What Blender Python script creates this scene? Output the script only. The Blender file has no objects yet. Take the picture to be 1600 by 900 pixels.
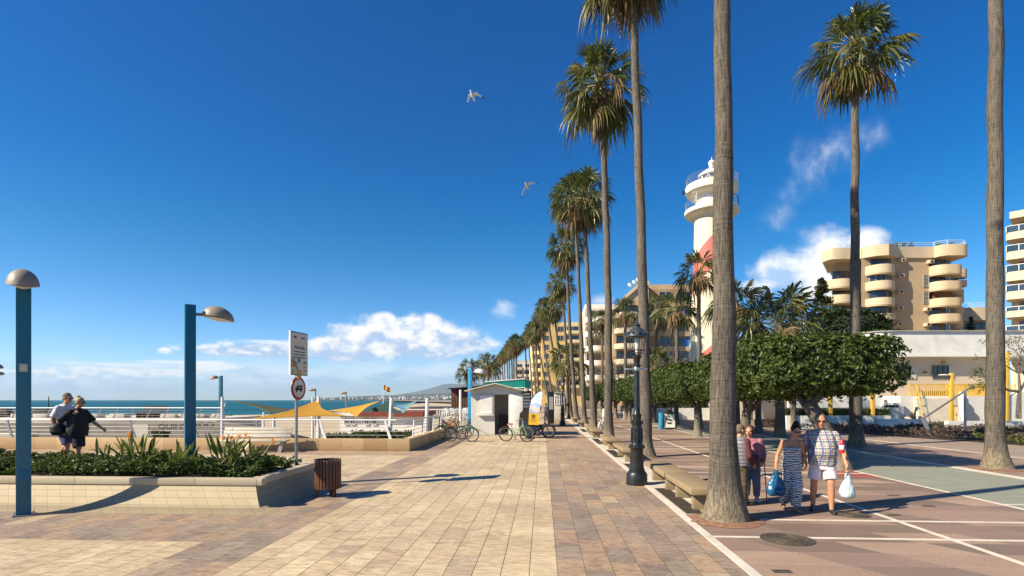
import bpy, bmesh, math, random
from math import sin, cos, pi, radians, sqrt, atan2
from mathutils import Vector, Matrix, noise as mnoise
S = bpy.context.scene
COL = S.collection
# ---------------------------------------------------------------- camera
FP, YAW, CAMZ = 850.0, math.atan(48/850), 2.05
CA, SA = cos(YAW), sin(YAW)
cam = bpy.data.cameras.new('camera'); cam.lens = 36*FP/1600; cam.sensor_width = 36
cam.shift_y = 175/1600; cam.clip_end = 60000; cam.clip_start = .05
camo = bpy.data.objects.new('camera', cam); COL.objects.link(camo)
camo.location = (0, 0, CAMZ); camo.rotation_euler = (pi/2, 0, YAW); S.camera = camo
def P(px, py, d):
    "world point seen at photo pixel (px, py), d metres ahead of the camera"
    r, u = (px-800)/FP*d, (625-py)/FP*d
    return Vector((r*CA-d*SA, r*SA+d*CA, CAMZ+u))
def G(px, py, z=0.0):
    return P(px, py, FP*(CAMZ-z)/(py-625))
# ---------------------------------------------------------------- light
SUN_EL, SUN_AZ = 36.0, 243.5
sl = bpy.data.lights.new('sun', 'SUN'); sl.energy = 5.0; sl.angle = radians(.53); sl.color = (1, .87, .66)
so = bpy.data.objects.new('sun', sl); COL.objects.link(so)
sd = Vector((sin(radians(SUN_AZ))*cos(radians(SUN_EL)), cos(radians(SUN_AZ))*cos(radians(SUN_EL)), sin(radians(SUN_EL))))
so.rotation_euler = sd.to_track_quat('Z', 'Y').to_euler()
SKY_STRENGTH, EXPOSURE = .066, .88
vs = S.view_settings; vs.view_transform = 'Standard'; vs.look = 'None'; vs.exposure = EXPOSURE; vs.gamma = 1; vs.use_curve_mapping = False
S.display_settings.display_device = 'sRGB'
S.render.engine = 'CYCLES'
S.cycles.max_bounces = 6; S.cycles.transparent_max_bounces = 8; S.cycles.use_denoising = True
S.cycles.caustics_reflective = False; S.cycles.caustics_refractive = False
# ---------------------------------------------------------------- node helper
class NT:
    def __init__(s, tree): s.t = tree; s.n = tree.nodes; s.l = tree.links
    def put(s, sock, v):
        if v is None: return
        if isinstance(v, bpy.types.NodeSocket): s.l.new(v, sock)
        else:
            if hasattr(sock.default_value, '__len__') and isinstance(v, (tuple, list)) and len(sock.default_value) == 4 and len(v) == 3: v = (*v, 1)
            sock.default_value = v
    def m(s, op, a, b=None, c=None, clamp=False):
        x = s.n.new('ShaderNodeMath'); x.operation = op; x.use_clamp = clamp
        s.put(x.inputs[0], a); s.put(x.inputs[1], b); s.put(x.inputs[2], c); return x.outputs[0]
    def vm(s, op, a, b=None):
        x = s.n.new('ShaderNodeVectorMath'); x.operation = op
        s.put(x.inputs[0], a); s.put(x.inputs[1], b); return x.outputs[0]
    def step(s, v, lo, hi, a=0., b=1.):
        x = s.n.new('ShaderNodeMapRange'); x.interpolation_type = 'SMOOTHSTEP'; x.clamp = True
        s.put(x.inputs[0], v); s.put(x.inputs[1], lo); s.put(x.inputs[2], hi); s.put(x.inputs[3], a); s.put(x.inputs[4], b); return x.outputs[0]
    def mix(s, f, a, b, mode='MIX'):
        x = s.n.new('ShaderNodeMix'); x.data_type = 'RGBA'; x.blend_type = mode; x.clamp_factor = True
        s.put(x.inputs[0], f); s.put(x.inputs[6], a); s.put(x.inputs[7], b); return x.outputs[2]
    def noise(s, vec, scale=5., detail=3., rough=.55, dist=0., col=False):
        x = s.n.new('ShaderNodeTexNoise'); s.put(x.inputs['Vector'], vec)
        s.put(x.inputs['Scale'], scale); s.put(x.inputs['Detail'], detail); s.put(x.inputs['Roughness'], rough); s.put(x.inputs['Distortion'], dist)
        return x.outputs['Color'] if col else x.outputs[0]
    def white(s, vec, col=False):
        x = s.n.new('ShaderNodeTexWhiteNoise'); x.noise_dimensions = '3D'; s.put(x.inputs['Vector'], vec)
        return x.outputs['Color'] if col else x.outputs['Value']
    def comb(s, x, y, z=0.):
        n = s.n.new('ShaderNodeCombineXYZ'); s.put(n.inputs[0], x); s.put(n.inputs[1], y); s.put(n.inputs[2], z); return n.outputs[0]
    def sep(s, v):
        n = s.n.new('ShaderNodeSeparateXYZ'); s.put(n.inputs[0], v); return n.outputs
    def ramp(s, f, stops, interp='LINEAR'):
        n = s.n.new('ShaderNodeValToRGB'); n.color_ramp.interpolation = interp; e = n.color_ramp.elements
        while len(e) < len(stops): e.new(.5)
        for el, (p, c) in zip(e, stops): el.position = p; el.color = (*c, 1)
        s.put(n.inputs[0], f); return n.outputs[0]
    def bump(s, h, strength=.3, dist=.02, normal=None):
        n = s.n.new('ShaderNodeBump'); s.put(n.inputs['Height'], h); n.inputs['Strength'].default_value = strength; n.inputs['Distance'].default_value = dist
        s.put(n.inputs['Normal'], normal); return n.outputs[0]
    def scale(s, v, k):
        return s.vm('MULTIPLY', v, k if isinstance(k, (tuple, list)) else (k, k, k))
def newmat(name):
    m = bpy.data.materials.new(name); m.use_nodes = True
    t = NT(m.node_tree); b = m.node_tree.nodes['Principled BSDF']
    return m, t, b
def objco(t): return t.n.new('ShaderNodeTexCoord').outputs['Object']
def geoco(t): return t.n.new('ShaderNodeNewGeometry').outputs['Position']
def mat(name, col, rough=.6, var=.12, nscale=6., bump=0., bscale=40., metal=0., spec=.5, dirt=None, stretch=(1, 1, 1), trans=0., coat=0.):
    "coloured surface with mottling, optional grime blotches and fine bump"
    m, t, b = newmat(name)
    co = t.scale(objco(t), stretch)
    n = t.noise(co, nscale, 5, .6)
    c = t.mix(t.step(n, .3, .7), tuple(x*(1-var) for x in col), tuple(min(1, x*(1+var)) for x in col))
    if dirt:
        n2 = t.noise(co, nscale*.45, 6, .65, .6)
        c = t.mix(t.step(n2, .52, .75, 0, .75), c, dirt)
    t.put(b.inputs['Base Color'], c); b.inputs['Metallic'].default_value = metal
    t.put(b.inputs['Roughness'], t.step(n, .2, .8, max(.02, rough-.08), min(1, rough+.08)))
    b.inputs['Specular IOR Level'].default_value = spec
    if trans: b.inputs['Transmission Weight'].default_value = trans
    if coat: b.inputs['Coat Weight'].default_value = coat; b.inputs['Coat Roughness'].default_value = .2
    if bump: t.put(b.inputs['Normal'], t.bump(t.noise(co, bscale, 4, .6), bump, .01))
    return m
def leafmat(name, c1, c2, rough=.5, trl=.35, nscale=1.5):
    "leaf: colour varies leaf by leaf, some light passes through"
    m, t, b = newmat(name)
    g = t.n.new('ShaderNodeNewGeometry')
    r = g.outputs['Random Per Island']
    n = t.noise(objco(t), nscale, 3)
    c = t.mix(t.m('ADD', t.m('MULTIPLY', r, .6), t.m('MULTIPLY', n, .5)), c1, c2)
    t.put(b.inputs['Base Color'], c); b.inputs['Roughness'].default_value = rough
    b.inputs['Specular IOR Level'].default_value = .35
    tr = t.n.new('ShaderNodeBsdfTranslucent'); t.put(tr.inputs[0], t.mix(.5, c, (.16, .22, .02)))
    ms = t.n.new('ShaderNodeMixShader'); ms.inputs[0].default_value = trl
    t.l.new(b.outputs[0], ms.inputs[1]); t.l.new(tr.outputs[0], ms.inputs[2])
    t.l.new(ms.outputs[0], t.n['Material Output'].inputs[0])
    return m
# ---------------------------------------------------------------- sky
def pix_dir(px, py):
    v = P(px, py, 1.) - Vector((0, 0, CAMZ)); v.normalize(); return v
def azel(px, py):
    v = pix_dir(px, py); return atan2(v.x, v.y), math.asin(v.z)
world = bpy.data.worlds.new('World'); S.world = world; world.use_nodes = True
W = NT(world.node_tree); bg = world.node_tree.nodes['Background']
sky = W.n.new('ShaderNodeTexSky'); sky.sky_type = 'NISHITA'; sky.sun_disc = False
sky.sun_elevation = radians(SUN_EL); sky.sun_rotation = radians(SUN_AZ); sky.altitude = 0; sky.air_density = 1.0; sky.dust_density = .0; sky.ozone_density = 3.0
hs = W.n.new('ShaderNodeHueSaturation'); hs.inputs['Saturation'].default_value = 1.48; hs.inputs['Value'].default_value = 1.10
W.l.new(sky.outputs[0], hs.inputs['Color'])
gen = W.n.new('ShaderNodeTexCoord').outputs['Generated']
dx, dy, dz = W.sep(gen)
AZ = W.m('ARCTAN2', dx, dy); EL = W.m('ARCSINE', W.m('MINIMUM', dz, 1.))
skyc = hs.outputs[0]
# deeper, more polarised blue away from the horizon
skyc = W.mix(W.step(EL, radians(0), radians(16), 1., 0.), skyc, W.mix(1., skyc, (.74, 1.0, 1.42), 'MULTIPLY'))
skyc = W.mix(W.step(EL, radians(2), radians(34)), skyc, W.mix(1., skyc, (.05, .78, 1.0), 'MULTIPLY'))
skyc = W.mix(W.step(EL, radians(36), radians(70)), skyc, W.mix(1., skyc, (.30, .30, .32), 'MULTIPLY'))  # unseen upper sky dimmed on purpose to weaken the fill light
def cloud(base, items, fscale, soft, hi, lo, amp=.9, tall=1., seed=0., dens=1., thin=0.):
    "one bank of cloud: soft lobes given as (px, py, half width, half height), broken up by noise"
    cov = None
    v = None
    for (px, py, hw, hh) in items:
        a, e = azel(px, py); a1, e1 = azel(px+hw, py); a2, e2 = azel(px, py-hh)
        ra, re = abs(a1-a), abs(e2-e)
        xx = W.m('DIVIDE', W.m('SUBTRACT', AZ, a), ra); yy = W.m('DIVIDE', W.m('SUBTRACT', EL, e), re)
        q = W.m('SUBTRACT', 1., W.m('SQRT', W.m('ADD', W.m('MULTIPLY', xx, xx), W.m('MULTIPLY', yy, yy))))
        cov = q if cov is None else W.m('MAXIMUM', cov, q)
        yk = W.m('ADD', W.m('MULTIPLY', yy, .5), .5)
        v = yk if v is None else W.m('MAXIMUM', v, W.m('MULTIPLY', yk, W.step(q, -.2, .4)))
    co = W.comb(AZ, W.m('MULTIPLY', EL, tall), seed)
    n = W.noise(co, fscale, 7, .58, .25)
    n2 = W.noise(W.vm('ADD', co, (-.012, -.02*tall, .3)), fscale*.8, 5, .55, .2)
    d = W.m('ADD', cov, W.m('MULTIPLY', W.m('SUBTRACT', n, .5), amp*2))
    al = W.m('MULTIPLY', W.step(d, .0, soft), dens)
    if thin: al = W.m('MULTIPLY', al, W.step(W.noise(co, fscale*3, 4, .6), .35, .75, 1-thin, 1.))
    lit = W.step(W.m('ADD', W.m('MULTIPLY', v, .55), W.m('MULTIPLY', W.m('ADD', W.m('SUBTRACT', n, n2), W.m('MULTIPLY', n, .5)), 1.3)), .32, .95)
    return W.mix(al, base, W.mix(lit, lo, hi))
HI, LO = (9.4, 9.3, 9.1), (4.0, 5.5, 7.8)
HZ = (3.6, 5.4, 8.0)
# pale bank low over the sea
skyc = cloud(skyc, [(100, 598, 420, 46), (450, 590, 300, 44), (650, 588, 260, 44)], 15.6, 1.1, (6.6, 7.8, 9.2), HZ, .65, 3.2, 1.3, .95)
skyc = cloud(skyc, [(60, 584, 150, 9), (200, 582, 160, 10), (330, 572, 60, 10)], 67.6, .5, HI, (5.2, 6.8, 8.8), .55, 2.0, 4.1, .75)
skyc = cloud(skyc, [(200, 571, 130, 5), (270, 566, 90, 4)], 23.4, .7, HI, (6.6, 7.8, 9.2), .45, 7., 7.7, .6)
# big cumulus
skyc = cloud(skyc, [(430, 548, 150, 16), (330, 543, 30, 10)], 33.8, .55, HI, LO, .6, 2.2, 2.2)
skyc = cloud(skyc, [(470, 536, 110, 5)], 26.0, .6, HI, (6.6, 7.8, 9.2), .4, 6., 3.2, .8)
skyc = cloud(skyc, [(625, 530, 130, 40), (700, 535, 85, 32), (600, 500, 26, 16), (660, 508, 45, 24), (540, 545, 90, 26)], 28.6, .5, HI, LO, .48, 1.5, 5.5)
skyc = cloud(skyc, [(257, 548, 15, 7)], 57.2, .6, HI, (6, 7.4, 9), .4, 1.4, 6.)
skyc = cloud(skyc, [(787, 484, 28, 18)], 41.6, .9, HI, (6, 7.4, 9), .5, 1.3, 8.4, .7)
# cumulus on the landward side and the wisps above it
skyc = cloud(skyc, [(1290, 412, 95, 66), (1225, 425, 62, 46), (1350, 380, 50, 32), (1180, 452, 45, 18), (1300, 445, 110, 34)], 21., .62, (9.6, 9.6, 9.5), (4.0, 5.8, 8.3), .46, 1.2, 9.1, .95)
skyc = cloud(skyc, [(1310, 232, 66, 52), (1268, 258, 50, 52), (1352, 214, 50, 36), (1238, 300, 46, 40), (1215, 334, 44, 34)], 17., 1.5, HI, (5.6, 7.2, 9), 1.05, .8, 11., .62, .75)
skyc = cloud(skyc, [(940, 470, 26, 14)], 26.0, 1., HI, (6, 7.6, 9.2), .5, 1.2, 14., .5)
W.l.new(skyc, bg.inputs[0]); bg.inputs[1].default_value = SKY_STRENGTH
world.cycles.sampling_method = 'MANUAL'; world.cycles.sample_map_resolution = 512
# ---------------------------------------------------------------- mesh builder
class MB:
    def __init__(s): s.v = []; s.f = []; s.mi = []; s.k = 0; s.M = None
    def mset(s, k): s.k = k; return s
    def add(s, vs, fs):
        b = len(s.v)
        if s.M is not None: vs = [s.M @ Vector(p) for p in vs]
        s.v.extend([tuple(p) for p in vs])
        for f in fs: s.f.append(tuple(i+b for i in f)); s.mi.append(s.k)
        return s
    def box(s, c, d, rz=0., rx=0., ry=0.):
        x, y, z = d[0]/2, d[1]/2, d[2]/2
        R = Matrix.Rotation(rz, 3, 'Z') @ Matrix.Rotation(ry, 3, 'Y') @ Matrix.Rotation(rx, 3, 'X'); c = Vector(c)
        vs = [c + R @ Vector(p) for p in ((-x,-y,-z),(x,-y,-z),(x,y,-z),(-x,y,-z),(-x,-y,z),(x,-y,z),(x,y,z),(-x,y,z))]
        return s.add(vs, [(3,2,1,0),(4,5,6,7),(0,1,5,4),(1,2,6,5),(2,3,7,6),(3,0,4,7)])
    def bbox(s, x0, x1, y0, y1, z0, z1): return s.box(((x0+x1)/2, (y0+y1)/2, (z0+z1)/2), (x1-x0, y1-y0, z1-z0))
    def bevbox(s, c, d, r=.01, rz=0., rx=0., ry=0.):
        bm = bmesh.new(); bmesh.ops.create_cube(bm, size=1)
        for v in bm.verts: v.co = Vector((v.co.x*d[0], v.co.y*d[1], v.co.z*d[2]))
        bmesh.ops.bevel(bm, geom=bm.edges[:], offset=r, segments=2, affect='EDGES', profile=.5)
        R = Matrix.Rotation(rz, 3, 'Z') @ Matrix.Rotation(ry, 3, 'Y') @ Matrix.Rotation(rx, 3, 'X'); c = Vector(c)
        bm.verts.index_update()
        vs = [c + R @ v.co for v in bm.verts]; fs = [tuple(v.index for v in f.verts) for f in bm.faces]; bm.free()
        return s.add(vs, fs)
    def tube(s, pts, r, n=8, cap=True, closed=False):
        pts = [Vector(p) for p in pts]; N = len(pts); rr = r if isinstance(r, (list, tuple)) else [r]*N
        vs = []; up = Vector((0, 0, 1)); prev = None
        for i, p in enumerate(pts):
            if closed: t = pts[(i+1) % N]-pts[i-1]
            else: t = pts[min(i+1, N-1)]-pts[max(i-1, 0)]
            if t.length < 1e-9: t = Vector((0, 0, 1))
            t.normalize()
            if prev is None:
                a = t.cross(up)
                if a.length < .05: a = t.cross(Vector((0, 1, 0)))
            else:
                a = prev - t*prev.dot(t)
                if a.length < 1e-6: a = t.cross(up)
            a.normalize(); prev = a; b = t.cross(a)
            for j in range(n):
                w = 2*pi*j/n; vs.append(p+a*(rr[i]*cos(w))+b*(rr[i]*sin(w)))
        fs = []
        for i in range(N if closed else N-1):
            i2 = (i+1) % N
            for j in range(n):
                j2 = (j+1) % n; fs.append((i*n+j, i*n+j2, i2*n+j2, i2*n+j))
        if cap and not closed: fs += [tuple(range(n))[::-1], tuple((N-1)*n+j for j in range(n))]
        return s.add(vs, fs)
    def lathe(s, prof, n=16, c=(0, 0, 0), sx=1., sy=1.):
        c = Vector(c); vs = []; fs = []
        for (r, z) in prof:
            for j in range(n): vs.append(c+Vector((r*cos(2*pi*j/n)*sx, r*sin(2*pi*j/n)*sy, z)))
        for i in range(len(prof)-1):
            for j in range(n):
                j2 = (j+1) % n; fs.append((i*n+j, i*n+j2, (i+1)*n+j2, (i+1)*n+j))
        if prof[0][0] > 1e-6: fs.append(tuple(range(n))[::-1])
        if prof[-1][0] > 1e-6: fs.append(tuple((len(prof)-1)*n+j for j in range(n)))
        return s.add(vs, fs)
    def prism(s, out, z0, z1):
        "out: counter-clockwise outline"
        n = len(out); vs = [(x, y, z0) for x, y in out]+[(x, y, z1) for x, y in out]
        fs = [tuple(range(n))[::-1], tuple(range(n, 2*n))]+[(i, (i+1) % n, n+(i+1) % n, n+i) for i in range(n)]
        return s.add(vs, fs)
    def extr(s, out, fn, th):
        "outline in a plane (fn maps (a,b,t) to 3-D), thickness th"
        n = len(out); vs = [fn(a, b, 0.) for a, b in out]+[fn(a, b, th) for a, b in out]
        fs = [tuple(range(n))[::-1], tuple(range(n, 2*n))]+[(i, (i+1) % n, n+(i+1) % n, n+i) for i in range(n)]
        return s.add(vs, fs)
    def sprism(s, x0, x1, y0, y1, z0, z1, sh):
        'block whose flanks run back at a slant'
        return s.prism([(x0+sh*y0, y0), (x1+sh*y0, y0), (x1+sh*y1, y1), (x0+sh*y1, y1)], z0, z1)
    def ring_wall(s, out, z0, z1, th):
        "thin wall following an open polyline"
        o = [Vector((x, y)) for x, y in out]; n = len(o); L = []; R = []
        for i in range(n):
            t = (o[min(i+1, n-1)]-o[max(i-1, 0)]).normalized(); nn = Vector((-t.y, t.x))
            L.append(o[i]+nn*th/2); R.append(o[i]-nn*th/2)
        pl = R+L[::-1]
        vs = [(p.x, p.y, z0) for p in R]+[(p.x, p.y, z0) for p in L]+[(p.x, p.y, z1) for p in R]+[(p.x, p.y, z1) for p in L]
        fs = []
        for i in range(n-1):
            fs += [(i, i+1, 2*n+i+1, 2*n+i), (n+i+1, n+i, 3*n+i, 3*n+i+1), (2*n+i, 2*n+i+1, 3*n+i+1, 3*n+i), (i+1, i, n+i, n+i+1)]
        fs += [(0, 2*n, 3*n, n), (n-1, 2*n-1, 4*n-1, 3*n-1)]
        return s.add(vs, fs)
    def ell(s, c, r, nu=12, nv=8, R=None):
        prof = [(sin(pi*i/nv), -cos(pi*i/nv)) for i in range(nv+1)]; c = Vector(c); vs = []; fs = []
        for (q, z) in prof:
            for j in range(nu):
                p = Vector((q*cos(2*pi*j/nu)*r[0], q*sin(2*pi*j/nu)*r[1], z*r[2]))
                if R is not None: p = R @ p
                vs.append(c+p)
        for i in range(nv):
            for j in range(nu):
                j2 = (j+1) % nu; fs.append((i*nu+j, i*nu+j2, (i+1)*nu+j2, (i+1)*nu+j))
        return s.add(vs, fs)
    def mesh(s, name, mats, smooth=None):
        me = bpy.data.meshes.new(name); me.from_pydata(s.v, [], s.f)
        for m in (mats if isinstance(mats, (list, tuple)) else [mats]): me.materials.append(m)
        me.polygons.foreach_set('material_index', s.mi)
        if smooth is not None:
            bm = bmesh.new(); bm.from_mesh(me)
            bmesh.ops.remove_doubles(bm, verts=bm.verts, dist=1e-5)
            bmesh.ops.recalc_face_normals(bm, faces=bm.faces)
            for f in bm.faces: f.smooth = True
            for e in bm.edges:
                if len(e.link_faces) != 2 or e.calc_face_angle(0) > smooth: e.smooth = False
            bm.to_mesh(me); bm.free()
        me.update(); return me
    def build(s, name, mats, parent=None, loc=(0, 0, 0), rz=0., smooth=radians(35)):
        return link(name, s.mesh(name, mats, smooth), parent, loc, rz)
def link(name, me, parent=None, loc=(0, 0, 0), rz=0.):
    o = bpy.data.objects.new(name, me); COL.objects.link(o); o.location = loc; o.rotation_euler = (0, 0, rz)
    if parent is not None: o.parent = parent
    return o
def tag(o, label, cat, group=None):
    o['label'] = label; o['category'] = cat
    if group: o['group'] = group
    return o
def thing(name, label, cat, loc=(0, 0, 0), rz=0., group=None):
    o = bpy.data.objects.new(name, None); COL.objects.link(o); o.location = loc; o.rotation_euler = (0, 0, rz); o.empty_display_size = .1
    return tag(o, label, cat, group)
def struct(o, kind='structure'):
    o['kind'] = kind; return o
KIDS = {}
def kids(o): return [c for c in COL.objects if c.parent == o]
def dup(root, label, loc=None, rz=None, scale=None, group=None):
    def cp(o, par):
        c = o.copy(); COL.objects.link(c)
        if par is not None: c.parent = par
        for ch in kids(o): cp(ch, c)
        return c
    r = cp(root, None); r['label'] = label
    if loc is not None: r.location = loc
    if rz is not None: r.rotation_euler = (0, 0, rz)
    if scale is not None: r.scale = (scale,)*3 if isinstance(scale, (int, float)) else scale
    if group: r['group'] = group
    return r
TMP = bpy.data.scenes.new('workbench')
def evaluated(o):
    TMP.collection.objects.link(o); vl = TMP.view_layers[0]; vl.update(); dg = vl.depsgraph; dg.update()
    me = bpy.data.meshes.new_from_object(o.evaluated_get(dg)); bpy.data.objects.remove(o); return me
def text_mesh(txt, size, ext=.004, align='CENTER'):
    c = bpy.data.curves.new('t', 'FONT'); c.body = txt; c.size = size; c.extrude = ext; c.align_x = align; c.align_y = 'CENTER'
    o = bpy.data.objects.new('t', c); me = evaluated(o); bpy.data.curves.remove(c); return me
def arc(cx, cy, r, a0, a1, n=10, ry=None):
    ry = r if ry is None else ry
    return [(cx+r*cos(a0+(a1-a0)*i/n), cy+ry*sin(a0+(a1-a0)*i/n)) for i in range(n+1)]
rnd = random.Random(7)
# ================================================================ MATERIALS
def paving_mat():
    m, t, b = newmat('travertine_paving')
    g = geoco(t); x, y, z = t.sep(g)
    row = t.m('FLOOR', t.m('DIVIDE', t.m('SUBTRACT', x, .18), .337))
    ro = t.m('MULTIPLY', t.white(t.comb(row, 3.3)), 9.)
    ln = t.m('ADD', .55, t.m('MULTIPLY', t.white(t.comb(row, 8.8)), .35))
    u = t.m('DIVIDE', t.m('ADD', y, ro), ln); col = t.m('FLOOR', u)
    fu = t.m('SUBTRACT', u, col); fu = t.m('MULTIPLY', t.m('MINIMUM', fu, t.m('SUBTRACT', 1., fu)), ln)
    v = t.m('SUBTRACT', t.m('DIVIDE', t.m('SUBTRACT', x, .18), .337), row); fv = t.m('MULTIPLY', t.m('MINIMUM', v, t.m('SUBTRACT', 1., v)), .337)
    wob = t.m('MULTIPLY', t.m('SUBTRACT', t.noise(g, 9., 3), .5), .006)
    gap = t.m('MAXIMUM', t.step(t.m('ADD', fv, wob), .0025, .0075, 1., 0.), t.m('MULTIPLY', t.step(t.m('ADD', fu, wob), .0015, .005, 1., 0.), .22))
    r3 = t.sep(t.white(t.comb(row, col, 1.7), True))
    st = t.noise(t.vm('MULTIPLY', t.vm('ADD', g, t.scale(t.white(t.comb(row, col, 5.1), True), 20.)), (3.0, 8., 1.)), 1., 7, .66, 1.6)
    sp = t.noise(g, 34., 4, .7)
    big = t.noise(g, .55, 4, .6)
    tan = t.ramp(t.m('ADD', t.m('MULTIPLY', r3[0], .40), t.m('MULTIPLY', st, .65)), [(0., (.42, .325, .215)), (.35, (.52, .42, .28)), (.6, (.58, .48, .325)), (.85, (.65, .55, .385)), (1., (.60, .44, .30))])
    pur = t.ramp(t.m('ADD', t.m('MULTIPLY', r3[1], .62), t.m('MULTIPLY', t.m('SUBTRACT', st, .40), .9)), [(0., (.215, .17, .145)), (.2, (.27, .215, .18)), (.36, (.33, .28, .225)), (.5, (.36, .275, .205)), (.62, (.46, .325, .20)), (.74, (.35, .235, .18)), (.86, (.48, .36, .22)), (1., (.50, .40, .28))])
    pur = t.mix(.30, pur, (.345, .275, .22))
    pur = t.mix(t.step(y, 12., 28.), pur, t.mix(.55, pur, (.50, .36, .24)))
    def band(v_, a, b_): return t.m('MULTIPLY', t.m('GREATER_THAN', v_, a), t.m('LESS_THAN', v_, b_))
    zt = band(x, .18-12*.337, .18)
    zt = t.m('MAXIMUM', zt, t.m('MULTIPLY', t.m('LESS_THAN', x, .18-15*.337), t.m('LESS_THAN', y, 7.6)))
    zt = t.m('MAXIMUM', zt, t.m('MULTIPLY', t.m('LESS_THAN', x, .18-15*.337), band(y, 13.4, 19.9)))
    # a few stray stones of the other colour
    zt = t.m('ABSOLUTE', t.m('SUBTRACT', zt, t.m('MULTIPLY', t.m('GREATER_THAN', r3[2], .975), .45)))
    c = t.mix(zt, pur, tan)
    c = t.mix(1., c, t.mix(t.step(big, .3, .75), (.86, .84, .82), (1.08, 1.06, 1.03)), 'MULTIPLY')
    c = t.mix(t.step(sp, .62, .74, 0., .38), c, (.16, .11, .08))
    pit = t.noise(t.vm('MULTIPLY', g, (18., 60., 1.)), 1., 3, .7)
    c = t.mix(t.step(pit, .66, .74, 0., .5), c, (.14, .10, .07))
    vo = t.n.new('ShaderNodeTexVoronoi'); t.put(vo.inputs['Vector'], g); vo.inputs['Scale'].default_value = 2.6; vd = t.m('ADD', vo.outputs['Distance'], t.m('MULTIPLY', t.sep(vo.outputs['Color'])[0], .16))
    c = t.mix(t.step(vd, .045, .075, .55, 0.), c, (.13, .11, .095))
    c = t.mix(t.step(t.noise(t.vm('MULTIPLY', g, (.5, .22, 1.)), 1., 5, .6, .8), .55, .72, 0., .28), c, (.30, .235, .17))
    c = t.mix(t.step(t.noise(g, 2.1, 6, .7, 1.), .6, .78, 0., .35), c, (.22, .18, .145))
    c = t.mix(t.m('MULTIPLY', gap, t.m('ADD', .66, t.m('MULTIPLY', zt, .22))), c, t.mix(t.m('MULTIPLY', zt, .8), (.12, .085, .065), (.10, .07, .04)))
    vein = t.noise(t.vm('MULTIPLY', g, (2.6, 6.5, 1.)), 1., 8, .74, 2.2)
    c = t.mix(1., c, t.mix(t.step(vein, .34, .66), (.70, .665, .64), (1.16, 1.17, 1.16)), 'MULTIPLY')
    c = t.mix(t.m('MULTIPLY', t.step(vein, .60, .70), t.step(sp, .45, .6, 0., .5)), c, (.25, .135, .075))
    t.put(b.inputs['Base Color'], c)
    t.put(b.inputs['Roughness'], t.step(st, .2, .8, .48, .75)); b.inputs['Specular IOR Level'].default_value = .35
    h = t.m('SUBTRACT', t.m('ADD', t.m('MULTIPLY', st, .15), t.m('MULTIPLY', r3[2], .1)), t.m('ADD', gap, t.m('MULTIPLY', t.step(pit, .66, .76), .4)))
    t.put(b.inputs['Normal'], t.bump(h, .45, .006))
    return m
def plaza_mat():
    m, t, b = newmat('plaza_paving')
    g = geoco(t); x, y, z = t.sep(g)
    row = t.m('FLOOR', t.m('DIVIDE', y, .58)); off = t.m('MULTIPLY', t.m('MODULO', row, 3.), .43)
    sk = t.m('MULTIPLY', t.m('SUBTRACT', t.m('DIVIDE', y, .58), row), .35)
    u = t.m('DIVIDE', t.m('ADD', t.m('ADD', x, off), sk), 1.25); col = t.m('FLOOR', u)
    fu = t.m('SUBTRACT', u, col); fu = t.m('MULTIPLY', t.m('MINIMUM', fu, t.m('SUBTRACT', 1., fu)), 1.25)
    v = t.m('SUBTRACT', t.m('DIVIDE', y, .58), row); fv = t.m('MULTIPLY', t.m('MINIMUM', v, t.m('SUBTRACT', 1., v)), .58)
    gap = t.step(t.m('MINIMUM', fu, fv), .003, .012, 1., 0.)
    r = t.sep(t.white(t.comb(row, col, 2.), True))
    big = t.noise(t.vm('MULTIPLY', g, (.35, .9, 1)), 1., 4, .55); fine = t.noise(g, 22., 6, .7)
    f = t.m('ADD', t.m('MULTIPLY', r[0], .62), t.m('MULTIPLY', big, .45))
    c = t.ramp(f, [(.15, (.185, .132, .102)), (.40, (.25, .178, .137)), (.55, (.295, .197, .155)), (.7, (.35, .242, .18)), (.85, (.42, .295, .215))])
    c = t.mix(t.step(fine, .35, .75, 0., .5), c, (.14, .11, .095))
    # green-grey lane between the two tree rows
    def band(v_, a, b_): return t.m('MULTIPLY', t.m('GREATER_THAN', v_, a), t.m('LESS_THAN', v_, b_))
    lane = band(x, 9.05, 12.55)
    c = t.mix(lane, c, t.mix(t.noise(t.vm('MULTIPLY', g, (1, 3, 1)), 1.2, 5), (.185, .20, .16), (.32, .325, .265)))
    outer = t.m('GREATER_THAN', x, 16.9)
    c = t.mix(t.m('MULTIPLY', outer, .7), c, t.mix(t.noise(g, 3., 5), (.26, .205, .16), (.38, .30, .235)))
    red = t.m('MULTIPLY', band(x, 7.75, 9.0), band(y, 14.9, 16.9))
    c = t.mix(red, c, (.30, .085, .065))
    c = t.mix(t.m('MULTIPLY', gap, .42), c, (.42, .35, .30))
    c = t.mix(t.step(t.noise(g, 1.3, 7, .7, .8), .58, .8, 0., .45), c, (.11, .09, .08))
    t.put(b.inputs['Base Color'], c); t.put(b.inputs['Roughness'], t.step(big, .2, .8, .5, .72)); b.inputs['Specular IOR Level'].default_value = .3
    t.put(b.inputs['Normal'], t.bump(t.m('SUBTRACT', t.m('MULTIPLY', fine, .5), gap), .3, .004))
    return m
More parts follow.
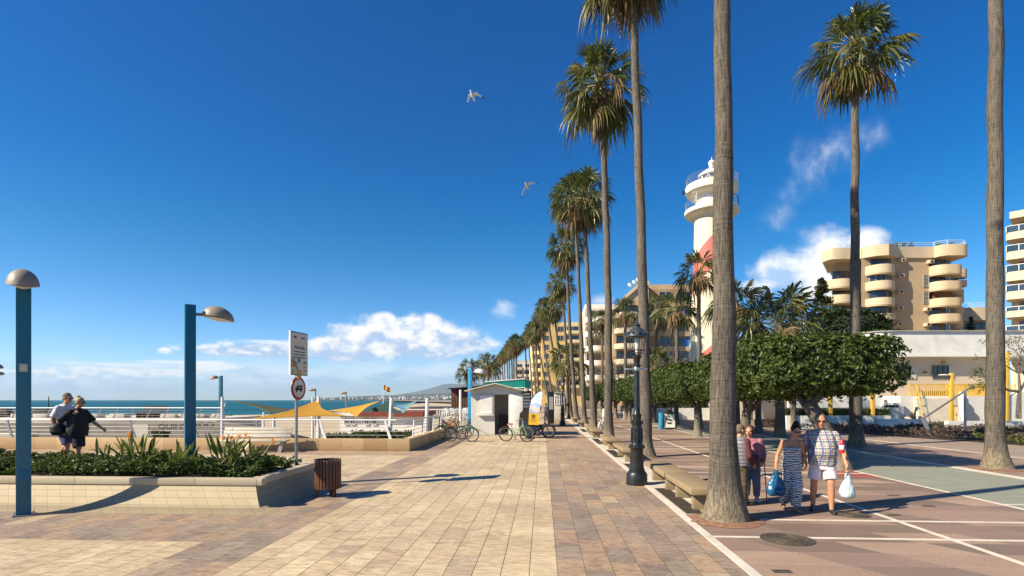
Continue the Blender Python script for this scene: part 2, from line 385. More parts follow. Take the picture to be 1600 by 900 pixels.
def sea_mat():
    m, t, b = newmat('sea_water')
    g = geoco(t); x, y, z = t.sep(g)
    n = t.noise(t.vm('MULTIPLY', g, (.012, .012, 1)), 1., 6, .65)
    n2 = t.noise(t.vm('MULTIPLY', g, (.09, .16, 1)), 1., 5, .7)
    c = t.mix(t.step(t.m('ADD', t.m('MULTIPLY', n, .6), t.m('MULTIPLY', n2, .4)), .35, .65), (.002, .055, .085), (.008, .15, .18))
    foam = t.noise(t.vm('MULTIPLY', g, (.11, .30, 1)), 1., 6, .72, .4)
    c = t.mix(t.step(foam, .70, .76, 0., .8), c, (.62, .66, .66))
    t.put(b.inputs['Base Color'], c); b.inputs['Roughness'].default_value = .45; b.inputs['Specular IOR Level'].default_value = .22
    t.put(b.inputs['Normal'], t.bump(t.noise(t.vm('MULTIPLY', g, (.5, .9, 1)), 1., 6, .7), 1., .8))
    return m
def stone_block_mat(name, c1, c2, c3, bl=(.9, .52), rough=.6, con=1.):
    "cladding blocks: colour changes block by block; object coordinates, x+y along, z up"
    m, t, b = newmat(name)
    o = objco(t); x, y, z = t.sep(o); a = t.m('ADD', x, t.m('MULTIPLY', y, 1.0))
    u = t.m('DIVIDE', a, bl[0]); w = t.m('DIVIDE', z, bl[1])
    cu, cw = t.m('FLOOR', u), t.m('FLOOR', w)
    fu = t.m('SUBTRACT', u, cu); fw = t.m('SUBTRACT', w, cw)
    e = t.m('MINIMUM', t.m('MULTIPLY', t.m('MINIMUM', fu, t.m('SUBTRACT', 1., fu)), bl[0]), t.m('MULTIPLY', t.m('MINIMUM', fw, t.m('SUBTRACT', 1., fw)), bl[1]))
    r = t.white(t.comb(cu, cw, 1.))
    n = t.noise(t.vm('MULTIPLY', o, (3, 3, 9)), 1., 6, .65, .5)
    c = t.mix(n, t.mix(r, c1, c2), c3)
    c = t.mix(t.step(t.noise(o, 18., 5, .7), .62, .75, 0, .45), c, tuple(k*.45 for k in c1))
    c = t.mix(con, c, t.mix(con, c, t.mix(r, (.84, .80, .78), (1.12, 1.12, 1.1)), 'MULTIPLY'))
    c = t.mix(t.step(e, .003, .013 if con > .5 else .007, .8 if con > .5 else .55, 0.), c, tuple(k*.35 for k in c1))
    t.put(b.inputs['Base Color'], c); b.inputs['Roughness'].default_value = rough
    t.put(b.inputs['Normal'], t.bump(t.m('ADD', n, t.step(e, .002, .01, 0., 1.)), .25, .006))
    return m
M = {}
M['white_paint'] = mat('white_paint', (.74, .73, .70), .5, .05, 3, dirt=(.52, .49, .43))
M['white_wall'] = mat('white_wall', (.72, .71, .67), .75, .06, .9, .15, 60, dirt=(.55, .52, .46))
M['cream_wall'] = mat('cream_wall', (.60, .50, .36), .8, .06, .6, .1, 60, dirt=(.48, .38, .27))
M['beige_wall'] = mat('beige_wall', (.56, .45, .33), .8, .05, .5, .1, 50)
M['sand_wall'] = mat('sand_wall', (.42, .315, .20), .8, .05, .35, .1, 40, dirt=(.38, .26, .16))
M['sand_parapet'] = mat('sand_parapet', (.56, .45, .30), .75, .05, .35, .1, 40, dirt=(.48, .35, .21))
M['yellow_wall'] = mat('yellow_wall', (.66, .45, .17), .8, .06, .2, dirt=(.52, .34, .13))
M['yellow_pale'] = mat('yellow_pale', (.74, .62, .34), .8, .05, .2)
M['brick_tan'] = mat('brick_tan', (.36, .225, .125), .85, .14, .5, .2, 20, dirt=(.22, .13, .07))
M['brick_edge'] = mat('brick_edge', (.50, .36, .215), .8, .1, .5)
M['glass_dark'] = mat('glass_dark', (.025, .032, .038), .12, .3, .4, spec=.8)
M['glass_blue'] = mat('glass_blue', (.03, .055, .085), .08, .25, .3, spec=.9)
M['frame_grey'] = mat('frame_grey', (.33, .32, .30), .5, .05)
M['frame_dark'] = mat('frame_dark', (.05, .045, .04), .5, .1)
M['shutter_brown'] = mat('shutter_brown', (.20, .085, .035), .6, .15, 4, stretch=(6, 6, .4))
M['yellow_paint'] = mat('yellow_paint', (.66, .40, .05), .5, .06, 3, dirt=(.5, .30, .05))
M['grey_metal'] = mat('grey_metal', (.30, .31, .32), .4, .1, 8, metal=.7)
M['black_iron'] = mat('black_iron', (.012, .015, .018), .38, .3, 7, .15, 60, spec=.5)
M['concrete'] = mat('concrete', (.36, .34, .31), .85, .1, 1.6, .25, 50, dirt=(.24, .22, .20))
M['concrete_pale'] = mat('concrete_pale', (.54, .50, .43), .85, .08, 1.6, .25, 50, dirt=(.40, .36, .29))
M['red_paint'] = mat('red_paint', (.55, .11, .085), .6, .05, 1.)
M['black'] = mat('black_matt', (.01, .01, .011), .7, .2)
M['soil'] = mat('soil', (.05, .036, .026), .95, .3, 9, .6, 30)
M['sand'] = mat('beach_sand', (.46, .37, .255), .95, .1, .25, .3, 2, dirt=(.34, .27, .18))
M['kerb'] = mat('kerb_stone', (.60, .56, .49), .7, .08, 5, .2, 60, dirt=(.42, .38, .32))
M['line'] = mat('white_stone_line', (.66, .60, .50), .6, .1, 3, dirt=(.36, .32, .28))
# ================================================================ GROUND AND SEA
def sheet(name, pts, z, m, kind='structure'):
    o = MB().add([(p[0], p[1], z) for p in pts], [tuple(range(len(pts)))]).build(name, m, smooth=None)
    return struct(o, kind)
def rect(x0, x1, y0, y1): return [(x0, y0), (x1, y0), (x1, y1), (x0, y1)]
sheet('sea', rect(-24000, 24000, -2000, 24000), -2.6, sea_mat())
sheet('beach', [(-5.6, -60), (-5.6, 700), (-150, 720), (-96, 330), (-62, 190), (-58, 140), (-74, 122), (-150, 132), (-260, 120), (-420, 90), (-420, -60)], -1.5, M['sand'])
land = mat('inland_ground', (.28, .235, .19), .9, .12, .1)
g = MB(); g.add([(-16, -60, -.012), (3500, -60, -.012), (3500, 6000, -.012), (-1900, 6000, -.012), (-420, 1500, -.012), (-150, 700, -.012), (-30, 320, -.012), (-9.6, 110, -.012), (-5.62, 40, -.012), (-5.62, 21.9, -.012), (-60, 21.9, -.012), (-60, -60, -.012)], [(0, 1, 2, 3, 4, 5, 6, 7, 8, 9, 10, 11)])
struct(g.build('ground', land, smooth=None))
b = MB(); b.bbox(-60, -5.64, 21.6, 22.0, -1.6, -.02); b.bbox(-5.9, -5.62, 22.0, 110, -1.6, -.02)
struct(b.build('promenade_edge', M['concrete']))
sheet('promenade', [(-60, -6), (2.42, -6), (2.42, 120), (-9, 105), (-5.55, 40), (-5.55, 21.9), (-60, 21.9)], 0., paving_mat())
sheet('plaza', rect(2.54, 24, -6, 130), 0., plaza_mat())
struct(MB().bbox(2.42, 2.54, -6, 130, -.05, .012).build('kerb_line', M['kerb']))
b = MB()
for x0, w in ((6.0, .095), (9.0, .09), (12.55, .34), (16.85, .14)): b.bbox(x0-w/2, x0+w/2, -6, 130, -.02, .004)
for y0 in (8.32, 9.55, 15.7, 16.9, 23.2, 24.4, 30.6, 31.8, 38, 39.2, 46, 54, 62):
    xs = [2.56, 5.955, 8.955] if y0 < 9 else [3.72, 5.955, 8.955]
    for xa, xb in ((xs[0], 5.95), (6.05, 8.95)): b.bbox(xa, xb, y0-.045, y0+.045, -.02, .004)
for y0 in (11.2, 18.6, 26.): b.bbox(9.05, 12.37, y0-.04, y0+.04, -.02, .004)
struct(b.build('plaza_paving_line', M['line']))
b = MB()
for y0, y1 in ((9.9, 17.6), (17.7, 25.2), (25.3, 33.), (33.1, 36.8), (36.9, 46), (46.1, 53), (53.1, 62), (62.1, 110)): b.bbox(2.56, 3.62, y0+.02, y1-.02, -.02, .004)
struct(b.build('bench_paving', M['concrete_pale']))
# raised strip behind the planter (the couple walk on it)
struct(MB().bbox(-30, -6.6, 12.72, 14.6, -.02, .46).build('raised_path', M['concrete_pale']))
# ================================================================ FAR COAST
def ridge(name, pts, d, th, m, base=-3):
    "hill range: silhouette heights at pixel columns, given real depth"
    v = []; f = []; n = len(pts)
    rows = [(0, 0.), (.25, .55), (.5, 1.), (.8, .6), (1., 0.)]
    for k, (q, hh) in enumerate(rows):
        for (px, py) in pts:
            p = P(px, 625, d+th*q); z = CAMZ+(625-py)/FP*(d+th*.5)
            jit = 1+.18*mnoise.noise(Vector((px*.09, k*3.1, 0))) if 0 < k < 4 and k != 2 else 1
            v.append((p.x, p.y, base+(z-base)*hh*jit))
    for k in range(len(rows)-1):
        for i in range(n-1): f.append((k*n+i, k*n+i+1, (k+1)*n+i+1, (k+1)*n+i))
    return struct(MB().add(v, f).build(name, m, smooth=radians(80)))
hillm = mat('hill_scrub', (.085, .095, .075), .95, .3, .004)
hill2 = mat('coast_scrub', (.07, .085, .05), .95, .35, .02)
ridge('mountain', [(560, 624), (600, 620), (625, 616), (650, 612), (668, 608), (682, 603.5), (694, 600.5), (706, 599.5), (722, 601), (742, 598), (770, 603), (800, 606), (830, 611), (870, 619), (900, 624)], 14000, 4000, hillm)
ridge('coast', [(484, 624), (510, 621.5), (540, 620), (575, 618.5), (600, 617.5), (625, 618), (650, 616.5), (675, 615.5), (700, 614.5), (730, 613), (770, 612), (820, 613), (860, 615), (900, 624)], 4600, 900, hill2)
b = MB(); r = random.Random(3)
for i in range(420):
    px = 488+r.random()**.9*330; d = 4560+r.random()*350
    top = 624-(px-484)/330*9
    p = P(px, 625, d); z0 = CAMZ+(625-(624-r.random()*(624-top)*.8))/FP*4600
    w, h = r.uniform(9, 34), r.uniform(6, 17)
    b.mset(r.choice((0, 0, 0, 1, 2))).box((p.x, p.y, z0+h/2-4), (w, r.uniform(10, 20), h), r.random())
o = b.build('far_town', [mat('town_white', (.62, .60, .56), .8), mat('town_cream', (.5, .42, .32), .8), mat('town_grey', (.33, .29, .26), .8)], smooth=None); struct(o, 'stuff')
tag(o, 'white houses of a town strung along the coast across the bay', 'town')
def haze_box():
    b = MB(); b.bbox(-24500, 24500, -2500, 24500, -3.6, 480); o = b.build('haze', [], smooth=None); m = bpy.data.materials.new('haze_air'); m.use_nodes = True; n = m.node_tree.nodes; n.remove(n['Principled BSDF'])
    v = n.new('ShaderNodeVolumePrincipled'); v.inputs['Color'].default_value = (.62, .80, 1., 1); v.inputs['Density'].default_value = 4.5e-5; v.inputs['Anisotropy'].default_value = .2; m.node_tree.links.new(v.outputs[0], n['Material Output'].inputs['Volume'])
    o.data.materials.append(m); struct(o, 'stuff')
haze_box()
# ================================================================ BUILDINGS
class Face:
    "local frame of a facade seen square-on: x right, y away, z up; built at its real distance"
    def __init__(s, px0, d): s.px0 = px0; s.d = d; s.k = d/FP; p = P(px0, 625, d); s.loc = (p.x, p.y, 0)
    def x(s, px): return (px-s.px0)*s.k
    def z(s, py): return CAMZ+(625-py)*s.k
    def thing(s, name, label, cat, group=None): return thing(name, label, cat, s.loc, YAW, group)
def window(par, x0, x1, z0, z1, y, nv=2, nh=0, fm=None, gm=None, arcd=0., name='window'):
    "glass set in a frame with mullions; arcd bows it outwards"
    fm = fm or M['frame_grey']; gm = gm or M['glass_dark']
    N = max(nv, 1)
    def yy(q): return y-arcd*(1-(2*q-1)**2)
    g = MB(); fr = MB(); fw = max(.035, (z1-z0)*.03)
    for i in range(N):
        a, c = i/N, (i+1)/N; xa, xb = x0+(x1-x0)*a, x0+(x1-x0)*c
        g.add([(xa, yy(a), z0), (xb, yy(c), z0), (xb, yy(c), z1), (xa, yy(a), z1), (xa, yy(a)+.05, z0), (xb, yy(c)+.05, z0), (xb, yy(c)+.05, z1), (xa, yy(a)+.05, z1)], [(0, 1, 2, 3), (7, 6, 5, 4), (0, 4, 5, 1), (3, 2, 6, 7)])
        for zz in [z0, z1]+[z0+(z1-z0)*(j+1)/(nh+1) for j in range(nh)]:
            fr.tube([(xa, yy(a)-.02, zz), (xb, yy(c)-.02, zz)], fw, 4)
    for i in range(N+1): fr.tube([(x0+(x1-x0)*i/N, yy(i/N)-.03, z0-fw), (x0+(x1-x0)*i/N, yy(i/N)-.03, z1+fw)], fw, 4)
    w = g.build(name, gm, par, smooth=None); fr.build('frame', fm, w, smooth=None); return w
def bal_outline(x0, x1, proj, r):
    r = min(r, proj, (x1-x0)/2)
    return [(x0, 0)]+arc(x0+r, -proj+r, r, pi, 1.5*pi, 7)+arc(x1-r, -proj+r, r, 1.5*pi, 2*pi, 7)+[(x1, 0)]
def balcony(par, x0, x1, z0, z1, proj, r, m, rail=False, yoff=0., mats=None):
    out = [(x, y+yoff) for x, y in bal_outline(x0, x1, proj, r)]
    b = MB(); b.prism(out, z0-.12, z0+.08)
    if not rail: b.ring_wall(out, z0+.08, z1, .14)
    o = b.build('balcony', m, par)
    if rail:
        q = MB(); q.ring_wall(out, z0+.14, z1-.08, .03); q.build('glass_panel', M['glass_blue'], o, smooth=None)
        q = MB(); q.tube([(x, y, z1) for x, y in out], .05, 5)
        for x, y in out[::4]: q.tube([(x, y, z0), (x, y, z1)], .04, 5)
        q.build('railing', M['white_paint'], o)
    return o
# ---- sand coloured block with curved balconies behind the white terrace
F = Face(1300, 102.); X, Z = F.x, F.z
B1 = F.thing('apartment_building', 'sand coloured apartment block with curved balconies and a roof terrace behind the white hall', 'building')
w = MB(); SH = .62; w.sprism(X(1346), X(1452), 0, 16, 0, Z(389), SH); w.bbox(X(1452), X(1498), 2.2, 14, 0, Z(389.)-.4); w.sprism(X(1306), X(1346)+2, 3.5, 17, 0, Z(397), SH); w.sprism(X(1494), X(1511), 8, 18, 0, Z(412), SH)
w.build('wall', M['sand_wall'], B1)
par = MB(); top = [(X(1301)+6.2, 12), (X(1300.5), 3)]+arc(X(1308), 1.6, X(1307)-X(1300), pi, 1.5*pi, 5)[1:]+[(X(1322), .4), (X(1335), .9), (X(1345), .6)]+[(X(1352), -.6), (X(1362), -1.7), (X(1376), -2.1), (X(1388), -1.5), (X(1396), -.5), (X(1404), -.25), (X(1452), -.25), (X(1458), -.35)]+[(X(1460), -1.4), (X(1468), -2.)]+arc(X(1490), -.4, 1.6, 1.5*pi, 2*pi, 6)+[(X(1490)+1.6, 6)]
par.ring_wall(top, Z(403.5), Z(386), .3)
rs = [(x, y) for x, y in top[1:]]; par.prism(rs+[(X(1490), 14), (X(1301)+8, 14)], Z(403.5)-.05, Z(403.5)+.3)
par.build('roof_parapet', M['sand_parapet'], B1)
q = MB(); tr = [(x, y+.2, Z(379.5)) for x, y in top[1:]]
q.tube(tr, .04, 5); q.tube([(x, y, Z(382.5)) for x, y, z in tr], .03, 5)
for x, y, z in tr[::2]: q.tube([(x, y, Z(386)), (x, y, z)], .035, 5)
q.build('roof_railing', M['white_paint'], B1)
for za, zb in ((417, 430.5), (442, 454.5), (468, 479.5), (492.5, 504)):
    balcony(B1, X(1352.5), X(1393), Z(zb), Z(za), 2.5, 3.2, M['sand_parapet'])
    balcony(B1, X(1452), X(1497), Z(zb)-.1, Z(za), 2.3, 2.0, M['sand_parapet'], yoff=.2)
for za, zb in ((405.5, 416), (431.5, 441), (455.5, 466.5), (480.5, 491.5), (505, 516)):
    if za > 410: window(B1, X(1357), X(1391.5), Z(zb), Z(za), -.25, 5, 0, M['frame_dark'] if za > 450 else M['white_paint'], arcd=.9)
    else: window(B1, X(1360), X(1391), Z(zb), Z(za), -.1, 3, 0, M['frame_dark'])
    if 450 < za < 460:
        s_ = MB()
        for i in range(8): s_.bbox(X(1454+i*4.9), X(1454+i*4.9+4.7), 1.1-(.9 if 0 < i < 7 else 0)-.3*(1-(i-3.5)**2/12), 1.9, Z(zb), Z(za))
        s_.build('shutter', M['shutter_brown'], B1)
    else: window(B1, X(1455), X(1494), Z(zb), Z(za), 1.3, 6, 0, M['frame_grey'], arcd=1.)
for za, zb in ((437, 447), (462, 471), (486, 497)):
    balcony(B1, X(1302), X(1345), Z(zb)-.1, Z(za-2.5), 3.4, 3., M['sand_parapet'], yoff=3.5)
for za, zb in ((418, 431), (443, 455), (467, 480), (492, 505)): window(B1, X(1316), X(1344), Z(zb), Z(za), 3.2, 3, 0, M['frame_dark'])
for za, zb in ((407, 421), (426, 435), (441, 450), (452, 462), (470, 480), (495, 505)):
    balcony(B1, X(1496)+5, (X(1518) if za < 430 else X(1512))+5, Z(zb), Z(za), 1.6, 1.2, M['sand_parapet'], yoff=7.9)
for za, zb in ((424, 440), (470, 484), (493, 506)): window(B1, X(1498)+5, X(1509)+5, Z(zb), Z(za), 7.8, 2, 1, M['frame_grey'])
for i, (px, py) in enumerate(((1407, 408), (1405, 432), (1404, 457), (1403, 482), (1402, 507), (1451, 410), (1446, 484), (1446, 508))):
    a = MB(); a.bevbox((X(px), -.42, Z(py)), (.95, .82, .62), .04); o = a.build('air_conditioner', M['sand_parapet'], B1)
    a = MB(); a.lathe([(.24, 0), (.24, .02), (.2, .02), (.2, 0)], 12)
    for k in range(5): a.box((0, (k-2)*.09, .01), (.42, .02, .02))
    gr = a.build('grille', M['frame_dark'], o, (X(px), -.84, Z(py))); gr.rotation_euler = (pi/2, 0, 0)
for za, zb in ((430, 448.5), (455.5, 474)):
    window(B1, X(1442), X(1450.5), Z(zb), Z(za), -.06, 1, 8, M['frame_grey'], name='louvre_window')
for px in (1409, 1420, 1431, 1474, 1495):
    pt = MB(); r = random.Random(px); c = (X(px), 1.2, Z(384))
    for k in range(60): pt.box((c[0]+r.gauss(0, .2), c[1]+r.gauss(0, .18), c[2]+r.random()*1.0), (.22, .03, .16), r.random()*6, r.random()*3)
    pt.build('roof_plant', leafmat('roof_leaf', (.05, .08, .03), (.1, .13, .05)) if px == 1409 else bpy.data.materials['roof_leaf'], B1, smooth=None)
# ---- far side wing with a curved wall
F = Face(1514, 120.); X, Z = F.x, F.z
Bx = F.thing('side_wing', 'low sand coloured wing with a shaded loggia beside the apartment block', 'building')
b = MB(); b.prism([(0, 12), (0, 1)]+arc(X(1524), 1.6, 1.6, pi, 1.5*pi, 5)+[(X(1560), 0), (X(1560), 12)], Z(500), Z(480)); b.bbox(0, X(1560), 2, 12, 0, Z(500)); b.build('wall', M['sand_parapet'], Bx)
window(Bx, X(1518), X(1552), Z(512), Z(502), 1.9, 4, 0, M['frame_dark'])
q = MB()
for zz in (472, 476): q.tube([(0, 1, Z(zz)), (X(1545), .4, Z(zz))], .04, 5)
for i in range(9): q.tube([(X(1514+i*4), .8, Z(480)), (X(1514+i*4), .8, Z(472))], .03, 5)
q.build('railing', M['white_paint'], Bx)
# ---- cream block with glass balconies at the right edge
F = Face(1571, 88.); X, Z = F.x, F.z
B2 = F.thing('balcony_building', 'cream block with long slab balconies and blue glass railings behind the tall smooth trunk', 'building'); B2.rotation_euler = (0, 0, YAW-radians(46))
b = MB(); b.bbox(X(1576), X(1660), 3.4, 16, 0, Z(342)); b.build('wall', M['cream_wall'], B2)
b = MB(); b.bbox(X(1576), X(1664), -.4, 17, Z(344), Z(333.5)); b.build('roof_slab', M['cream_wall'], B2)
for za, zm, zb in ((354.5, 364, 375.5), (384.5, 394, 406.5), (415.5, 425.5, 440), (446.5, 456, 468.5), (480.5, 486.5, 496.5), (510, 517, 527), (540, 547, 558)):
    b = MB(); out = [(X(1572), 3.4), (X(1571), .6)]+arc(X(1571)+.6, .6, .6, pi, 1.5*pi, 4)+[(X(1662), 0), (X(1662), 3.4)]
    b.prism(out, Z(zb), Z(zm)); o = b.build('balcony', M['cream_wall'], B2)
    q = MB(); q.ring_wall(out, Z(zm), Z(za), .05); q.build('glass_panel', M['glass_blue'], o, smooth=None)
    q = MB(); q.tube([(x, y-.03, Z(za)) for x, y in out], .06, 5)
    for i in range(7): q.tube([(X(1571)+.1+i*1.5, -.04, Z(zm)), (X(1571)+.1+i*1.5, -.04, Z(za))], .06, 5)
    q.build('railing', M['white_paint'], o)
    window(B2, X(1586), X(1622), Z(zm), Z(za)+1.0, 3.3, 5, 0, M['frame_grey'])
# ---- apartment slabs further along the promenade
def apartments(name, label, px0, px1, ytop, d, nfl, wallm, bandm, cols, depth=18., wins=(), roof=None, zstep=None):
    F = Face(px0, d); X, Z = F.x, F.z
    B = F.thing(name, label, 'building')
    H = Z(ytop); fh = H/nfl; w = MB(); sh = max(0, (px0-848)/FP); w.sprism(0, X(px1), 0, depth, 0, H, sh); w.build('wall', wallm, B); dd = sh*(depth-.3)
    b = MB(); b.ring_wall([(.15, .15), (X(px1)-.15, .15), (X(px1)-.15+dd, depth-.15), (.15+dd, depth-.15), (.15, .15)], H, H+1.0, .25); b.build('roof_parapet', bandm, B)
    for i in range(nfl):
        z = i*fh
        if i*fh < 3.5: continue
        for (c0, c1, proj, rr) in cols:
            balcony(B, X(c0), X(c1), z, z+1.05, proj, rr, bandm)
            window(B, X(c0)+.4, X(c1)-.4, z+.3, z+fh-.5, -.06, max(2, int((X(c1)-X(c0))/1.6)), 0, M['frame_grey'])
        for (c0, c1) in wins: window(B, X(c0), X(c1), z+.9, z+fh-.55, -.06, max(2, int((X(c1)-X(c0))/1.3)), 0, M['frame_grey'])
    return B, F
apartments('yellow_tower', 'yellow apartment tower with dark square windows beyond the fan palms', 846, 908, 508, 185., 9, M['yellow_wall'], M['yellow_pale'], [(884, 906, 1.4, .4)], wins=[(850, 857), (871, 880)])
apartments('stepped_block', 'pale yellow block of small stacked balconies joined to the yellow tower', 830, 846.5, 527, 190., 8, M['yellow_pale'], M['yellow_pale'], [(830.5, 838, 2., .8), (839, 846, 2.2, .8)], 20)
apartments('terraced_block', 'white block with stepped terraces, farthest of the seafront blocks', 806, 831, 567, 240., 6, M['white_wall'], M['cream_wall'], [(807, 817, 2., .5), (819, 830, 2., .5)], 20)
Bc, Fc = apartments('curved_block', 'cream block with rounded white balcony bands beside the brick block', 914, 962, 482, 125., 7, M['cream_wall'], M['white_wall'], [(914, 946, 3.4, 3.4), (947, 961, 2., 1.)], 20)
Bb, Fb = apartments('brick_block', 'tan brick block with long window bands behind the lighthouse', 1014, 1082, 452, 112., 8, M['brick_tan'], M['brick_edge'], [], wins=[(1030, 1050), (1058, 1079)])
b = MB()
for i in range(1, 8): b.bbox(.02, Fb.x(1081.5), -.35, -.005, i*Fb.z(452)/8-.35, i*Fb.z(452)/8+.62)
b.build('floor_band', M['brick_edge'], Bb)
b = MB(); b.bbox(Fb.x(1068), Fb.x(1077), -.14, -.08, Fb.z(541), Fb.z(531)); b.build('banner', mat('blue_banner', (.05, .22, .62), .6), Bb)
# stepped cream wing whose roof rises towards the brick block
F = Face(958, 108.); X, Z = F.x, F.z
Bw = F.thing('stepped_wing', 'cream wing with a slanting stepped roof and shallow curved terraces beside the brick block', 'building')
b = MB(); st = [(958, 485), (966, 478), (975, 469), (985, 460), (994, 452), (1003, 446), (1014, 446)]
b.extr([(X(958), 0), (X(1013.5), 0)]+[(X(px)-(.05 if i == 6 else 0), Z(py)) for i, (px, py) in list(enumerate(st))[::-1]], lambda a, c, t: (a+.16*t, t, c), 15); b.build('wall', M['brick_edge'], Bw)
b = MB()
for (x0, y0), (x1, y1) in zip(st, st[1:]): b.extr([(X(x0)+.01, Z(y0)), (X(x1)-.01, Z(y1)), (X(x1)-.01, Z(y1)+.8), (X(x0)+.01, Z(y0)+.8)], lambda a, c, t: (a+.16*t, -.4+t, c), 15.3)
b.build('roof_parapet', M['cream_wall'], Bw)
for i in range(1, 7):
    z = i*3.05; x1 = X(962+i*7) if False else X(1012)
    x0 = X(960) if z < Z(490) else X(960+(z-Z(490))*4.2)
    if x1-x0 > 2:
        balcony(Bw, x0, x1, z, z+.9, 2.2, 2., M['cream_wall'])
        window(Bw, x0+.4, x1-.4, z+1.0, z+2.5, -.05, 5, 0, M['frame_dark'])
for px in (988, 995, 1001):
    q = MB(); q.lathe([(0, .13), (.38, .05), (.52, -.05), (.5, -.07), (.32, .01), (0, .05)], 14); o = q.build('satellite_dish', M['white_paint'], Bw, (X(px), 2., Z(455-(px-988)*.6)+1.7)); o.rotation_euler = (radians(62), 0, radians(20))
    q = MB(); q.tube([(X(px), 2.3, Z(460-(px-988)*.7)), (X(px), 2.2, Z(455-(px-988)*.6)+1.6)], .06, 6); q.build('dish_mast', M['grey_metal'], Bw)
# ---- lighthouse
M['gallery'] = mat('gallery_paint', (.68, .62, .49), .6, .06, 2, dirt=(.52, .46, .35))
def lighthouse():
    F = Face(1112, 62.5); Z = F.z
    L = F.thing('lighthouse', 'white lighthouse with two railed galleries and a red spiral band behind the nearest palm trunk', 'lighthouse')
    m, t, b = newmat('lighthouse_paint')
    o = objco(t); x, y, z = t.sep(o)
    a = t.m('DIVIDE', t.m('ARCTAN2', y, x), 2*pi)
    q = t.m('FRACT', t.m('ADD', t.m('SUBTRACT', t.m('DIVIDE', z, 12.3), a), .335))
    wob = t.m('ADD', q, t.m('MULTIPLY', t.m('SUBTRACT', t.noise(o, 3., 3), .5), .006))
    red = t.m('MULTIPLY', t.m('LESS_THAN', wob, .30), t.m('LESS_THAN', z, Z(368)))
    n = t.noise(t.vm('MULTIPLY', o, (1, 1, .25)), 1.5, 5, .6)
    c = t.mix(red, t.mix(n, (.70, .63, .47), (.60, .54, .41)), t.mix(n, (.56, .15, .12), (.48, .13, .11)))
    t.put(b.inputs['Base Color'], c); b.inputs['Roughness'].default_value = .7
    t.put(b.inputs['Normal'], t.bump(t.noise(o, 30., 4), .1, .02))
    tw = MB(); tw.lathe([(2.75, 0), (2.55, Z(575)), (2.22, Z(480)), (1.98, Z(400)), (1.90, Z(342))], 48); tw.build('tower', m, L, smooth=radians(40))
    def gallery(zb, zt, r, rn):
        g = MB(); g.lathe([(1.9, zb-.35), (2.1, zb-.05), (r-.35, zb), (r, zb+.3), (r+.05, zt-.1), (r, zt), (rn, zt)], 48); g.build('gallery', M['gallery'], L, smooth=radians(40))
        q = MB()
        for zz, rr in ((zt+1.0, .035), (zt+.65, .02), (zt+.35, .02)): q.tube([(cos(2*pi*i/40)*(r-.06), sin(2*pi*i/40)*(r-.06), zz) for i in range(40)], rr, 5, closed=True)
        for i in range(64): w = 2*pi*i/64; q.tube([(cos(w)*(r-.06), sin(w)*(r-.06), zt), (cos(w)*(r-.06), sin(w)*(r-.06), zt+1.)], .016, 4)
        q.build('railing', mat('blue_grey_rail', (.10, .14, .26), .5) if 'blue_grey_rail' not in bpy.data.materials else bpy.data.materials['blue_grey_rail'], L)
    gallery(Z(339), Z(329), 2.95, 1.75); gallery(Z(306), Z(291), 2.85, 1.2)
    d = MB(); d.lathe([(1.72, Z(329)), (1.72, Z(300))], 40); d.build('watch_room', M['white_paint'], L, smooth=radians(40))
    d = MB(); d.lathe([(1.28, Z(291)), (1.28, Z(279)), (1.28, Z(276))], 10); lg = d.build('lantern_glass', mat('lantern_glass', (.12, .14, .15), .1, .3, 1, spec=.8), L)
    q = MB(); zb, zt = Z(291), Z(276)
    for i in range(10):
        a0, a1 = 2*pi*i/10, 2*pi*(i+.5)/10; a2 = 2*pi*(i+1)/10
        for p, r_ in ((a0, a1), (a2, a1)): q.tube([(cos(p)*1.34, sin(p)*1.34, zb), (cos(r_)*1.34, sin(r_)*1.34, zt)], .05, 5)
    for zz in (zb+.05, zt): q.tube([(cos(2*pi*i/40)*1.36, sin(2*pi*i/40)*1.36, zz) for i in range(40)], .08, 6, closed=True)
    q.build('lantern_frame', M['white_paint'], lg)
    d = MB(); d.lathe([(1.5, zt), (1.5, zt+.15), (1.3, zt+.35), (.7, zt+.75), (.3, zt+.9), (.3, zt+1.35), (.42, zt+1.55), (.28, zt+1.8), (.05, zt+1.9), (.035, zt+2.2), (0, zt+2.25)], 24); d.build('dome', M['white_paint'], L)
    q = MB()
    for s in (-1, 1): q.tube([(-2.1+s*.0, -.9+s*.22, Z(329)), (-2.1, -.9+s*.22, Z(306))], .035, 5)
    for i in range(8): q.tube([(-2.1, -1.12, Z(328)+i*.2), (-2.1, -.68, Z(328)+i*.2)], .025, 4)
    for i in range(3): q.tube([(-2.1+.0, -.9, Z(328)+.6+i*.5)]+[(-2.1-.45*sin(w), -.9-.4*cos(w), Z(328)+.6+i*.5) for w in (0, .6, 1.2, 1.8, 2.4, 3.1)], .02, 4)
    q.build('ladder', M['white_paint'], L)
    q = MB(); q.tube([(-2.9, 0, Z(302)), (-3.35, -.1, Z(302))], .06, 6); q.tube([(-3.35, -.1, Z(305)), (-3.35, -.1, Z(299))], .12, 8); q.build('floodlight', M['black'], L)
lighthouse()
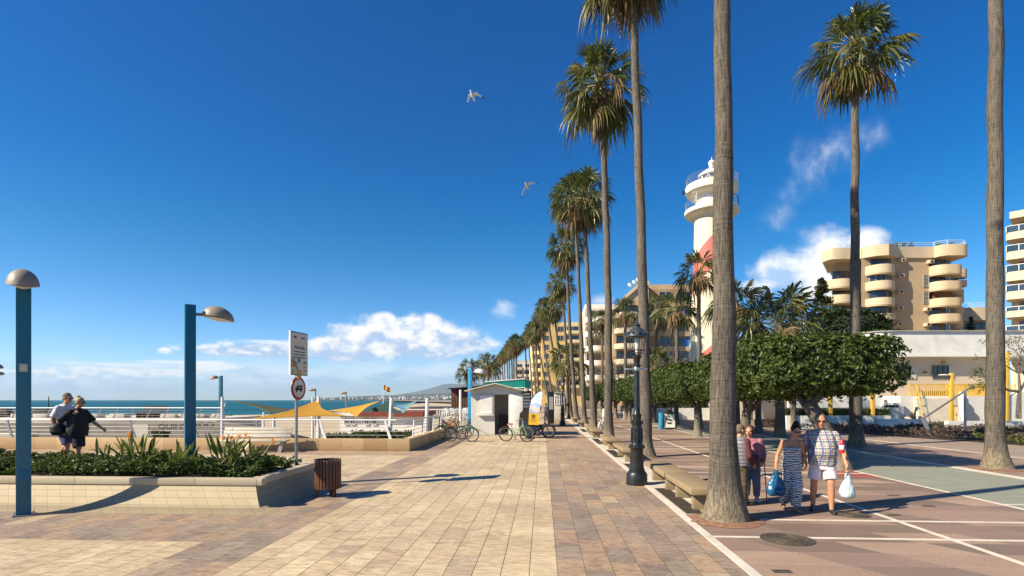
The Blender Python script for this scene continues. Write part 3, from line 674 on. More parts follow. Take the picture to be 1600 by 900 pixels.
# ---- white hall with a raised terrace
F = Face(1372, 46.); X, Z = F.x, F.z
H1 = F.thing('terrace_hall', 'low hall with a tall blank white parapet over a beige wall with dark windows', 'building')
zf = 2.36
w = MB(); w.sprism(X(1376)-.6, X(1576)-.6, .9, 12, zf, Z(557), .64); w.build('wall', M['beige_wall'], H1)
bm_ = MB(); out = [(X(1366)+7., 12), (X(1366), 1.4)]+arc(X(1366)+1.6, 1.6, 1.6, pi, 1.5*pi, 8)+[(X(1660), 0), (X(1660), 12)]
bm_.prism(out, Z(557.), Z(518)); bm_.build('parapet', M['white_wall'], H1)
c_ = MB(); c_.ring_wall([(x, y-.0) for x, y in out[1:-1]], Z(518), Z(516.4), .3); c_.build('coping', M['concrete'], H1)
for x0, x1 in ((1408, 1434), (1469.5, 1494)):
    window(H1, X(x0), X(x1), Z(590.5), Z(571), .86, 3, 0, M['frame_dark'])
    r_ = MB(); r_.bbox(X(x1)+.05, X(x1+9), .82, .9, Z(591), Z(570.5)); r_.build('shutter_or_reveal', M['concrete_pale'], H1)  # bright lit window reveal put in as a flat pale panel, no shutter
for px, py in ((1457, 581), (1540, 581.5)):
    v = MB(); v.bevbox((X(px), .82, Z(py)), (.28, .16, .12), .02); v.build('wall_vent', M['shutter_brown'], H1)  # small brown wall vents, not lamps
v = MB(); v.bevbox((X(1487), .86, Z(565)), (.36, .1, .22), .015); v.build('wall_plaque', mat('ochre', (.35, .22, .06), .6), H1)
d = MB(); d.bbox(X(1578), X(1660), 5.5, 12, 0, Z(560)); d.build('recess_wall', M['beige_wall'], H1)
window(H1, X(1580), X(1606), Z(574), Z(562), 5.4, 4, 0, M['frame_dark'])
window(H1, X(1578), X(1606), Z(612), Z(583), 5.4, 3, 0, M['frame_dark'])
tr = struct(MB().bbox(X(1378), X(1660), -2.2, 12, 0, zf-.002).build('terrace_ground', M['white_wall'], None, F.loc, YAW))
q = MB()
for i in range(38): q.bbox(X(1395)+i*.165, X(1395)+i*.165+.07, -1.9, -1.84, zf+.06, zf+.92)
q.bbox(X(1395), X(1508), -1.9, -1.84, zf+.92, zf+1.0); q.bbox(X(1395), X(1508), -1.9, -1.84, zf+.0, zf+.06)
tag(q.build('yellow_railing', M['yellow_paint'], None, F.loc, YAW), 'yellow slatted railing along the edge of the raised terrace', 'railing')
# stairs up to the terrace
F2 = Face(1440, 40.); X2, Z2 = F2.x, F2.z
st_ = F2.thing('terrace_stairs', 'broad cream steps with a sloping white side wall climbing to the terrace', 'stairs')
b = MB(); n = 14
for i in range(n):
    x0 = i*.19; b.bbox(x0, x0+3.0+.05*i, i*.30, i*.30+.303 if i < n-1 else 5.3, 0, (i+1)*zf/n)
b.build('step', M['concrete_pale'], st_)
b = MB()
for i in range(n):
    x0 = i*.19+3.0+.05*i; b.extr([(0, 0), (.3, 0), (.3, (i+1)*zf/n+.42), (0, i*zf/n+.42)], lambda a, c, t, x0=x0, i=i: (x0+.02+t, i*.30+a, c), .28)
b.build('side_wall', M['white_wall'], st_)
b = MB(); b.add([(-1.4, 5., 0), (0, 0, 0), (0, 5., 0), (-1.4, 5., zf), (0, 0, .2), (0, 5., zf)], [(0, 2, 1), (3, 4, 5), (0, 1, 4, 3), (1, 2, 5, 4), (2, 0, 3, 5)]); b.build('end_wall', M['cream_wall'], st_)
for xo in (.15, 2.6):
    q = MB(); q.tube([(xo, .1, 1.0), (xo+2.55, 4.1, zf+.95)], .028, 6); q.tube([(xo+2.55, 4.1, zf+.95), (xo+2.55, 4.1, zf+.1)], .028, 6)
    for k in range(4): q.bbox(xo+.16+k*.72, xo+.21+k*.72, .25+k*1.1, .30+k*1.1, .1+k*.62, 1.05+k*.62)
    q.build('handrail', M['yellow_paint'], st_)
def blocks(name, label, cat, items, m, d, px0, group=None):
    F = Face(px0, d); T = MB()
    for (x0, x1, y0, y1, a, b_) in items: T.bbox(F.x(x0), F.x(x1), a, b_, F.z(y1) if y1 < 700 else 0, F.z(y0))
    return tag(T.build(name, m, None, F.loc, YAW), label, cat, group)
blocks('stepped_planter', 'white stepped planter boxes climbing beside the cream stairs', 'planter', [(1390, 1404, 637, 999, 0, 1.6), (1404.05, 1418, 629, 999, .4, 2.0), (1418.05, 1434, 619, 999, .8, 2.6)], M['white_wall'], 41., 1390)
blocks('garden_wall', 'white garden wall with a shaded lower recess behind the clipped fig trees', 'wall', [(1232, 1381, 618, 637, 0, .4), (1236, 1381, 637, 999, .9, 1.3)], M['white_wall'], 43., 1232)
blocks('bed_wall', 'low white wall in front of the dark hedge beyond the clipped figs', 'wall', [(1229, 1392, 649.5, 999, 0, .3)], M['white_wall'], 38., 1229)
blocks('bed_kerb', 'long white kerb wall behind the purple shrubs at the foot of the stairs', 'wall', [(1482, 1640, 658, 999, 0, .35), (1372, 1445, 655, 999, .1, .4)], M['white_wall'], 36., 1482)
# ramp wall beyond the stairs
F3 = Face(1560, 40.); q = MB(); q.extr([(F3.x(1562), 0), (F3.x(1640), 0), (F3.x(1640), F3.z(592)), (F3.x(1600), F3.z(611)), (F3.x(1571), F3.z(624)), (F3.x(1562), F3.z(634))], lambda a, c, t: (a, t, c), .35)
tag(q.build('ramp_wall', M['white_wall'], None, F3.loc, YAW), 'white sloping ramp wall rising beside the smooth palm trunk', 'wall')
blocks('plaza_wall', 'long low white wall at the far side of the plaza behind the blue poster stand', 'wall', [(972, 1109, 637.5, 999, 0, .3)], M['white_wall'], 57., 972)
blocks('sand_house_wall', 'sand coloured wall with a dark doorway beyond the clipped fig trees', 'wall', [(1120, 1168, 616, 999, 0, .4), (1172, 1236, 606, 999, .3, .7)], M['cream_wall'], 56., 1120)
# ================================================================ VEGETATION
def trunk_mat(name, dark, light, base, vs=1.):
    m, t, b = newmat(name)
    o = objco(t); x, y, z = t.sep(o)
    fib = t.noise(t.vm('MULTIPLY', o, (34*vs, 34*vs, 3.2*vs)), 1., 7, .75, .4)
    wob = t.m('ADD', z, t.m('MULTIPLY', t.noise(t.vm('MULTIPLY', o, (5, 5, 2)), 1., 4), .14))
    ring = t.noise(t.comb(0., 0., t.m('MULTIPLY', wob, 24.*vs)), 1., 5, .8)
    big = t.noise(t.vm('MULTIPLY', o, (.8, .8, .5)), 1., 4, .6)
    h = t.m('ADD', t.m('MULTIPLY', fib, .85), t.m('MULTIPLY', ring, .58)); h = t.m('SUBTRACT', h, .17)
    c = t.ramp(h, [(.36, tuple(k*.3 for k in dark)), (.46, dark), (.58, light), (.72, tuple(min(1, k*1.35) for k in light))])
    c = t.mix(1., c, t.mix(t.step(big, .25, .75), (.72, .72, .74), (1.12, 1.08, 1.02)), 'MULTIPLY')
    foot = t.step(t.m('ADD', z, t.m('MULTIPLY', t.noise(t.vm('MULTIPLY', o, (7, 7, 1.5)), 1., 3), .8)), .55, 1.35, 1., 0.)
    c = t.mix(t.m('MULTIPLY', foot, .8), c, t.mix(t.step(fib, .38, .6), tuple(k*.4 for k in base), base))
    t.put(b.inputs['Base Color'], c); b.inputs['Roughness'].default_value = .88; b.inputs['Specular IOR Level'].default_value = .2
    t.put(b.inputs['Normal'], t.bump(h, .95, .035))
    return m
M['trunk'] = trunk_mat('palm_trunk', (.070, .062, .053), (.165, .147, .124), (.33, .275, .19))
M['bark'] = trunk_mat('fig_bark', (.08, .072, .06), (.165, .15, .128), (.30, .26, .20), .8)
M['frond_a'] = leafmat('palm_frond_green', (.022, .040, .011), (.095, .118, .030), .36, .2)
M['frond_b'] = leafmat('palm_frond_olive', (.055, .062, .018), (.19, .17, .052), .4, .22)
M['frond_dead'] = leafmat('palm_frond_dry', (.075, .042, .02), (.27, .185, .09), .7, .2)
M['petiole'] = mat('petiole', (.20, .19, .075), .55, .2, 3)
M['fig_leaf'] = leafmat('fig_leaf', (.016, .035, .006), (.080, .112, .017), .5, .18)
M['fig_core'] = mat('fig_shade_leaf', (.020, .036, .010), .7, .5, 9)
M['shrub_leaf'] = leafmat('shrub_leaf', (.022, .046, .009), (.085, .135, .026), .55, .22)
M['strelitzia'] = leafmat('strelitzia_leaf', (.055, .085, .02), (.20, .225, .055), .38, .3)
M['purple_leaf'] = leafmat('purple_leaf', (.045, .03, .03), (.13, .09, .08), .6, .15)
M['lime_leaf'] = leafmat('lime_leaf', (.08, .12, .02), (.2, .24, .04), .5, .25)
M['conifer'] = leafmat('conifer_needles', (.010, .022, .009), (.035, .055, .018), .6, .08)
M['conifer_pale'] = leafmat('cypress_needles', (.03, .045, .013), (.08, .095, .026), .6, .1)  # paler needle colour, used for the cypress only
M['mulch'] = mat('tree_mulch', (.23, .12, .07), .95, .35, 18, .7, 40, dirt=(.36, .28, .18))
def fan_leaf(b, p0, d, L, blade, rr, kd, kp, droop=.5, nseg=15, tri=True):
    "fan frond: a bowed stalk, then pleated segments with hanging tips"
    d = Vector(d).normalized(); up = Vector((0, 0, 1)); side = d.cross(up)
    if side.length < .05: side = Vector((1, 0, 0))
    side.normalize(); nrm = side.cross(d).normalized()
    p1 = p0 + d*L*.55 + up*.02; p2 = p0 + d*L - up*(L*.10*droop)
    d2 = (p2-p1).normalized()
    b.mset(kp).tube([p0, p1, p2], [.028, .020, .014], 3, False)
    roll = rr.uniform(-1.1, 1.1); side = (side*cos(roll)+nrm*sin(roll)).normalized(); nrm = side.cross(d2).normalized()
    span = radians(rr.uniform(62, 112)); vee = rr.uniform(.2, .75)
    b.mset(kd)
    for i in range(nseg):
        q = (i+.5)/nseg*2-1; a = q*span
        dr = (d2*cos(a)+side*sin(a)); dr = (dr + nrm*(.22*(1-abs(q))*0 - vee*abs(q))).normalized()
        ln = blade*(1-.32*abs(q)**1.6)*rr.uniform(.86, 1.08)
        wd = ln*span/nseg*1.12
        cr = dr.cross(nrm).normalized(); lift = nrm*(wd*.32*(1 if i % 2 else -1))
        m0 = p2 + dr*ln*.10; m1 = p2 + dr*ln*.5 - up*(ln*.06*droop); m2 = p2 + dr*ln*.76 - up*(ln*(.22*droop)) ; m3 = p2 + dr*ln*.93 - up*(ln*(.50*droop)*rr.uniform(.7, 1.4))
        w1, w2 = wd*.5, wd*.26
        b.add([m0-cr*.012, m0+cr*.012, m1-cr*w1*.55-lift, m1+cr*w1*.55+lift, m2-cr*w2*.6-lift*.4, m2+cr*w2*.6+lift*.4, m3], [(0, 1, 3, 2), (2, 3, 5, 4), (4, 5, 6)])
def palm_crown(seed, n=82, L=1.24, blade=1.02, lo=-58, olive=.5):
    r = random.Random(seed); b = MB()
    for i in range(n):
        q = (i+.5)/n; el = radians(88 - (88-lo)*q**.9 + r.uniform(-17, 17)); az = i*2.39996+r.uniform(-.6, .6)
        d = (cos(az)*cos(el), sin(az)*cos(el), sin(el))
        k = 1 if r.random() < olive*(0.35+q) else 0
        fan_leaf(b, Vector((d[0]*.1, d[1]*.1, .05-.35*q)), d, L*r.uniform(.62, 1.15)*(.72+.3*min(1, q*2)), blade*r.uniform(.75, 1.12), r, 3 if q > .72 and r.random() < .4 else k, 2, droop=r.uniform(.35, .8)+.8*q)
    return b.mesh('crown', [M['frond_a'], M['frond_b'], M['petiole'], M['frond_dead']])
def palm_skirt(seed, n=34, length=1.65, R=.72):
    r = random.Random(seed); b = MB()
    for i in range(n):
        q = (i+.5)/n; el = radians(-30-52*q+r.uniform(-8, 8)); az = i*2.39996+r.uniform(-.4, .4)
        d = (cos(az)*cos(el), sin(az)*cos(el), sin(el))
        fan_leaf(b, Vector((d[0]*.12, d[1]*.12, -.25-.6*q)), d, R*r.uniform(.7, 1.1), length*.52*r.uniform(.8, 1.15), r, 0 if r.random() < .8 else 1, 0, droop=1.3, nseg=10)
    return b.mesh('skirt', [M['frond_dead'], M['frond_b']])
CROWNS = [palm_crown(s) for s in (1, 2, 3, 4)]
SKIRTS = [palm_skirt(s) for s in (11, 12, 13)]
BIGCROWNS = [palm_crown(s, 30, 1.25, 1.35, -45, .5) for s in (21, 22, 23)]
def trunk_mesh(base, top, r0, r1, flare, n=14, seed=0, wig=.04, segs=26, dent=.03, tp=2.1):
    "slightly bowed trunk, swollen foot, uneven girth; local coordinates at its base"
    r = random.Random(seed); base = Vector(base); top = Vector(top); H = (top-base).length
    b = MB(); pts = []; rad = []
    ph = r.uniform(0, 6); bow = r.uniform(-1, 1)*wig*H*.22; bowy = r.uniform(-1, 1)*wig*H*.15
    for i in range(segs+1):
        q = (i/segs)**1.5; z = q*H
        p = (top-base)*q + Vector((bow*sin(pi*q)+.02*sin(z*1.9+ph), bowy*sin(pi*q)+.02*cos(z*1.6+ph), 0)); pts.append(p)
        w = r0+(r1-r0)*(1-(1-q)**tp)
        rad.append(w*(1+dent*sin(z*2.3+ph)+dent*.8*sin(z*5.1+ph*2)) + flare*math.exp(-(z/.34)**1.1))
    b.tube(pts, rad, n)
    if flare:
        for k in range(len(b.v)):
            x, y, z = b.v[k]
            if z < 1.0:
                a = atan2(y, x); f = 1+.10*(1-z)*mnoise.noise(Vector((cos(a)*2.5, sin(a)*2.5, z*2+seed))); b.v[k] = (x*f, y*f, z)
    return b.mesh('trunk', M['trunk'], radians(60))
def palm(label, bp, tp0, r0=.2, r1=.13, flare=.16, crown=None, skirt=None, cs=1., ss=1., seed=0, group='tall fan palms along the promenade', n=14, name='fan_palm', tp=2.1):
    "bp, tp: world positions of foot and top of trunk"
    bp, tp_ = Vector(bp), Vector(tp0)
    t = thing(name, label, 'palm', bp, 0, group)
    link('trunk', trunk_mesh((0, 0, 0), tp_-bp, r0, r1, flare, n, seed, tp=tp), t)
    if crown is not None:
        c = link('crown', crown, t, tp_-bp, seed*1.7); c.scale = (cs,)*3
        if skirt is not None:
            s = link('skirt', skirt, t, tp_-bp+Vector((0, 0, .1)), seed*2.3); s.scale = (ss, ss, ss)
    return t
def PT(px, py, d): return P(px, py, d)
def gz(px, py): p = G(px, py); p.z = 0; return p
def dist(py): return FP*CAMZ/(py-625)
AV = 'tall fan palms lining the stone benches'
# nearest palm, crown above the picture
bp = gz(1131, 813); palm('thick nearest fan palm trunk with a flared pale foot, standing behind the first bench', bp, P(1124, -690, dist(813)), .262, .118, .16, CROWNS[0], SKIRTS[0], 1.05, 1.1, 3, AV, 28, tp=3.2)
bp = gz(1010, 714); palm('fan palm trunk directly behind the near black lantern post, crown cut off above', bp, P(985, -82, dist(714)), .235, .135, .14, CROWNS[1], SKIRTS[1], 1.0, 1.05, 5, AV, 20)
bp = gz(951, 691); palm('fan palm with a ragged dark crown and hanging dry skirt, standing between two benches', bp, P(937, 128, dist(691)), .22, .145, .14, CROWNS[2], SKIRTS[2], 1.14, 1.06, 8, AV, 16)
spec = [(928, 671, 911, 303, 0, 'fan palm overlapping crowns with its neighbour below the lower gull'),
        (913, 662, 897, 300, 1, 'slightly shorter fan palm sharing a crown cluster near the lower gull'),
        (901, 656.5, 884, 382, 3, 'fan palm whose crown hangs just under the paired crowns'),
        (892, 652.5, 876, 441, 2, 'mid height fan palm seen against the yellow tower edge'),
        (884, 649.5, 864, 478, 1, 'fan palm with a crown just above the yellow tower'),
        (877, 647.5, 853, 480, 0, 'fan palm leaning seaward above the stepped pale block'),
        (868, 645, 844, 500, 3, 'small far fan palm in front of the stepped pale block'),
        (860, 643, 836, 515, 2, 'smallest fan palm of the avenue, above the turquoise awning')]
for i, (bx, by, tx, ty, c, lab) in enumerate(spec):
    palm(lab, gz(bx, by), P(tx, ty, dist(by)), .23, .14, .13, CROWNS[c], SKIRTS[i % 3], 1.16 if i < 3 else .98, 1.1 if i < 3 else .95, 20+i, AV, 10)
# plaza side
bp = gz(1338, 697); palm('tall fan palm with a full untidy crown in front of the sand coloured apartment block', bp, P(1337, 72, dist(697)), .28, .15, .10, CROWNS[3], SKIRTS[0], 1.06, .95, 41, 'fan palms across the plaza', 18)
bp = gz(1556, 733); palm('smooth tall palm trunk before the cream balcony building, crown out of view', bp, P(1560, -330, dist(733)), .25, .17, .18, CROWNS[0], SKIRTS[1], 1., 1., 44, 'fan palms across the plaza', 22)
bp = gz(1219, 683); palm('fan palm with a pale trunk rising out of the clipped fig hedge', bp, P(1218, 505, dist(683)), .27, .2, .12, BIGCROWNS[0], SKIRTS[2], 1.25, .8, 46, 'fan palms across the plaza', 14)
SG = 'young fan palms behind the fig hedge'
for i, (bx, tx, ty, d, c, cs, lab) in enumerate([
    (1093, 1091, 425, 40, 0, .92, 'slim fan palm in front of the lighthouse tower'),
    (1057, 1058, 482, 46, 1, .98, 'fan palm with drooping green fronds in front of the brick block'),
    (1152, 1150, 470, 33, 2, .95, 'fan palm with bright arching fronds just behind the nearest palm trunk'),
    (1186, 1184, 500, 34, 1, 1.05, 'stout fan palm with a dense dark crown among the plaza palms'),
    (1240, 1239, 498, 38, 2, .95, 'squat fan palm beside the dark conifers'),
    (1028, 1026, 478, 60, 0, .85, 'fan palm half hidden behind the lantern post trunk'),
    (978, 977, 485, 56, 1, .85, 'fan palm in front of the stepped cream wing'),
    (940, 941, 500, 70, 2, .95, 'fan palm in front of the rounded cream block'),
    (1022, 1024, 568, 50, 0, .9, 'low fan palm whose crown rests on top of the fig hedge'),
    (888, 887, 560, 62, 2, 1.2, 'bushy fan palm in front of the yellow tower')]):
    g0 = P(bx, 625, d); g0.z = 0
    palm(lab, g0, P(tx, ty, d), .2, .15, .1, BIGCROWNS[c], SKIRTS[i % 3], cs, cs*.72, 60+i, SG, 10)
# far palms on the sea side of the promenade
for i, (px, ty, d, cs, lab) in enumerate([(731, 577, 78, .95, 'lone palm above the maroon restaurant roof'), (763, 568, 84, 1.1, 'bushier palm left of the distant palm row above the turquoise awning'), (757, 572, 92, .9, 'slim palm close behind the bushier one')]):
    g0 = P(px, 625, d); g0.z = -.01
    palm(lab, g0, P(px-1, ty, d), .25, .2, .1, BIGCROWNS[i], SKIRTS[i], cs, cs*.7, 80+i, 'seaward palms behind the kiosk', 8)
FARG = 'distant double row of fan palms'
for i in range(11):
    q = i/10; px = 806-q*36; ty = 534+q*38; d = 118+q*150
    g0 = P(px+2, 625, d); g0.z = -.012
    palm('distant fan palm in the dense row beyond the turquoise awning', g0, P(px, ty, d), .3, .22, 0, CROWNS[i % 4], SKIRTS[i % 3], 1.15, 1.3, 100+i, FARG, 6)
for i in range(4):
    q = i/3; px = 836-q*16; ty = 512+q*18; d = 105+q*60
    g0 = P(px+8, 625, d); g0.z = -.012
    palm('distant fan palm in front of the pale stepped blocks', g0, P(px, ty, d), .28, .2, 0, CROWNS[(i+1) % 4], SKIRTS[i % 3], 1.1, 1.25, 120+i, 'far fan palms by the pale blocks', 6)
# ---- mulch pits
for (px, py, rr_) in ((1131, 813, .62), (1010, 714, .5), (951, 691, .5), (928, 671, .5), (913, 662, .5), (1556, 733, .62)):
    p = gz(px, py); b = MB(); r = random.Random(px)
    pts = [(rr_*(1+.12*r.uniform(-1, 1))*cos(2*pi*i/22), rr_*(1+.12*r.uniform(-1, 1))*sin(2*pi*i/22)) for i in range(22)]
    b.add([(x, y, .006) for x, y in pts]+[(x*.6, y*.6, .05) for x, y in pts]+[(0, 0, .06)], [(i, (i+1) % 22, 22+(i+1) % 22, 22+i) for i in range(22)]+[(22+i, 22+(i+1) % 22, 44) for i in range(22)])
    o = b.build('mulch', M['mulch'], None, (p.x, p.y, 0)); struct(o, 'stuff'); tag(o, 'reddish mulch around a palm foot', 'mulch', 'mulch rings at palm feet')
# ---- clipped fig trees joined into one hedge
def leaf_cloud(b, fn, n, size, r, fold=.25, k=0):
    "n small folded leaves; fn() gives (point, outward normal)"
    for _ in range(n):
        p, nn = fn(); nn = (nn + Vector((r.gauss(0, .45), r.gauss(0, .45), r.gauss(0, .45)+.15))).normalized()
        a = nn.orthogonal().normalized(); a = (Matrix.Rotation(r.uniform(0, 2*pi), 3, nn) @ a); c = nn.cross(a)
        s = size*r.uniform(.65, 1.25); w = s*.30
        b.mset(k).add([p-a*s*.5, p-c*w+nn*s*fold*.4, p+a*s*.5-nn*s*.1, p+c*w+nn*s*fold*.4], [(0, 1, 2), (0, 2, 3)])
def sbox(u, v, hx, hy, hz, e):
    "point on a rounded box (superellipsoid) and its normal"
    def pw(x, e): return math.copysign(abs(x)**e, x)
    cu, su, cv, sv = cos(u), sin(u), cos(v), sin(v)
    p = Vector((hx*pw(cv, e)*pw(cu, e), hy*pw(cv, e)*pw(su, e), hz*pw(sv, e)))
    n = Vector((pw(cv, 2-e)*pw(cu, 2-e)/hx, pw(cv, 2-e)*pw(su, 2-e)/hy, pw(sv, 2-e)/hz)); n.normalize(); return p, n
def fig_crown(seed, hx, hy, hz, n, size):
    r = random.Random(seed); b = MB(); off = Vector((seed*3.7, seed*1.3, 0))
    def lump(p): return 1+.10*mnoise.noise(p*.9+off)+.09*mnoise.noise(p*2.1+off)+.04*mnoise.noise(p*4.5+off)
    def fn():
        # even coverage: pick a direction on a cube
        f = r.random(); a, c = r.uniform(-1, 1), r.uniform(-1, 1); sx, sy, sz = hy*hz, hx*hz, hx*hy; tt = sx+sy+sz; s_ = r.choice((-1, 1))
        q = Vector((s_, a, c)) if f < sx/tt else Vector((a, s_, c)) if f < (sx+sy)/tt else Vector((a, c, s_))
        u = atan2(q.y, q.x); v = atan2(q.z, sqrt(q.x*q.x+q.y*q.y))
        e = .42; m = max(abs(q.x), abs(q.y), abs(q.z)); rad = (abs(q.x)**(2/e)+abs(q.y)**(2/e)+abs(q.z)**(2/e))**(-e/2)
        hole = .22 if mnoise.noise(Vector((q.x*hx, q.y*hy, q.z*hz))*rad*1.7+off) < -.22 else 0
        p = Vector((q.x*hx*rad, q.y*hy*rad, q.z*hz*rad))*(1-hole*r.random()); nn = Vector((math.copysign(abs(q.x)**3, q.x)/hx, math.copysign(abs(q.y)**3, q.y)/hy, math.copysign(abs(q.z)**3, q.z)/hz)).normalized()
        return p*lump(p)*(1-.26*r.random()**1.6+.05*r.random()**3), nn
    leaf_cloud(b, fn, n, size, r)
    # twig tips that escape the clipped outline
    for _ in range(int(n*.022)):
        p, nn = fn(); tip = p+nn*r.uniform(.08, .28)
        for k in range(4):
            q = p.lerp(tip, (k+1)/4); leaf_cloud(b, lambda q=q, nn=nn: (q+Vector((r.gauss(0, .04), r.gauss(0, .04), r.gauss(0, .04))), nn), 1, size*.9, r)
    # inner mass of shaded leaves
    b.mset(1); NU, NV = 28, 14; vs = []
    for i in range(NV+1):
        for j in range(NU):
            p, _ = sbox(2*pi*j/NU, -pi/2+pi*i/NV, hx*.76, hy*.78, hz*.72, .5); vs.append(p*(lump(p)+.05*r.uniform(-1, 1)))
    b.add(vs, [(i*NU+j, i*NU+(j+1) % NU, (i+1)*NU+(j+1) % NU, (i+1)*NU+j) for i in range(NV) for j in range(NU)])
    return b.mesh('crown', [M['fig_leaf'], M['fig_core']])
def limb_trunk(seed, h, crown_z, spread, r0, lean=(0, 0), co=(0, 0)):
    r = random.Random(seed); b = MB(); fork = h
    b.tube([(0, 0, -.05), (.01, 0, .12), (lean[0]*.3, lean[1]*.3, fork*.45), (lean[0]*.8, lean[1]*.8, fork*.85), (lean[0], lean[1], fork)], [r0*1.7, r0*1.25, r0, r0*.95, r0*.9], 12)
    for k in range(6):
        a = k*2*pi/6+r.uniform(-.3, .3); e = Vector((co[0]+cos(a)*spread[0], co[1]+sin(a)*spread[1], crown_z)); s = Vector((lean[0], lean[1], fork-.15))
        b.tube([s, s.lerp(e, .4)+Vector((0, 0, -.08)), e], [r0*.62, r0*.42, r0*.2], 8)
    return b.mesh('trunk', M['bark'], radians(60))
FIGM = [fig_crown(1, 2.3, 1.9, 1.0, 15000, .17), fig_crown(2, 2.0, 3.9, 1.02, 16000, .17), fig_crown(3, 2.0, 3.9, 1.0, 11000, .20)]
def fig(label, px, py, cm, cz, coff=(0, 0), seed=1, lean=(0, 0), sc=(1, 1, 1), rz=0, r0=.2):
    p = gz(px, py); t = thing('fig_tree', label, 'tree', p, 0, 'clipped fig trees along the plaza')
    link('trunk', limb_trunk(seed, 1.95 if abs(lean[0]) > .5 else 1.6, cz-.25, (.7, .8), r0, lean, coff), t)
    c = link('crown', cm, t, (coff[0], coff[1], cz), rz); c.scale = sc
    return t
fig('end fig tree with a thick leaning trunk behind the man in the checked shirt', 1314, 734, FIGM[0], 3.1, (-.3, 1.2), 3, (-.75, .4), (.93, .95, .88), 0, .22)
fig('second clipped fig tree, its forked trunk showing above the old couple', 1163, 702, FIGM[1], 3.12, (.6, .2), 5, (.1, 0), (1, 1, .98), 0, .2)
fig('third clipped fig tree with a pale trunk beside the blue poster stand', 1090, 682, FIGM[1], 3.05, (.35, .6), 7, (0, .1), (1, 1, 1), pi, .19)
for i, (px, py, lab) in enumerate(((1046, 671, 'fourth clipped fig tree, behind the blue poster stand'), (1012, 663.5, 'clipped fig tree hidden partly by the lantern post'), (984, 658, 'clipped fig tree above the group in dark clothes'), (962, 653.5, 'clipped fig tree beside the trunk between two benches'), (945, 650, 'far clipped fig tree among the avenue trunks'), (931, 647, 'farthest clipped fig tree among the avenue trunks'))):
    fig(lab, px, py, FIGM[2], 3.05, (.3, 0), 9+i, (0, 0), (1, 1, 1), pi*(i % 2), .18)
# ---- conifers and dark trees behind
def conifer(seed, h, w, n, size, col=0, taper=1.0, lobes=0):
    r = random.Random(seed); b = MB()
    whorl = [(r.random()**.8, r.uniform(0, 2*pi), r.uniform(.6, 1.1)) for _ in range(int(h*7))]
    for (q, az, k) in whorl:
        z = h*(.06+.94*q); rad = w*(1-q)**taper*k+.15; tip = Vector((cos(az)*rad, sin(az)*rad, z-rad*.15)); root = Vector((0, 0, z+rad*.05))
        for _ in range(int(n/len(whorl))):
            s = r.random()**.55; p = root.lerp(tip, s)+Vector((r.gauss(0, .12*rad+.06), r.gauss(0, .12*rad+.06), r.gauss(0, .08*rad+.06)))
            nn = Vector((cos(az)*.4, sin(az)*.4, .8)); sz = size*r.uniform(.6, 1.3)
            a = Vector((r.gauss(0, 1), r.gauss(0, 1), r.gauss(0, .5))).normalized(); c = a.cross(nn).normalized()
            b.mset(0).add([p-a*sz, p+c*sz*.3, p+a*sz, p-c*sz*.3+Vector((0, 0, sz*.15))], [(0, 1, 2), (0, 2, 3)])
    return b.mesh('crown', M['conifer_pale'] if col else M['conifer'])
def bushy(seed, rx, ry, rz_, n, size, m, lob=7):
    r = random.Random(seed); b = MB(); L = [(Vector((r.uniform(-.6, .6)*rx, r.uniform(-.6, .6)*ry, r.uniform(-.5, .6)*rz_)), r.uniform(.38, .62)) for _ in range(lob)]
    def fn():
        c, k = r.choice(L); v = Vector((r.gauss(0, 1), r.gauss(0, 1), r.gauss(0, 1))).normalized()
        q = r.random()**.35; return c+Vector((v.x*rx*k*q, v.y*ry*k*q, v.z*rz_*k*q)), v
    leaf_cloud(b, fn, n, size, r); return b.mesh('crown', m)
def tree(name, label, cat, px, d, crown, cz, th, tr, group=None, rz=0., cs=1., z0=0):
    p = P(px, 625, d); t = thing(name, label, cat, (p.x, p.y, z0), 0, group)
    b = MB(); b.tube([(0, 0, 0), (.06, .05, th*.5), (0, 0, th)], [tr, tr*.8, tr*.4], 8); b.build('trunk', M['bark'], t)
    c = link('crown', crown, t, (0, 0, cz), rz); c.scale = (cs,)*3
    return t
tree('cypress', 'lighter green pointed conifer rising above the dark trees left of the apartment block', 'tree', 1284, 62, conifer(4, 13.2, 3.3, 9000, .24, 1, .8), 2.6, 13, .2)
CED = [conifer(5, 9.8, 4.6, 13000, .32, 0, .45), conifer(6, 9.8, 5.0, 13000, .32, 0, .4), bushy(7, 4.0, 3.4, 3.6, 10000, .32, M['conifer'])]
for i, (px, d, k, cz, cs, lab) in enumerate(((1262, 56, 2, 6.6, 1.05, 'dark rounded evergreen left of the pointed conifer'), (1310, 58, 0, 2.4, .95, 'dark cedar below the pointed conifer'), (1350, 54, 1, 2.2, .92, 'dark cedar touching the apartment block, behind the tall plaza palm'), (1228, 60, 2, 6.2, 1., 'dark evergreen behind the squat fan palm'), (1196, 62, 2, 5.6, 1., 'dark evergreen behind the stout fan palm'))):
    tree('cedar', lab, 'tree', px, d, CED[k], cz, 7, .22, 'dark evergreens before the apartment block', i*1.3, cs)
far_leaf = bushy(9, 2.4, 2.4, 2.2, 1500, .3, M['fig_leaf'])
tree('conifer', 'small dark conifer tip above the low side wing', 'tree', 1517, 108, conifer(9, 9, 1.7, 1600, .28, 0, .8), 9.5, 9.6, .2)
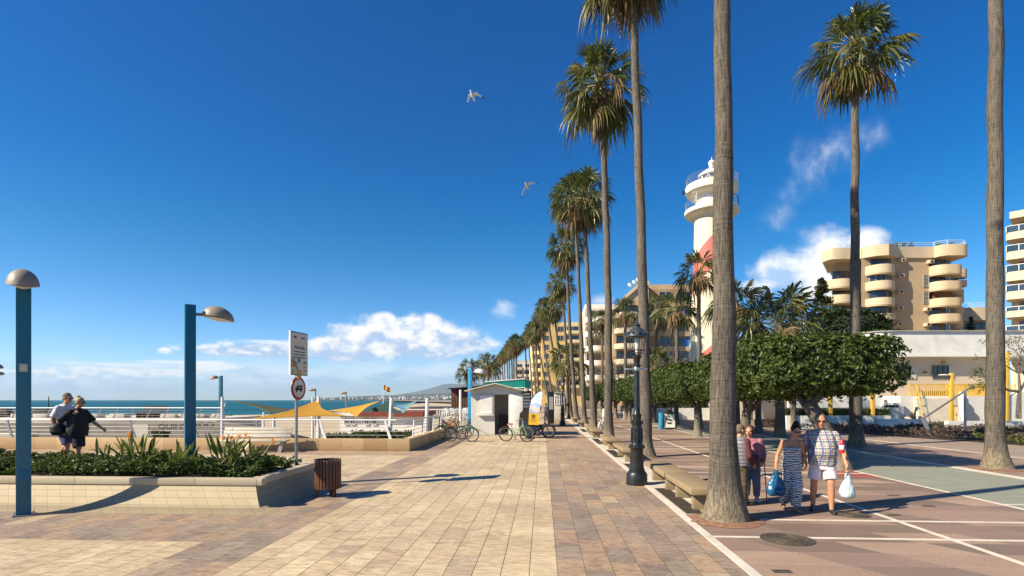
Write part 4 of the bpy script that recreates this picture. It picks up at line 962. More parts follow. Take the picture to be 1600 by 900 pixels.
def bare_tree(label, px, d, h, seed, z0=0, leaves=0, name='bare_tree', lm=None):
    r = random.Random(seed); p = P(px, 625, d); t = thing(name, label, 'tree', (p.x, p.y, z0)); b = MB(); tips = []
    def grow(s, dr, ln, rad, lev):
        e = s+dr*ln; mid = s.lerp(e, .5)+Vector((r.gauss(0, .05), r.gauss(0, .05), r.gauss(0, .03)))*ln
        b.tube([s, mid, e], [rad, rad*.82, rad*.62], 5 if lev < 3 else 3, False)
        if lev >= 5: tips.append(e); return
        for _ in range(3 if lev < 3 else r.choice((2, 3))):
            nd = (dr+Vector((r.gauss(0, .55), r.gauss(0, .55), r.gauss(.08, .35)))).normalized(); grow(e, nd, ln*r.uniform(.62, .85), rad*.56, lev+1)
    grow(Vector((0, 0, 0)), Vector((.03, 0, 1)), h*.27, h*.028, 0)
    b.build('trunk', M['bark'], t)
    if leaves:
        c = MB(); leaf_cloud(c, lambda: (r.choice(tips)+Vector((r.gauss(0, .12), r.gauss(0, .12), r.gauss(0, .12))), Vector((0, 0, 1))), leaves, .13, r); c.build('crown', lm or M['strelitzia'], t, smooth=None)
    return t
bare_tree('leafless tree with fine pale twigs in front of the brick block', 1040, 66, 10.5, 3)
bare_tree('leafless tree with fine pale twigs in front of the stepped cream wing', 992, 72, 11, 8)
bare_tree('smaller leafless tree between the lantern and the avenue trunks', 962, 84, 11, 12)
bare_tree('slender olive tree with sparse grey green leaves at the right edge by the ramp wall', 1592, 34, 6.2, 5, .9, 1500, 'olive_tree')
# ---- planting
def mass(name, label, cat, pts, n, size, m, h, z0=0., seed=1, clump=1.2, core=True, kind='stuff'):
    "low planting filling a polygon: leaves over an uneven surface"
    r = random.Random(seed); V = [Vector((p[0], p[1])) for p in pts]
    tris = [(V[0], V[i], V[i+1]) for i in range(1, len(V)-1)]; ar = [abs((a[1]-a[0]).cross(a[2]-a[0]))/2 for a in tris]
    def pick():
        a, b_, c = r.choices(tris, ar)[0]; u, v = r.random(), r.random()
        if u+v > 1: u, v = 1-u, 1-v
        return a+(b_-a)*u+(c-a)*v
    def top(p): return h*(.62+.5*mnoise.noise(Vector((p.x*clump, p.y*clump, seed)))+.28*mnoise.noise(Vector((p.x*clump*3, p.y*clump*3, seed))))
    b = MB()
    def fn():
        p = pick(); z = top(p)*(1-.55*r.random()**2); return Vector((p.x, p.y, z0+max(.02, z))), Vector((0, 0, 1))+Vector((r.gauss(0, .5), r.gauss(0, .5), 0))
    leaf_cloud(b, fn, n, size, r)
    o = b.build(name, m, smooth=None); struct(o, kind); tag(o, label, cat); return o
c0, c1 = G(400, 748, .56), G(487, 726, .56)
PX, PYF, PYB = -5.42, c0.y, 12.62
mass('shrubbery', 'glossy dark green low shrubs filling the raised planter', 'shrubs', [(-14.5, PYF+.22), (PX-.22, PYF+.22), (PX-.22, PYB-.2), (-14.5, PYB-.2)], 26000, .085, M['shrub_leaf'], .44, .46, 5, 1.5)
def strelitzia(label, px, py, d, h, seed, flowers=0, n=22):
    p = P(px, py, d); r = random.Random(seed); t = thing('bird_of_paradise', label, 'plant', (p.x, p.y, .48), 0, 'bird of paradise plants in the raised planter'); b = MB()
    for i in range(n):
        az = r.uniform(0, 2*pi); tilt = r.uniform(.12, 1.3); ln = h*r.uniform(.75, 1.15)
        d_ = Vector((cos(az)*sin(tilt), sin(az)*sin(tilt), cos(tilt))); s0 = Vector((r.gauss(0, .12), r.gauss(0, .12), 0)); e = s0+d_*ln*.55
        b.mset(1).tube([s0, s0+d_*ln*.3+Vector((0, 0, .02)), e], [.012, .010, .007], 4, False); b.mset(0)
        side = d_.cross(Vector((0, 0, 1))).normalized(); side = (Matrix.Rotation(r.uniform(-1.2, 1.2), 3, d_) @ side); nn = side.cross(d_)
        bl = ln*.72; w = bl*.066; prev = None; pts = []
        for k in range(6):
            q = k/5; c = e+d_*bl*q-Vector((0, 0, 1))*bl*.28*q*q*sin(tilt); ww = w*(sin(pi*min(.98, q*.9+.06)))**.7 if k < 5 else .003
            pts += [c-side*ww+nn*ww*.35, c, c+side*ww+nn*ww*.35]
        b.add(pts, [(k*3+a, k*3+a+1, k*3+a+4, k*3+a+3) for k in range(5) for a in (0, 1)])
    b.build('foliage', [M['strelitzia'], M['petiole']], t, smooth=None)
    for f in range(flowers):
        az = r.uniform(0, 6.28); e = Vector((cos(az)*.25+r.uniform(-.3, .3), sin(az)*.2, h*r.uniform(.95, 1.12))); q = MB()
        q.mset(1).tube([(0, 0, .1), e*.6, e], [.01, .009, .008], 4)
        dr = Vector((r.choice((-1, 1))*.9, .2, .25)).normalized(); q.tube([e, e+dr*.17], [.016, .003], 5)
        q.mset(0)
        for k in range(7):
            v = (dr*r.uniform(-.1, .8)+Vector((r.gauss(0, .15), r.gauss(0, .15), 1))).normalized()*r.uniform(.09, .15); s_ = v.cross(Vector((0, 1, 0))).normalized()*.018
            q.add([e, e+v*.5-s_, e+v, e+v*.5+s_], [(0, 1, 2), (0, 2, 3)])
        q.build('flower', [M['orange'], M['petiole']], t, smooth=None)
    return t
M['orange'] = mat('flower_orange', (.75, .20, .015), .5, .1)
strelitzia('bird of paradise clump behind the shrubs at the feet of the walking couple', 150, 715, 11.6, .55, 2, 0, 20)
strelitzia('bird of paradise with upright blades left of the tall blue post', 213, 712, 11.7, .70, 3, 2, 40)
strelitzia('bird of paradise sprawling around the tall blue post', 285, 715, 11.6, .56, 4, 0, 34)
strelitzia('biggest bird of paradise with orange flowers right of the tall blue post', 352, 712, 11.6, .74, 5, 4, 46)
strelitzia('pale bird of paradise fan near the planter corner', 388, 716, 11.4, .60, 6, 1, 28)
P3 = [G(1180, 667), G(1350, 679), G(1455, 686), G(1640, 699), G(1640, 672), G(1500, 666), G(1380, 662), G(1230, 658)]
mass('ground_cover', 'purple grey low shrubs in the long bed below the stairs', 'shrubs', [(p.x, p.y) for p in P3], 15000, .16, M['purple_leaf'], .62, 0., 8, .55)
P4 = [G(1395, 677), G(1470, 681), G(1470, 672), G(1400, 669)]
mass('flowering_ground_cover', 'yellow green plants among the purple shrubs behind the sundial', 'shrubs', [(p.x, p.y) for p in P4], 2200, .12, M['lime_leaf'], .55, 0., 9, .8)
P5 = [G(1520, 692), G(1640, 700), G(1640, 683), G(1530, 679)]
mass('flowering_ground_cover', 'bright green plants at the bed end beside the smooth palm trunk', 'shrubs', [(p.x, p.y) for p in P5], 2600, .13, M['strelitzia'], .6, 0., 10, .8)
sheet('bed_soil', [(p.x, p.y) for p in P3], .01, M['soil'])
def hedge(label, px0, px1, py_top, d, zb, depth, n, seed, size=.13):
    F = Face(px0, d); L = F.x(px1); h = F.z(py_top)-zb; r = random.Random(seed); b = MB()
    def fn():
        q = r.random()
        if q < .45: return Vector((r.uniform(0, L), r.uniform(-.05, .1), zb+r.uniform(0, h))), Vector((0, -1, .3))
        if q < .9: return Vector((r.uniform(0, L), r.uniform(0, depth), zb+h*(.9+.14*mnoise.noise(Vector((r.random()*L, 0, seed)))))), Vector((0, 0, 1))
        return Vector((r.choice((0, L)), r.uniform(0, depth), zb+r.uniform(0, h))), Vector((0, 0, 1))
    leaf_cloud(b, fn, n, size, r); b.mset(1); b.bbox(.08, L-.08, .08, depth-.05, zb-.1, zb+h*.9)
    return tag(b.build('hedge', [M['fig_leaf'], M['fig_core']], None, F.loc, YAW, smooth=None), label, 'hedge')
hedge('dark clipped hedge standing on the low white bed wall', 1229, 1392, 639, 38.5, .75, .5, 2600, 3)
hedge('green hedge behind the long low plaza wall', 975, 1106, 628, 58, .6, .8, 3000, 4, .18)
hedge('low bush on the terrace in front of the second dark window', 1449, 1484, 611, 44.6, 2.38, .7, 700, 5)
hedge('round bush in the lowest stepped planter box', 1391, 1403, 633, 41.4, 1.3, .8, 500, 6, .11)
hedge('round bush in the middle stepped planter box', 1405, 1417, 625, 41.9, 1.72, .9, 500, 7, .11)
hedge('low green tuft at the foot of the pale plaza palm', 1182, 1226, 655, 44, 0, .6, 700, 8, .11)
hedge('tuft of beach shrubs below the white railing beside the grey ramp', 236, 255, 672, 25, -.3, .6, 900, 9, .11)
# ================================================================ STREET FURNITURE
M['blue_paint'] = mat('blue_post_paint', (.005, .115, .19), .42, .1, 2.5, .05, 60, dirt=(.012, .105, .15))
M['lamp_dome'] = mat('lamp_dome', (.25, .215, .175), .5, .08, 4)
M['lamp_glass'] = mat('lamp_diffuser', (.62, .60, .55), .3, .04)
M['plank'] = mat('bin_plank', (.135, .058, .032), .55, .25, 7, .3, 50, stretch=(5, 5, .5))
M['bench_stone'] = stone_block_mat('bench_stone', (.30, .225, .13), (.33, .25, .15), (.22, .165, .10), (5., 5.), .75)
M['wall_block'] = stone_block_mat('wall_block', (.58, .41, .215), (.66, .51, .30), (.46, .30, .145), (.93, .62))
M['slope_tile'] = stone_block_mat('slope_tile', (.40, .33, .215), (.45, .385, .26), (.33, .265, .165), (.26, .11), .7, .3)
M['curb'] = stone_block_mat('curb_stone', (.58, .50, .36), (.62, .55, .41), (.46, .39, .28), (1.2, 2.), .7)
M['white_metal'] = mat('white_metal', (.72, .72, .72), .35, .04, 4)
M['rail_metal'] = mat('rail_metal', (.36, .37, .38), .4, .06, 4)
# ---- raised planter: concave tiled skirt, kerb stones, soil
def planter():
    T = thing('raised_planter', 'raised planter with a concave tiled skirt and stone kerb at the near seaward side', 'planter', (PX, PYF, 0))
    path = [(-18., 0.), (0., 0.), (0., PYB-PYF)]; off = [(0, -1.), (1., -1.), (1., 0)]
    b = MB(); n = 10; vs = []
    for (x, y), (ox, oy) in zip(path, off):
        for k in range(n+1):
            s = k/n; o = s**1.25; z = .43*(1-s)**1.55
            vs.append((x+ox*.46*o, y+oy*.63*o, z-.004*(k == n)))
    b.add(vs, [(i*(n+1)+k, i*(n+1)+k+1, (i+1)*(n+1)+k+1, (i+1)*(n+1)+k) for i in range(2) for k in range(n)]); b.build('skirt', M['slope_tile'], T, smooth=radians(40))
    b = MB(); w = .20
    b.bevbox((-9+w/2-.05+.03, w/2-.03, .495), (18.1, w, .13), .012); b.build('kerb', M['curb'], T)
    b = MB(); b.bevbox((-w/2+.03, (PYB-PYF)/2+w/2-.03+.002, .495), (w, PYB-PYF-w+.1, .13), .012); b.build('kerb', M['curb'], T)
    b = MB(); b.bbox(-18, -.16, .16, PYB-PYF, .3, .47); b.build('soil', M['soil'], T)
    b = MB(); b.bbox(-18, .02, PYB-PYF, PYB-PYF+.1, -.02, .555); b.build('rear_wall', M['concrete_pale'], T)
planter()
def blue_lamp(label, p, h, rz, head, w=.2, L=.98, z0=0):
    "square post; head on an arm along local direction `head`"
    T = thing('street_lamp', label, 'lamp', (p[0], p[1], z0), rz, 'blue square lamp posts')
    b = MB(); b.bevbox((0, 0, h/2), (w, w, h), .006); b.build('post', M['blue_paint'], T)
    b = MB(); b.bevbox((0, -w/2-.003, .62), (w*.62, .008, .42), .003); b.bevbox((w*.2, -w/2-.009, .62), (.02, .008, .03), .002); b.build('access_door', M['blue_paint'], T)
    b = MB(); b.bevbox((0, 0, .012), (w*1.5, w*1.5, .024), .004)
    for sx_ in (-1, 1):
        for sy_ in (-1, 1): b.lathe([(.016, .02), (.016, .042), (0, .046)], 6, (sx_*w*.63, sy_*w*.63, 0))
    b.build('base_plate', M['grey_metal'], T)
    a = atan2(head[1], head[0]); R = Matrix.Rotation(a, 3, 'Z')
    def lp(x, y, z): return R @ Vector((x, y, z))
    b = MB(); b.tube([lp(w/2-.01, 0, h-.20), lp(w/2+.12, 0, h-.20), lp(w/2+.3, 0, h-.17)], [.035, .035, .03], 8); b.build('arm', M['lamp_dome'], T)
    b = MB(); nu, nv = 24, 7; cx = w/2+L*.5+.02; vs = []
    for i in range(nv+1):
        q = i/nv*pi/2
        for j in range(nu):
            t_ = 2*pi*j/nu; vs.append(lp(cx+cos(t_)*cos(q)*L*.38, sin(t_)*cos(q)*L*.34, h-.26+.28*sin(q)-.05*cos(t_)*cos(q)))
    b.add(vs, [(i*nu+j, i*nu+(j+1) % nu, (i+1)*nu+(j+1) % nu, (i+1)*nu+j) for i in range(nv) for j in range(nu)]+[tuple(range(nu))[::-1]])
    d = b.build('lamp_shade', M['lamp_dome'], T, smooth=radians(50))
    g = MB(); vs = [lp(cx+cos(2*pi*j/nu)*L*.31, sin(2*pi*j/nu)*L*.27, h-.275-.05*.8*cos(2*pi*j/nu)) for j in range(nu)]+[lp(cx, 0, h-.33)]
    g.add(vs, [(j, (j+1) % nu, nu) for j in range(nu)]); g.build('diffuser', M['lamp_glass'], d, smooth=radians(60))
    return T
p = gz(37, 805)
L1 = blue_lamp('blue lamp post on the paving before the planter, its domed head turned to the viewer', p, 4.28, radians(44), (0, -1), .205, .66)
b = MB(); b.bevbox((0, -.108, 2.62), (.12, .012, .15), .004); o = b.build('plate', M['frame_grey'], L1); b = MB(); b.bevbox((0, -.116, 2.62), (.075, .006, .1), .002); b.build('plate_face', M['concrete_pale'], o)
p = P(297, 625, 12.3); blue_lamp('blue lamp post rising from the planter with its head over the walkway', (p.x, p.y), 4.2, radians(39), (1, 0), .215, .88, .0)
p = P(345, 625, 46); blue_lamp('smaller blue lamp post by the sea railing, head turned seaward', (p.x, p.y), 5.6, 0, (-1, 0), .24, .95, -1.5)
p = P(734.5, 625, 36); blue_lamp('bright blue lamp post at the corner of the white kiosk', (p.x, p.y), 4.1, 0, (1, 0), .26, 1., 0)
bl = bpy.data.objects['street_lamp.003']
kb = mat('bright_blue_paint', (.03, .30, .56), .45, .08, 2.5)
for c in kids(bl):
    if c.name.startswith('post'): c.data.materials[0] = kb
    if c.name.startswith(('lamp_shade', 'arm')): c.data.materials[0] = M['white_metal']
p = P(-26, 625, 31); T = blue_lamp('double headed lamp at the edge of view by the sea', (p.x, p.y), 4.15, 0, (1, 0), .2, 1.1, 0)
q = MB(); q.ell((.78, .0, 3.55), (.40, .34, .12), 16, 8); q.build('lower_lamp_shade', M['lamp_dome'], T); q = MB(); q.tube([(.08, 0, 3.55), (.45, 0, 3.56)], .03, 6); q.build('lower_arm', M['lamp_dome'], T)
for px, yt, d, s, lab in ((493, 609, 75, -1, 'thin grey lamp on the beach behind the sun sails'), (541, 614, 88, -1, 'thick grey lamp farther along the beach')):
    p = P(px, 625, d); h = P(px, yt, d).z+1.5; T = thing('beach_lamp', lab, 'lamp', (p.x, p.y, -1.5)); b = MB(); b.tube([(0, 0, 0), (0, 0, h)], [.13, .10], 8); b.build('post', M['grey_metal'], T)
    b = MB(); b.ell((s*.45, 0, h), (.6, .3, .22), 10, 6); b.build('lamp_shade', M['lamp_dome'], T)
# ---- sign
sp = P(463, 725, 12.62)
SG_ = thing('notice_sign', 'tall notice board above a round no lorries sign on a grey post beside the planter', 'sign', (sp.x, sp.y, .5), radians(80))
b = MB(); b.tube([(0, 0, 0), (0, 0, 2.85)], .034, 12); b.build('post', M['grey_metal'], SG_)
bw, bh, bz = .66, 1.0, 2.62
b = MB(); b.bevbox((0, -.06, bz), (bw, .035, bh), .006); bd = b.build('board', mat('sign_teal', (.03, .19, .24), .4), SG_)
b = MB(); b.bbox(-bw/2-.004, -bw/2+.012, -.082, -.04, bz-bh/2, bz+bh/2); b.build('board_edge', M['white_metal'], bd)
b = MB(); b.bbox(-bw/2+.03, bw/2-.03, -.083, -.0785, bz-bh/2+.03, bz+bh/2-.03); b.build('board_face', mat('sign_face', (.62, .57, .48), .5, .04, 4), bd)
dk = mat('sign_ink', (.03, .07, .13), .6)
def write(txt, size, x, z, par, m, y=-.087):
    me = text_mesh(txt, size, .001); me.materials.clear(); me.materials.append(m); o = link('lettering', me, par, (x, y, z)); o.rotation_euler = (pi/2, 0, 0); return o
write('Marbella', .115, 0, bz+.14, bd, dk)
b = MB()
for k in range(3):
    for j in range(5): b.bbox(-.22+j*.09, -.22+j*.09+.07, -.087, -.0835, bz+.03-k*.065, bz+.055-k*.065)
for x, z, w, h in ((-.16, .37, .09, .05), (.14, .37, .14, .03), (.2, -.2, .09, .03)): b.bbox(x-w/2, x+w/2, -.087, -.0835, bz+z-h/2, bz+z+h/2)
b.build('small_print', dk, bd)
b = MB(); b.lathe([(.055, 0), (.055, .004)], 16, (0, 0, 0)); o = b.build('emblem', mat('sign_blue', (.03, .25, .42), .5), bd, (-.02, -.0835, bz-.16)); o.rotation_euler = (pi/2, 0, 0)
b = MB(); b.bbox(.15, .25, -.087, -.0835, bz-.32, bz-.29); b.bbox(.15, .25, -.087, -.0835, bz-.4, bz-.37); b.build('colour_bar', mat('sign_orange', (.62, .17, .04), .5), bd)
b = MB(); rr = random.Random(4)
for k in range(26): b.mset(k % 2).box((-.19+rr.gauss(0, .055), -.0852-k*.0001, bz-.27+rr.gauss(0, .07)), (rr.uniform(.03, .09), .002, rr.uniform(.03, .08)), 0, 0, rr.uniform(0, 3))
b.build('picture', [mat('photo_brown', (.30, .19, .09), .5), mat('photo_green', (.28, .33, .2), .5)], bd, smooth=None)
b = MB(); b.box((-.02, -.075, bz-bh/2+.02), (.13, .05, .2)); b.build('sticker', mat('sticker_tan', (.48, .30, .11), .5, .2, 20), bd)
rz_ = 1.82
b = MB(); b.lathe([(.27, 0), (.27, .018), (.262, .02)], 40); rs_ = b.build('round_plate', mat('sign_red', (.30, .022, .022), .4), SG_, (0, -.045, rz_)); rs_.rotation_euler = (pi/2, 0, 0)
b = MB(); b.lathe([(.212, .0205), (.212, .0235)], 40); b.build('round_face', mat('sign_white', (.62, .59, .53), .5), rs_)
b = MB()
b.extr([(-.13, -.045), (.13, -.045), (.13, .07), (-.04, .07), (-.04, .05), (-.09, .05), (-.13, .005)], lambda a, c, t: (a, c, .0235+t), .004)
for x in (-.085, .07): b.lathe([(.034, .0236), (.034, .028)], 14, (x, -.05, 0))
b.build('lorry_symbol', M['black'], rs_)
b = MB(); b.extr([(-.10, .012), (-.07, .012), (-.07, .038), (-.085, .038)], lambda a, c, t: (a, c, .0276+t), .001); b.box((.045, .02, .0281), (.12, .03, .001)); b.build('symbol_detail', M['frame_grey'], rs_)
# ---- slatted bin
bp = gz(512, 775); T = thing('litter_bin', 'round litter bin of dark brown vertical slats on the paving by the planter', 'litter bin', bp)
for k in range(26):
    if k % 26 == 0: b = MB()
    a = 2*pi*k/26; b.bevbox((cos(a)*.265, sin(a)*.265, .48), (.024, .046, .62), .004, a)
b.build('slat', M['plank'], T)
b = MB(); b.lathe([(.235, .2), (.24, .78), (.225, .78), (.22, .22), (0, .22)], 24); b.build('liner', M['black_iron'], T)
b = MB()
for z in (.26, .72): b.tube([(cos(2*pi*i/32)*.25, sin(2*pi*i/32)*.25, z) for i in range(32)], .012, 5, closed=True)
b.build('hoop', M['black_iron'], T)
for k in range(3):
    a = 2*pi*k/3-.5; b = MB(); b.bevbox((cos(a)*.21, sin(a)*.21, .11), (.06, .06, .22), .006, a); b.build('leg', M['plank'], T)
# ---- low wall, railing and the bench before it
cn = gz(640, 705); WX, WY = cn.x, cn.y
T = thing('low_wall', 'low wall of golden stone blocks along the walkway, turning towards the parked bicycles', 'wall', (WX, WY, 0))
b = MB(); b.bevbox((-27, .2, .23), (54, .4, .5), .012); b.build('front_wall', M['wall_block'], T)
b = MB(); b.bevbox((-.2, 4.4, .229), (.4, 7.98, .5), .012); b.build('side_wall', M['wall_block'], T)
T = thing('sea_railing', 'white handrail with cables and leaning flat posts on top of the low wall', 'railing', (WX, WY, 0))
tz = 1.235
b = MB(); b.tube([(-54, .22, tz), (-.6, .22, tz), (-.3, .5, tz), (-.22, 1.2, tz), (-.22, 8., tz-.05)], .032, 8); b.build('handrail', M['white_metal'], T)
b = MB()
for z in (.62, .78, .94, 1.09): b.tube([(-54, .22, z), (-.25, .22, z), (-.22, .5, z), (-.22, 8, z)], .011, 5)
b.build('cable', M['rail_metal'], T)
for x in [-.9-2.7*k for k in range(17)]:
    b = MB(); b.extr([(0, .48), (.12, .48), (-.06, .95), (-.12, 1.22), (-.2, 1.22), (-.14, .92)], lambda a, c, t, x=x: (x+a, .20+t, c), .045); b.build('post', M['grey_metal'] if x < -6 else M['white_metal'], T)
for y in (1.5, 3.6, 5.7, 7.8):
    b = MB(); b.extr([(0, .48), (.12, .48), (-.06, .95), (-.12, 1.22), (-.2, 1.22), (-.14, .92)], lambda a, c, t, y=y: (-.24+t, y-a, c), .045); b.build('post', M['white_metal'], T)
def plank_bench(label, px0, px1, d):
    F = Face(px0, d); L = F.x(px1); T = F.thing('wall_bench', label, 'bench')
    b = MB()
    for k in range(3): b.bevbox((L/2, .05+k*.13, .47), (L, .12, .06), .01)
    b.build('seat', M['concrete_pale'], T)
    b = MB()
    for k in range(3): b.bevbox((L/2+.02*k, .47+.05*k, .63+k*.135), (L, .05, .12), .01, rx=radians(-16))
    b.build('backrest', M['concrete_pale'], T)
    for x in (.35, L-.25):
        b = MB(); b.extr([(.0, 0), (.14, 0), (.02, .44), (-.12, .44)], lambda a, c, t, x=x: (x-a, .1+t, c), .3); b.build('leg', M['frame_grey'], T)
        b = MB(); b.tube([(x, .42, .45), (x, .60, 1.0)], .03, 6); b.build('back_support', M['frame_grey'], T)
plank_bench('long pale plank bench with a raked back in front of the golden low wall', 338, 447, 21.1)
M['ramp_grey'] = mat('ramp_concrete', (.235, .215, .19), .9, .14, 1.2, .25, 40, dirt=(.15, .135, .12))
M['faded'] = mat('faded_ink', (.06, .055, .05), .9, .3, 9)
# ---- grey ramp wall with lettering, viewing deck and far railing
F = Face(-60, 28.); X, Z = F.x, F.z
T = F.thing('ramp_parapet', 'grey concrete ramp parapet with faded dark lettering beyond the white handrail', 'wall')
b = MB(); b.extr([(X(-60), -1.5), (X(530), -1.5), (X(480), Z(684)), (X(420), Z(672)), (X(345), Z(659)), (X(200), Z(658)), (X(-60), Z(660))], lambda a, c, t: (a, t, c), .3); b.build('wall', M['ramp_grey'], T)
for txt, px, py, s in (('OUINT', 270, 667., .36), ('ADO', 317, 664., .38)):
    me = text_mesh(txt, s, .004); me.materials.clear(); me.materials.append(M['faded']); o = link('lettering', me, T, (X(px), -.006, Z(py))); o.rotation_euler = (pi/2, 0, 0)
    o.scale = (1.35, 1, 1)
b = MB(); b.bbox(X(207), X(232), -.02, .0, Z(684), Z(663)); b.build('hatch', M['concrete_pale'], T)
blocks('ramp_step', 'long pale concrete slab low on the seaward ramp', 'slab', [(-60, 66, 676, 682, -.6, -.2)], M['concrete_pale'], 27.2, -60)
F = Face(-60, 39.); X, Z = F.x, F.z
b = MB(); b.bbox(X(-60), X(338), 0, 7, -1.5, .72); o = b.build('viewing_deck', M['concrete_pale'], None, F.loc, YAW); tag(o, 'pale stone viewing deck between the grey parapet and the sea', 'deck')
T = F.thing('deck_railing', 'far white railing with slanted posts on the stone viewing deck', 'railing')
b = MB(); b.tube([(X(-60), 1, 1.47), (X(334), 1, 1.47), (X(340), 1, 1.6), (X(341), 1, 1.85)], .036, 8); b.build('handrail', M['white_metal'], T)
b = MB()
for z in (.9, 1.08, 1.26): b.tube([(X(-60), 1, z), (X(336), 1, z)], .012, 4)
b.build('cable', M['rail_metal'], T)
for px in range(-55, 336, 27):
    b = MB(); b.extr([(0, .7), (.12, .7), (-.1, 1.1), (-.3, 1.47), (-.38, 1.47), (-.18, 1.1)], lambda a, c, t, px=px: (X(px)-a, 1.02+t, c), .05); b.build('post', M['grey_metal'], T)
dark_wood = mat('dark_wood', (.09, .038, .022), .6, .2, 6)
for px, lab in ((187, 'dark brown slatted seat on the viewing deck, nearer the woman in black'), (203, 'second dark brown slatted seat on the viewing deck, beside the first')):
    T = thing('slatted_lounger', lab, 'seat', F.loc, YAW); b = MB()
    for k in range(5): b.bbox(X(px)+.0, X(px)+(.62 if px < 200 else 1.1), 1.6+k*.16, 1.73+k*.16, 1.08, 1.13)
    b.build('seat', dark_wood, T); b = MB()
    for k in range(3): b.bbox(X(px), X(px)+(.62 if px < 200 else 1.1), 2.44, 2.48, 1.2+k*.14, 1.31+k*.14)
    b.build('backrest', dark_wood, T); b = MB()
    for x in (.05, .5): b.bbox(X(px)+x, X(px)+x+.06, 1.6, 2.47, .72, 1.08)
    b.build('leg', dark_wood, T)
for i, (x0, x1, y0) in enumerate(((228, 252, 1.6), (254, 272, 1.8), (276, 302, 1.4), (306, 320, 2.), (20, 44, 1.6), (50, 72, 2.), (100, 128, 1.5), (140, 164, 1.9), (-20, 6, 1.8))):
    b = MB(); b.bevbox((X((x0+x1)/2), y0+.4, .86), (X(x1)-X(x0), .8, .28), .03); tag(b.build('stone_slab', M['concrete_pale'], None, F.loc, YAW), 'pale rough stone slab lying on the viewing deck', 'stone', 'stone slabs on the viewing deck')
# breakwater rocks
rk = mat('rock', (.075, .065, .055), .9, .3, .8, .5, 3)
for i, (px, d, s, z) in enumerate(((-12, 90, 3., -1.2), (6, 96, 1.2, -1.2), (25, 100, 1.6, -1.3), (52, 92, 2.4, -1.1), (60, 95, 1.6, -1.2), (84, 100, 1.5, -1.3), (300, 120, 1.4, -2.2), (262, 116, 1.6, -2.), (366, 64, .9, -1.2), (352, 96, 1.6, -1.8), (372, 60, .7, -1.2))):
    p = P(px, 625, d); b = MB(); b.ell((0, 0, 0), (s*1.6, s, s*.75), 12, 8); r = random.Random(i)
    b.v = [tuple(Vector(v)*(1+.4*mnoise.noise(Vector(v)*.9+Vector((i*5, 0, 0))))) for v in b.v]
    tag(b.build('rock', rk, None, (p.x, p.y, z), r.random()*3, smooth=radians(25)), 'dark sea rock at the edge of the beach', 'rock', 'dark rocks along the shore')
p = P(76, 625, 140); T = thing('beacon', 'thin dark beacon pole standing in the sea near the walking man', 'beacon', (p.x, p.y, -2.6)); b = MB(); b.tube([(0, 0, 0), (0, 0, 5.6)], [.2, .1], 6); b.build('pole', M['black_iron'], T); b = MB(); b.lathe([(.5, 2.2), (.6, 2.4), (.5, 2.7)], 8); b.build('marker', M['black_iron'], T)
# ---- poles, sails, low beach house
def pole(label, px, yt, yb, d, r, bend=0., m=None):
    p = P(px, 625, d); zt = P(px, yt, d).z; zb = -1.5; T = MB()
    T.tube([(0, 0, zb), (0, 0, zb+(zt-zb)*.45), (bend*.6, 0, zb+(zt-zb)*.7), (bend, 0, zt)], [r*1.1, r*1.1, r, r*.9], 10)
    return tag(T.build('sail_pole', m or M['white_metal'], None, (p.x, p.y, 0)), label, 'pole')
pole('stout white pole carrying the peak of the brown yellow sail', 498, 619.5, 690, 24.4, .09)
pole('slimmer white pole just left of the brown sail peak', 488.5, 621.5, 690, 26.5, .06)
pole('curved white pole between the dark green and pale blue sails', 608.5, 622, 676, 29., .115, .12)
pole('curved white pole right of the pale blue sail', 665.5, 622.5, 662, 36., .125, .1)
pole('thin white pole before the maroon restaurant', 719.5, 609, 650, 44., .11)
pole('short white pole holding the cable of the olive sail', 347.5, 620, 686, 26., .075)
pole('short white post below the olive sail', 412, 644, 665, 34., .07)
pole('stubby white post behind the plank bench', 428, 651, 672, 30., .09)
def sail(label, c, m, sag=.35):
    A = [P(*q) for q in c]; b = MB(); N = 12; idx = {}; cen = sum(A, Vector())/3
    for i in range(N+1):
        for j in range(N+1-i):
            u, v = i/N, j/N; w = 1-u-v
            p = A[0]*w+A[1]*u+A[2]*v
            e = 4*(u*v*(1-w)+v*w*(1-u)+w*u*(1-v)); p = p.lerp(cen, .30*(1-3*min(u, v, w))*e); p.z -= sag*9*u*v*w
            idx[i, j] = len(b.v); b.v.append(tuple(p))
    for i in range(N):
        for j in range(N-i):
            b.f.append((idx[i, j], idx[i+1, j], idx[i, j+1])); b.mi.append(0)
            if j < N-i-1: b.f.append((idx[i+1, j], idx[i+1, j+1], idx[i, j+1])); b.mi.append(0)
    o = b.build('sun_sail', m, None, smooth=radians(60)); s = o.modifiers.new('s', 'SOLIDIFY'); s.thickness = .02
    tag(o, label, 'sun sail')
    return o
def cloth(name, col):
    m, t, b = newmat(name); t.put(b.inputs['Base Color'], t.mix(t.noise(objco(t), 3., 5), tuple(k*.85 for k in col), col)); b.inputs['Roughness'].default_value = .8
    tr = t.n.new('ShaderNodeBsdfTranslucent'); tr.inputs[0].default_value = (*col, 1); ms = t.n.new('ShaderNodeMixShader'); ms.inputs[0].default_value = .25
    t.l.new(b.outputs[0], ms.inputs[1]); t.l.new(tr.outputs[0], ms.inputs[2]); t.l.new(ms.outputs[0], t.n['Material Output'].inputs[0]); return m
sail('olive grey sun sail stretched towards the short white pole', [(364, 625.5, 27.), (470, 642, 31.), (424, 646.5, 25.5)], cloth('sail_olive', (.16, .14, .06)), .1)
sail('brown yellow sun sail peaking at the stout white pole behind the no lorries sign', [(497, 625.5, 24.5), (383, 657, 23.2), (541, 650.5, 23.4)], cloth('sail_ochre', (.50, .265, .03)), .25)
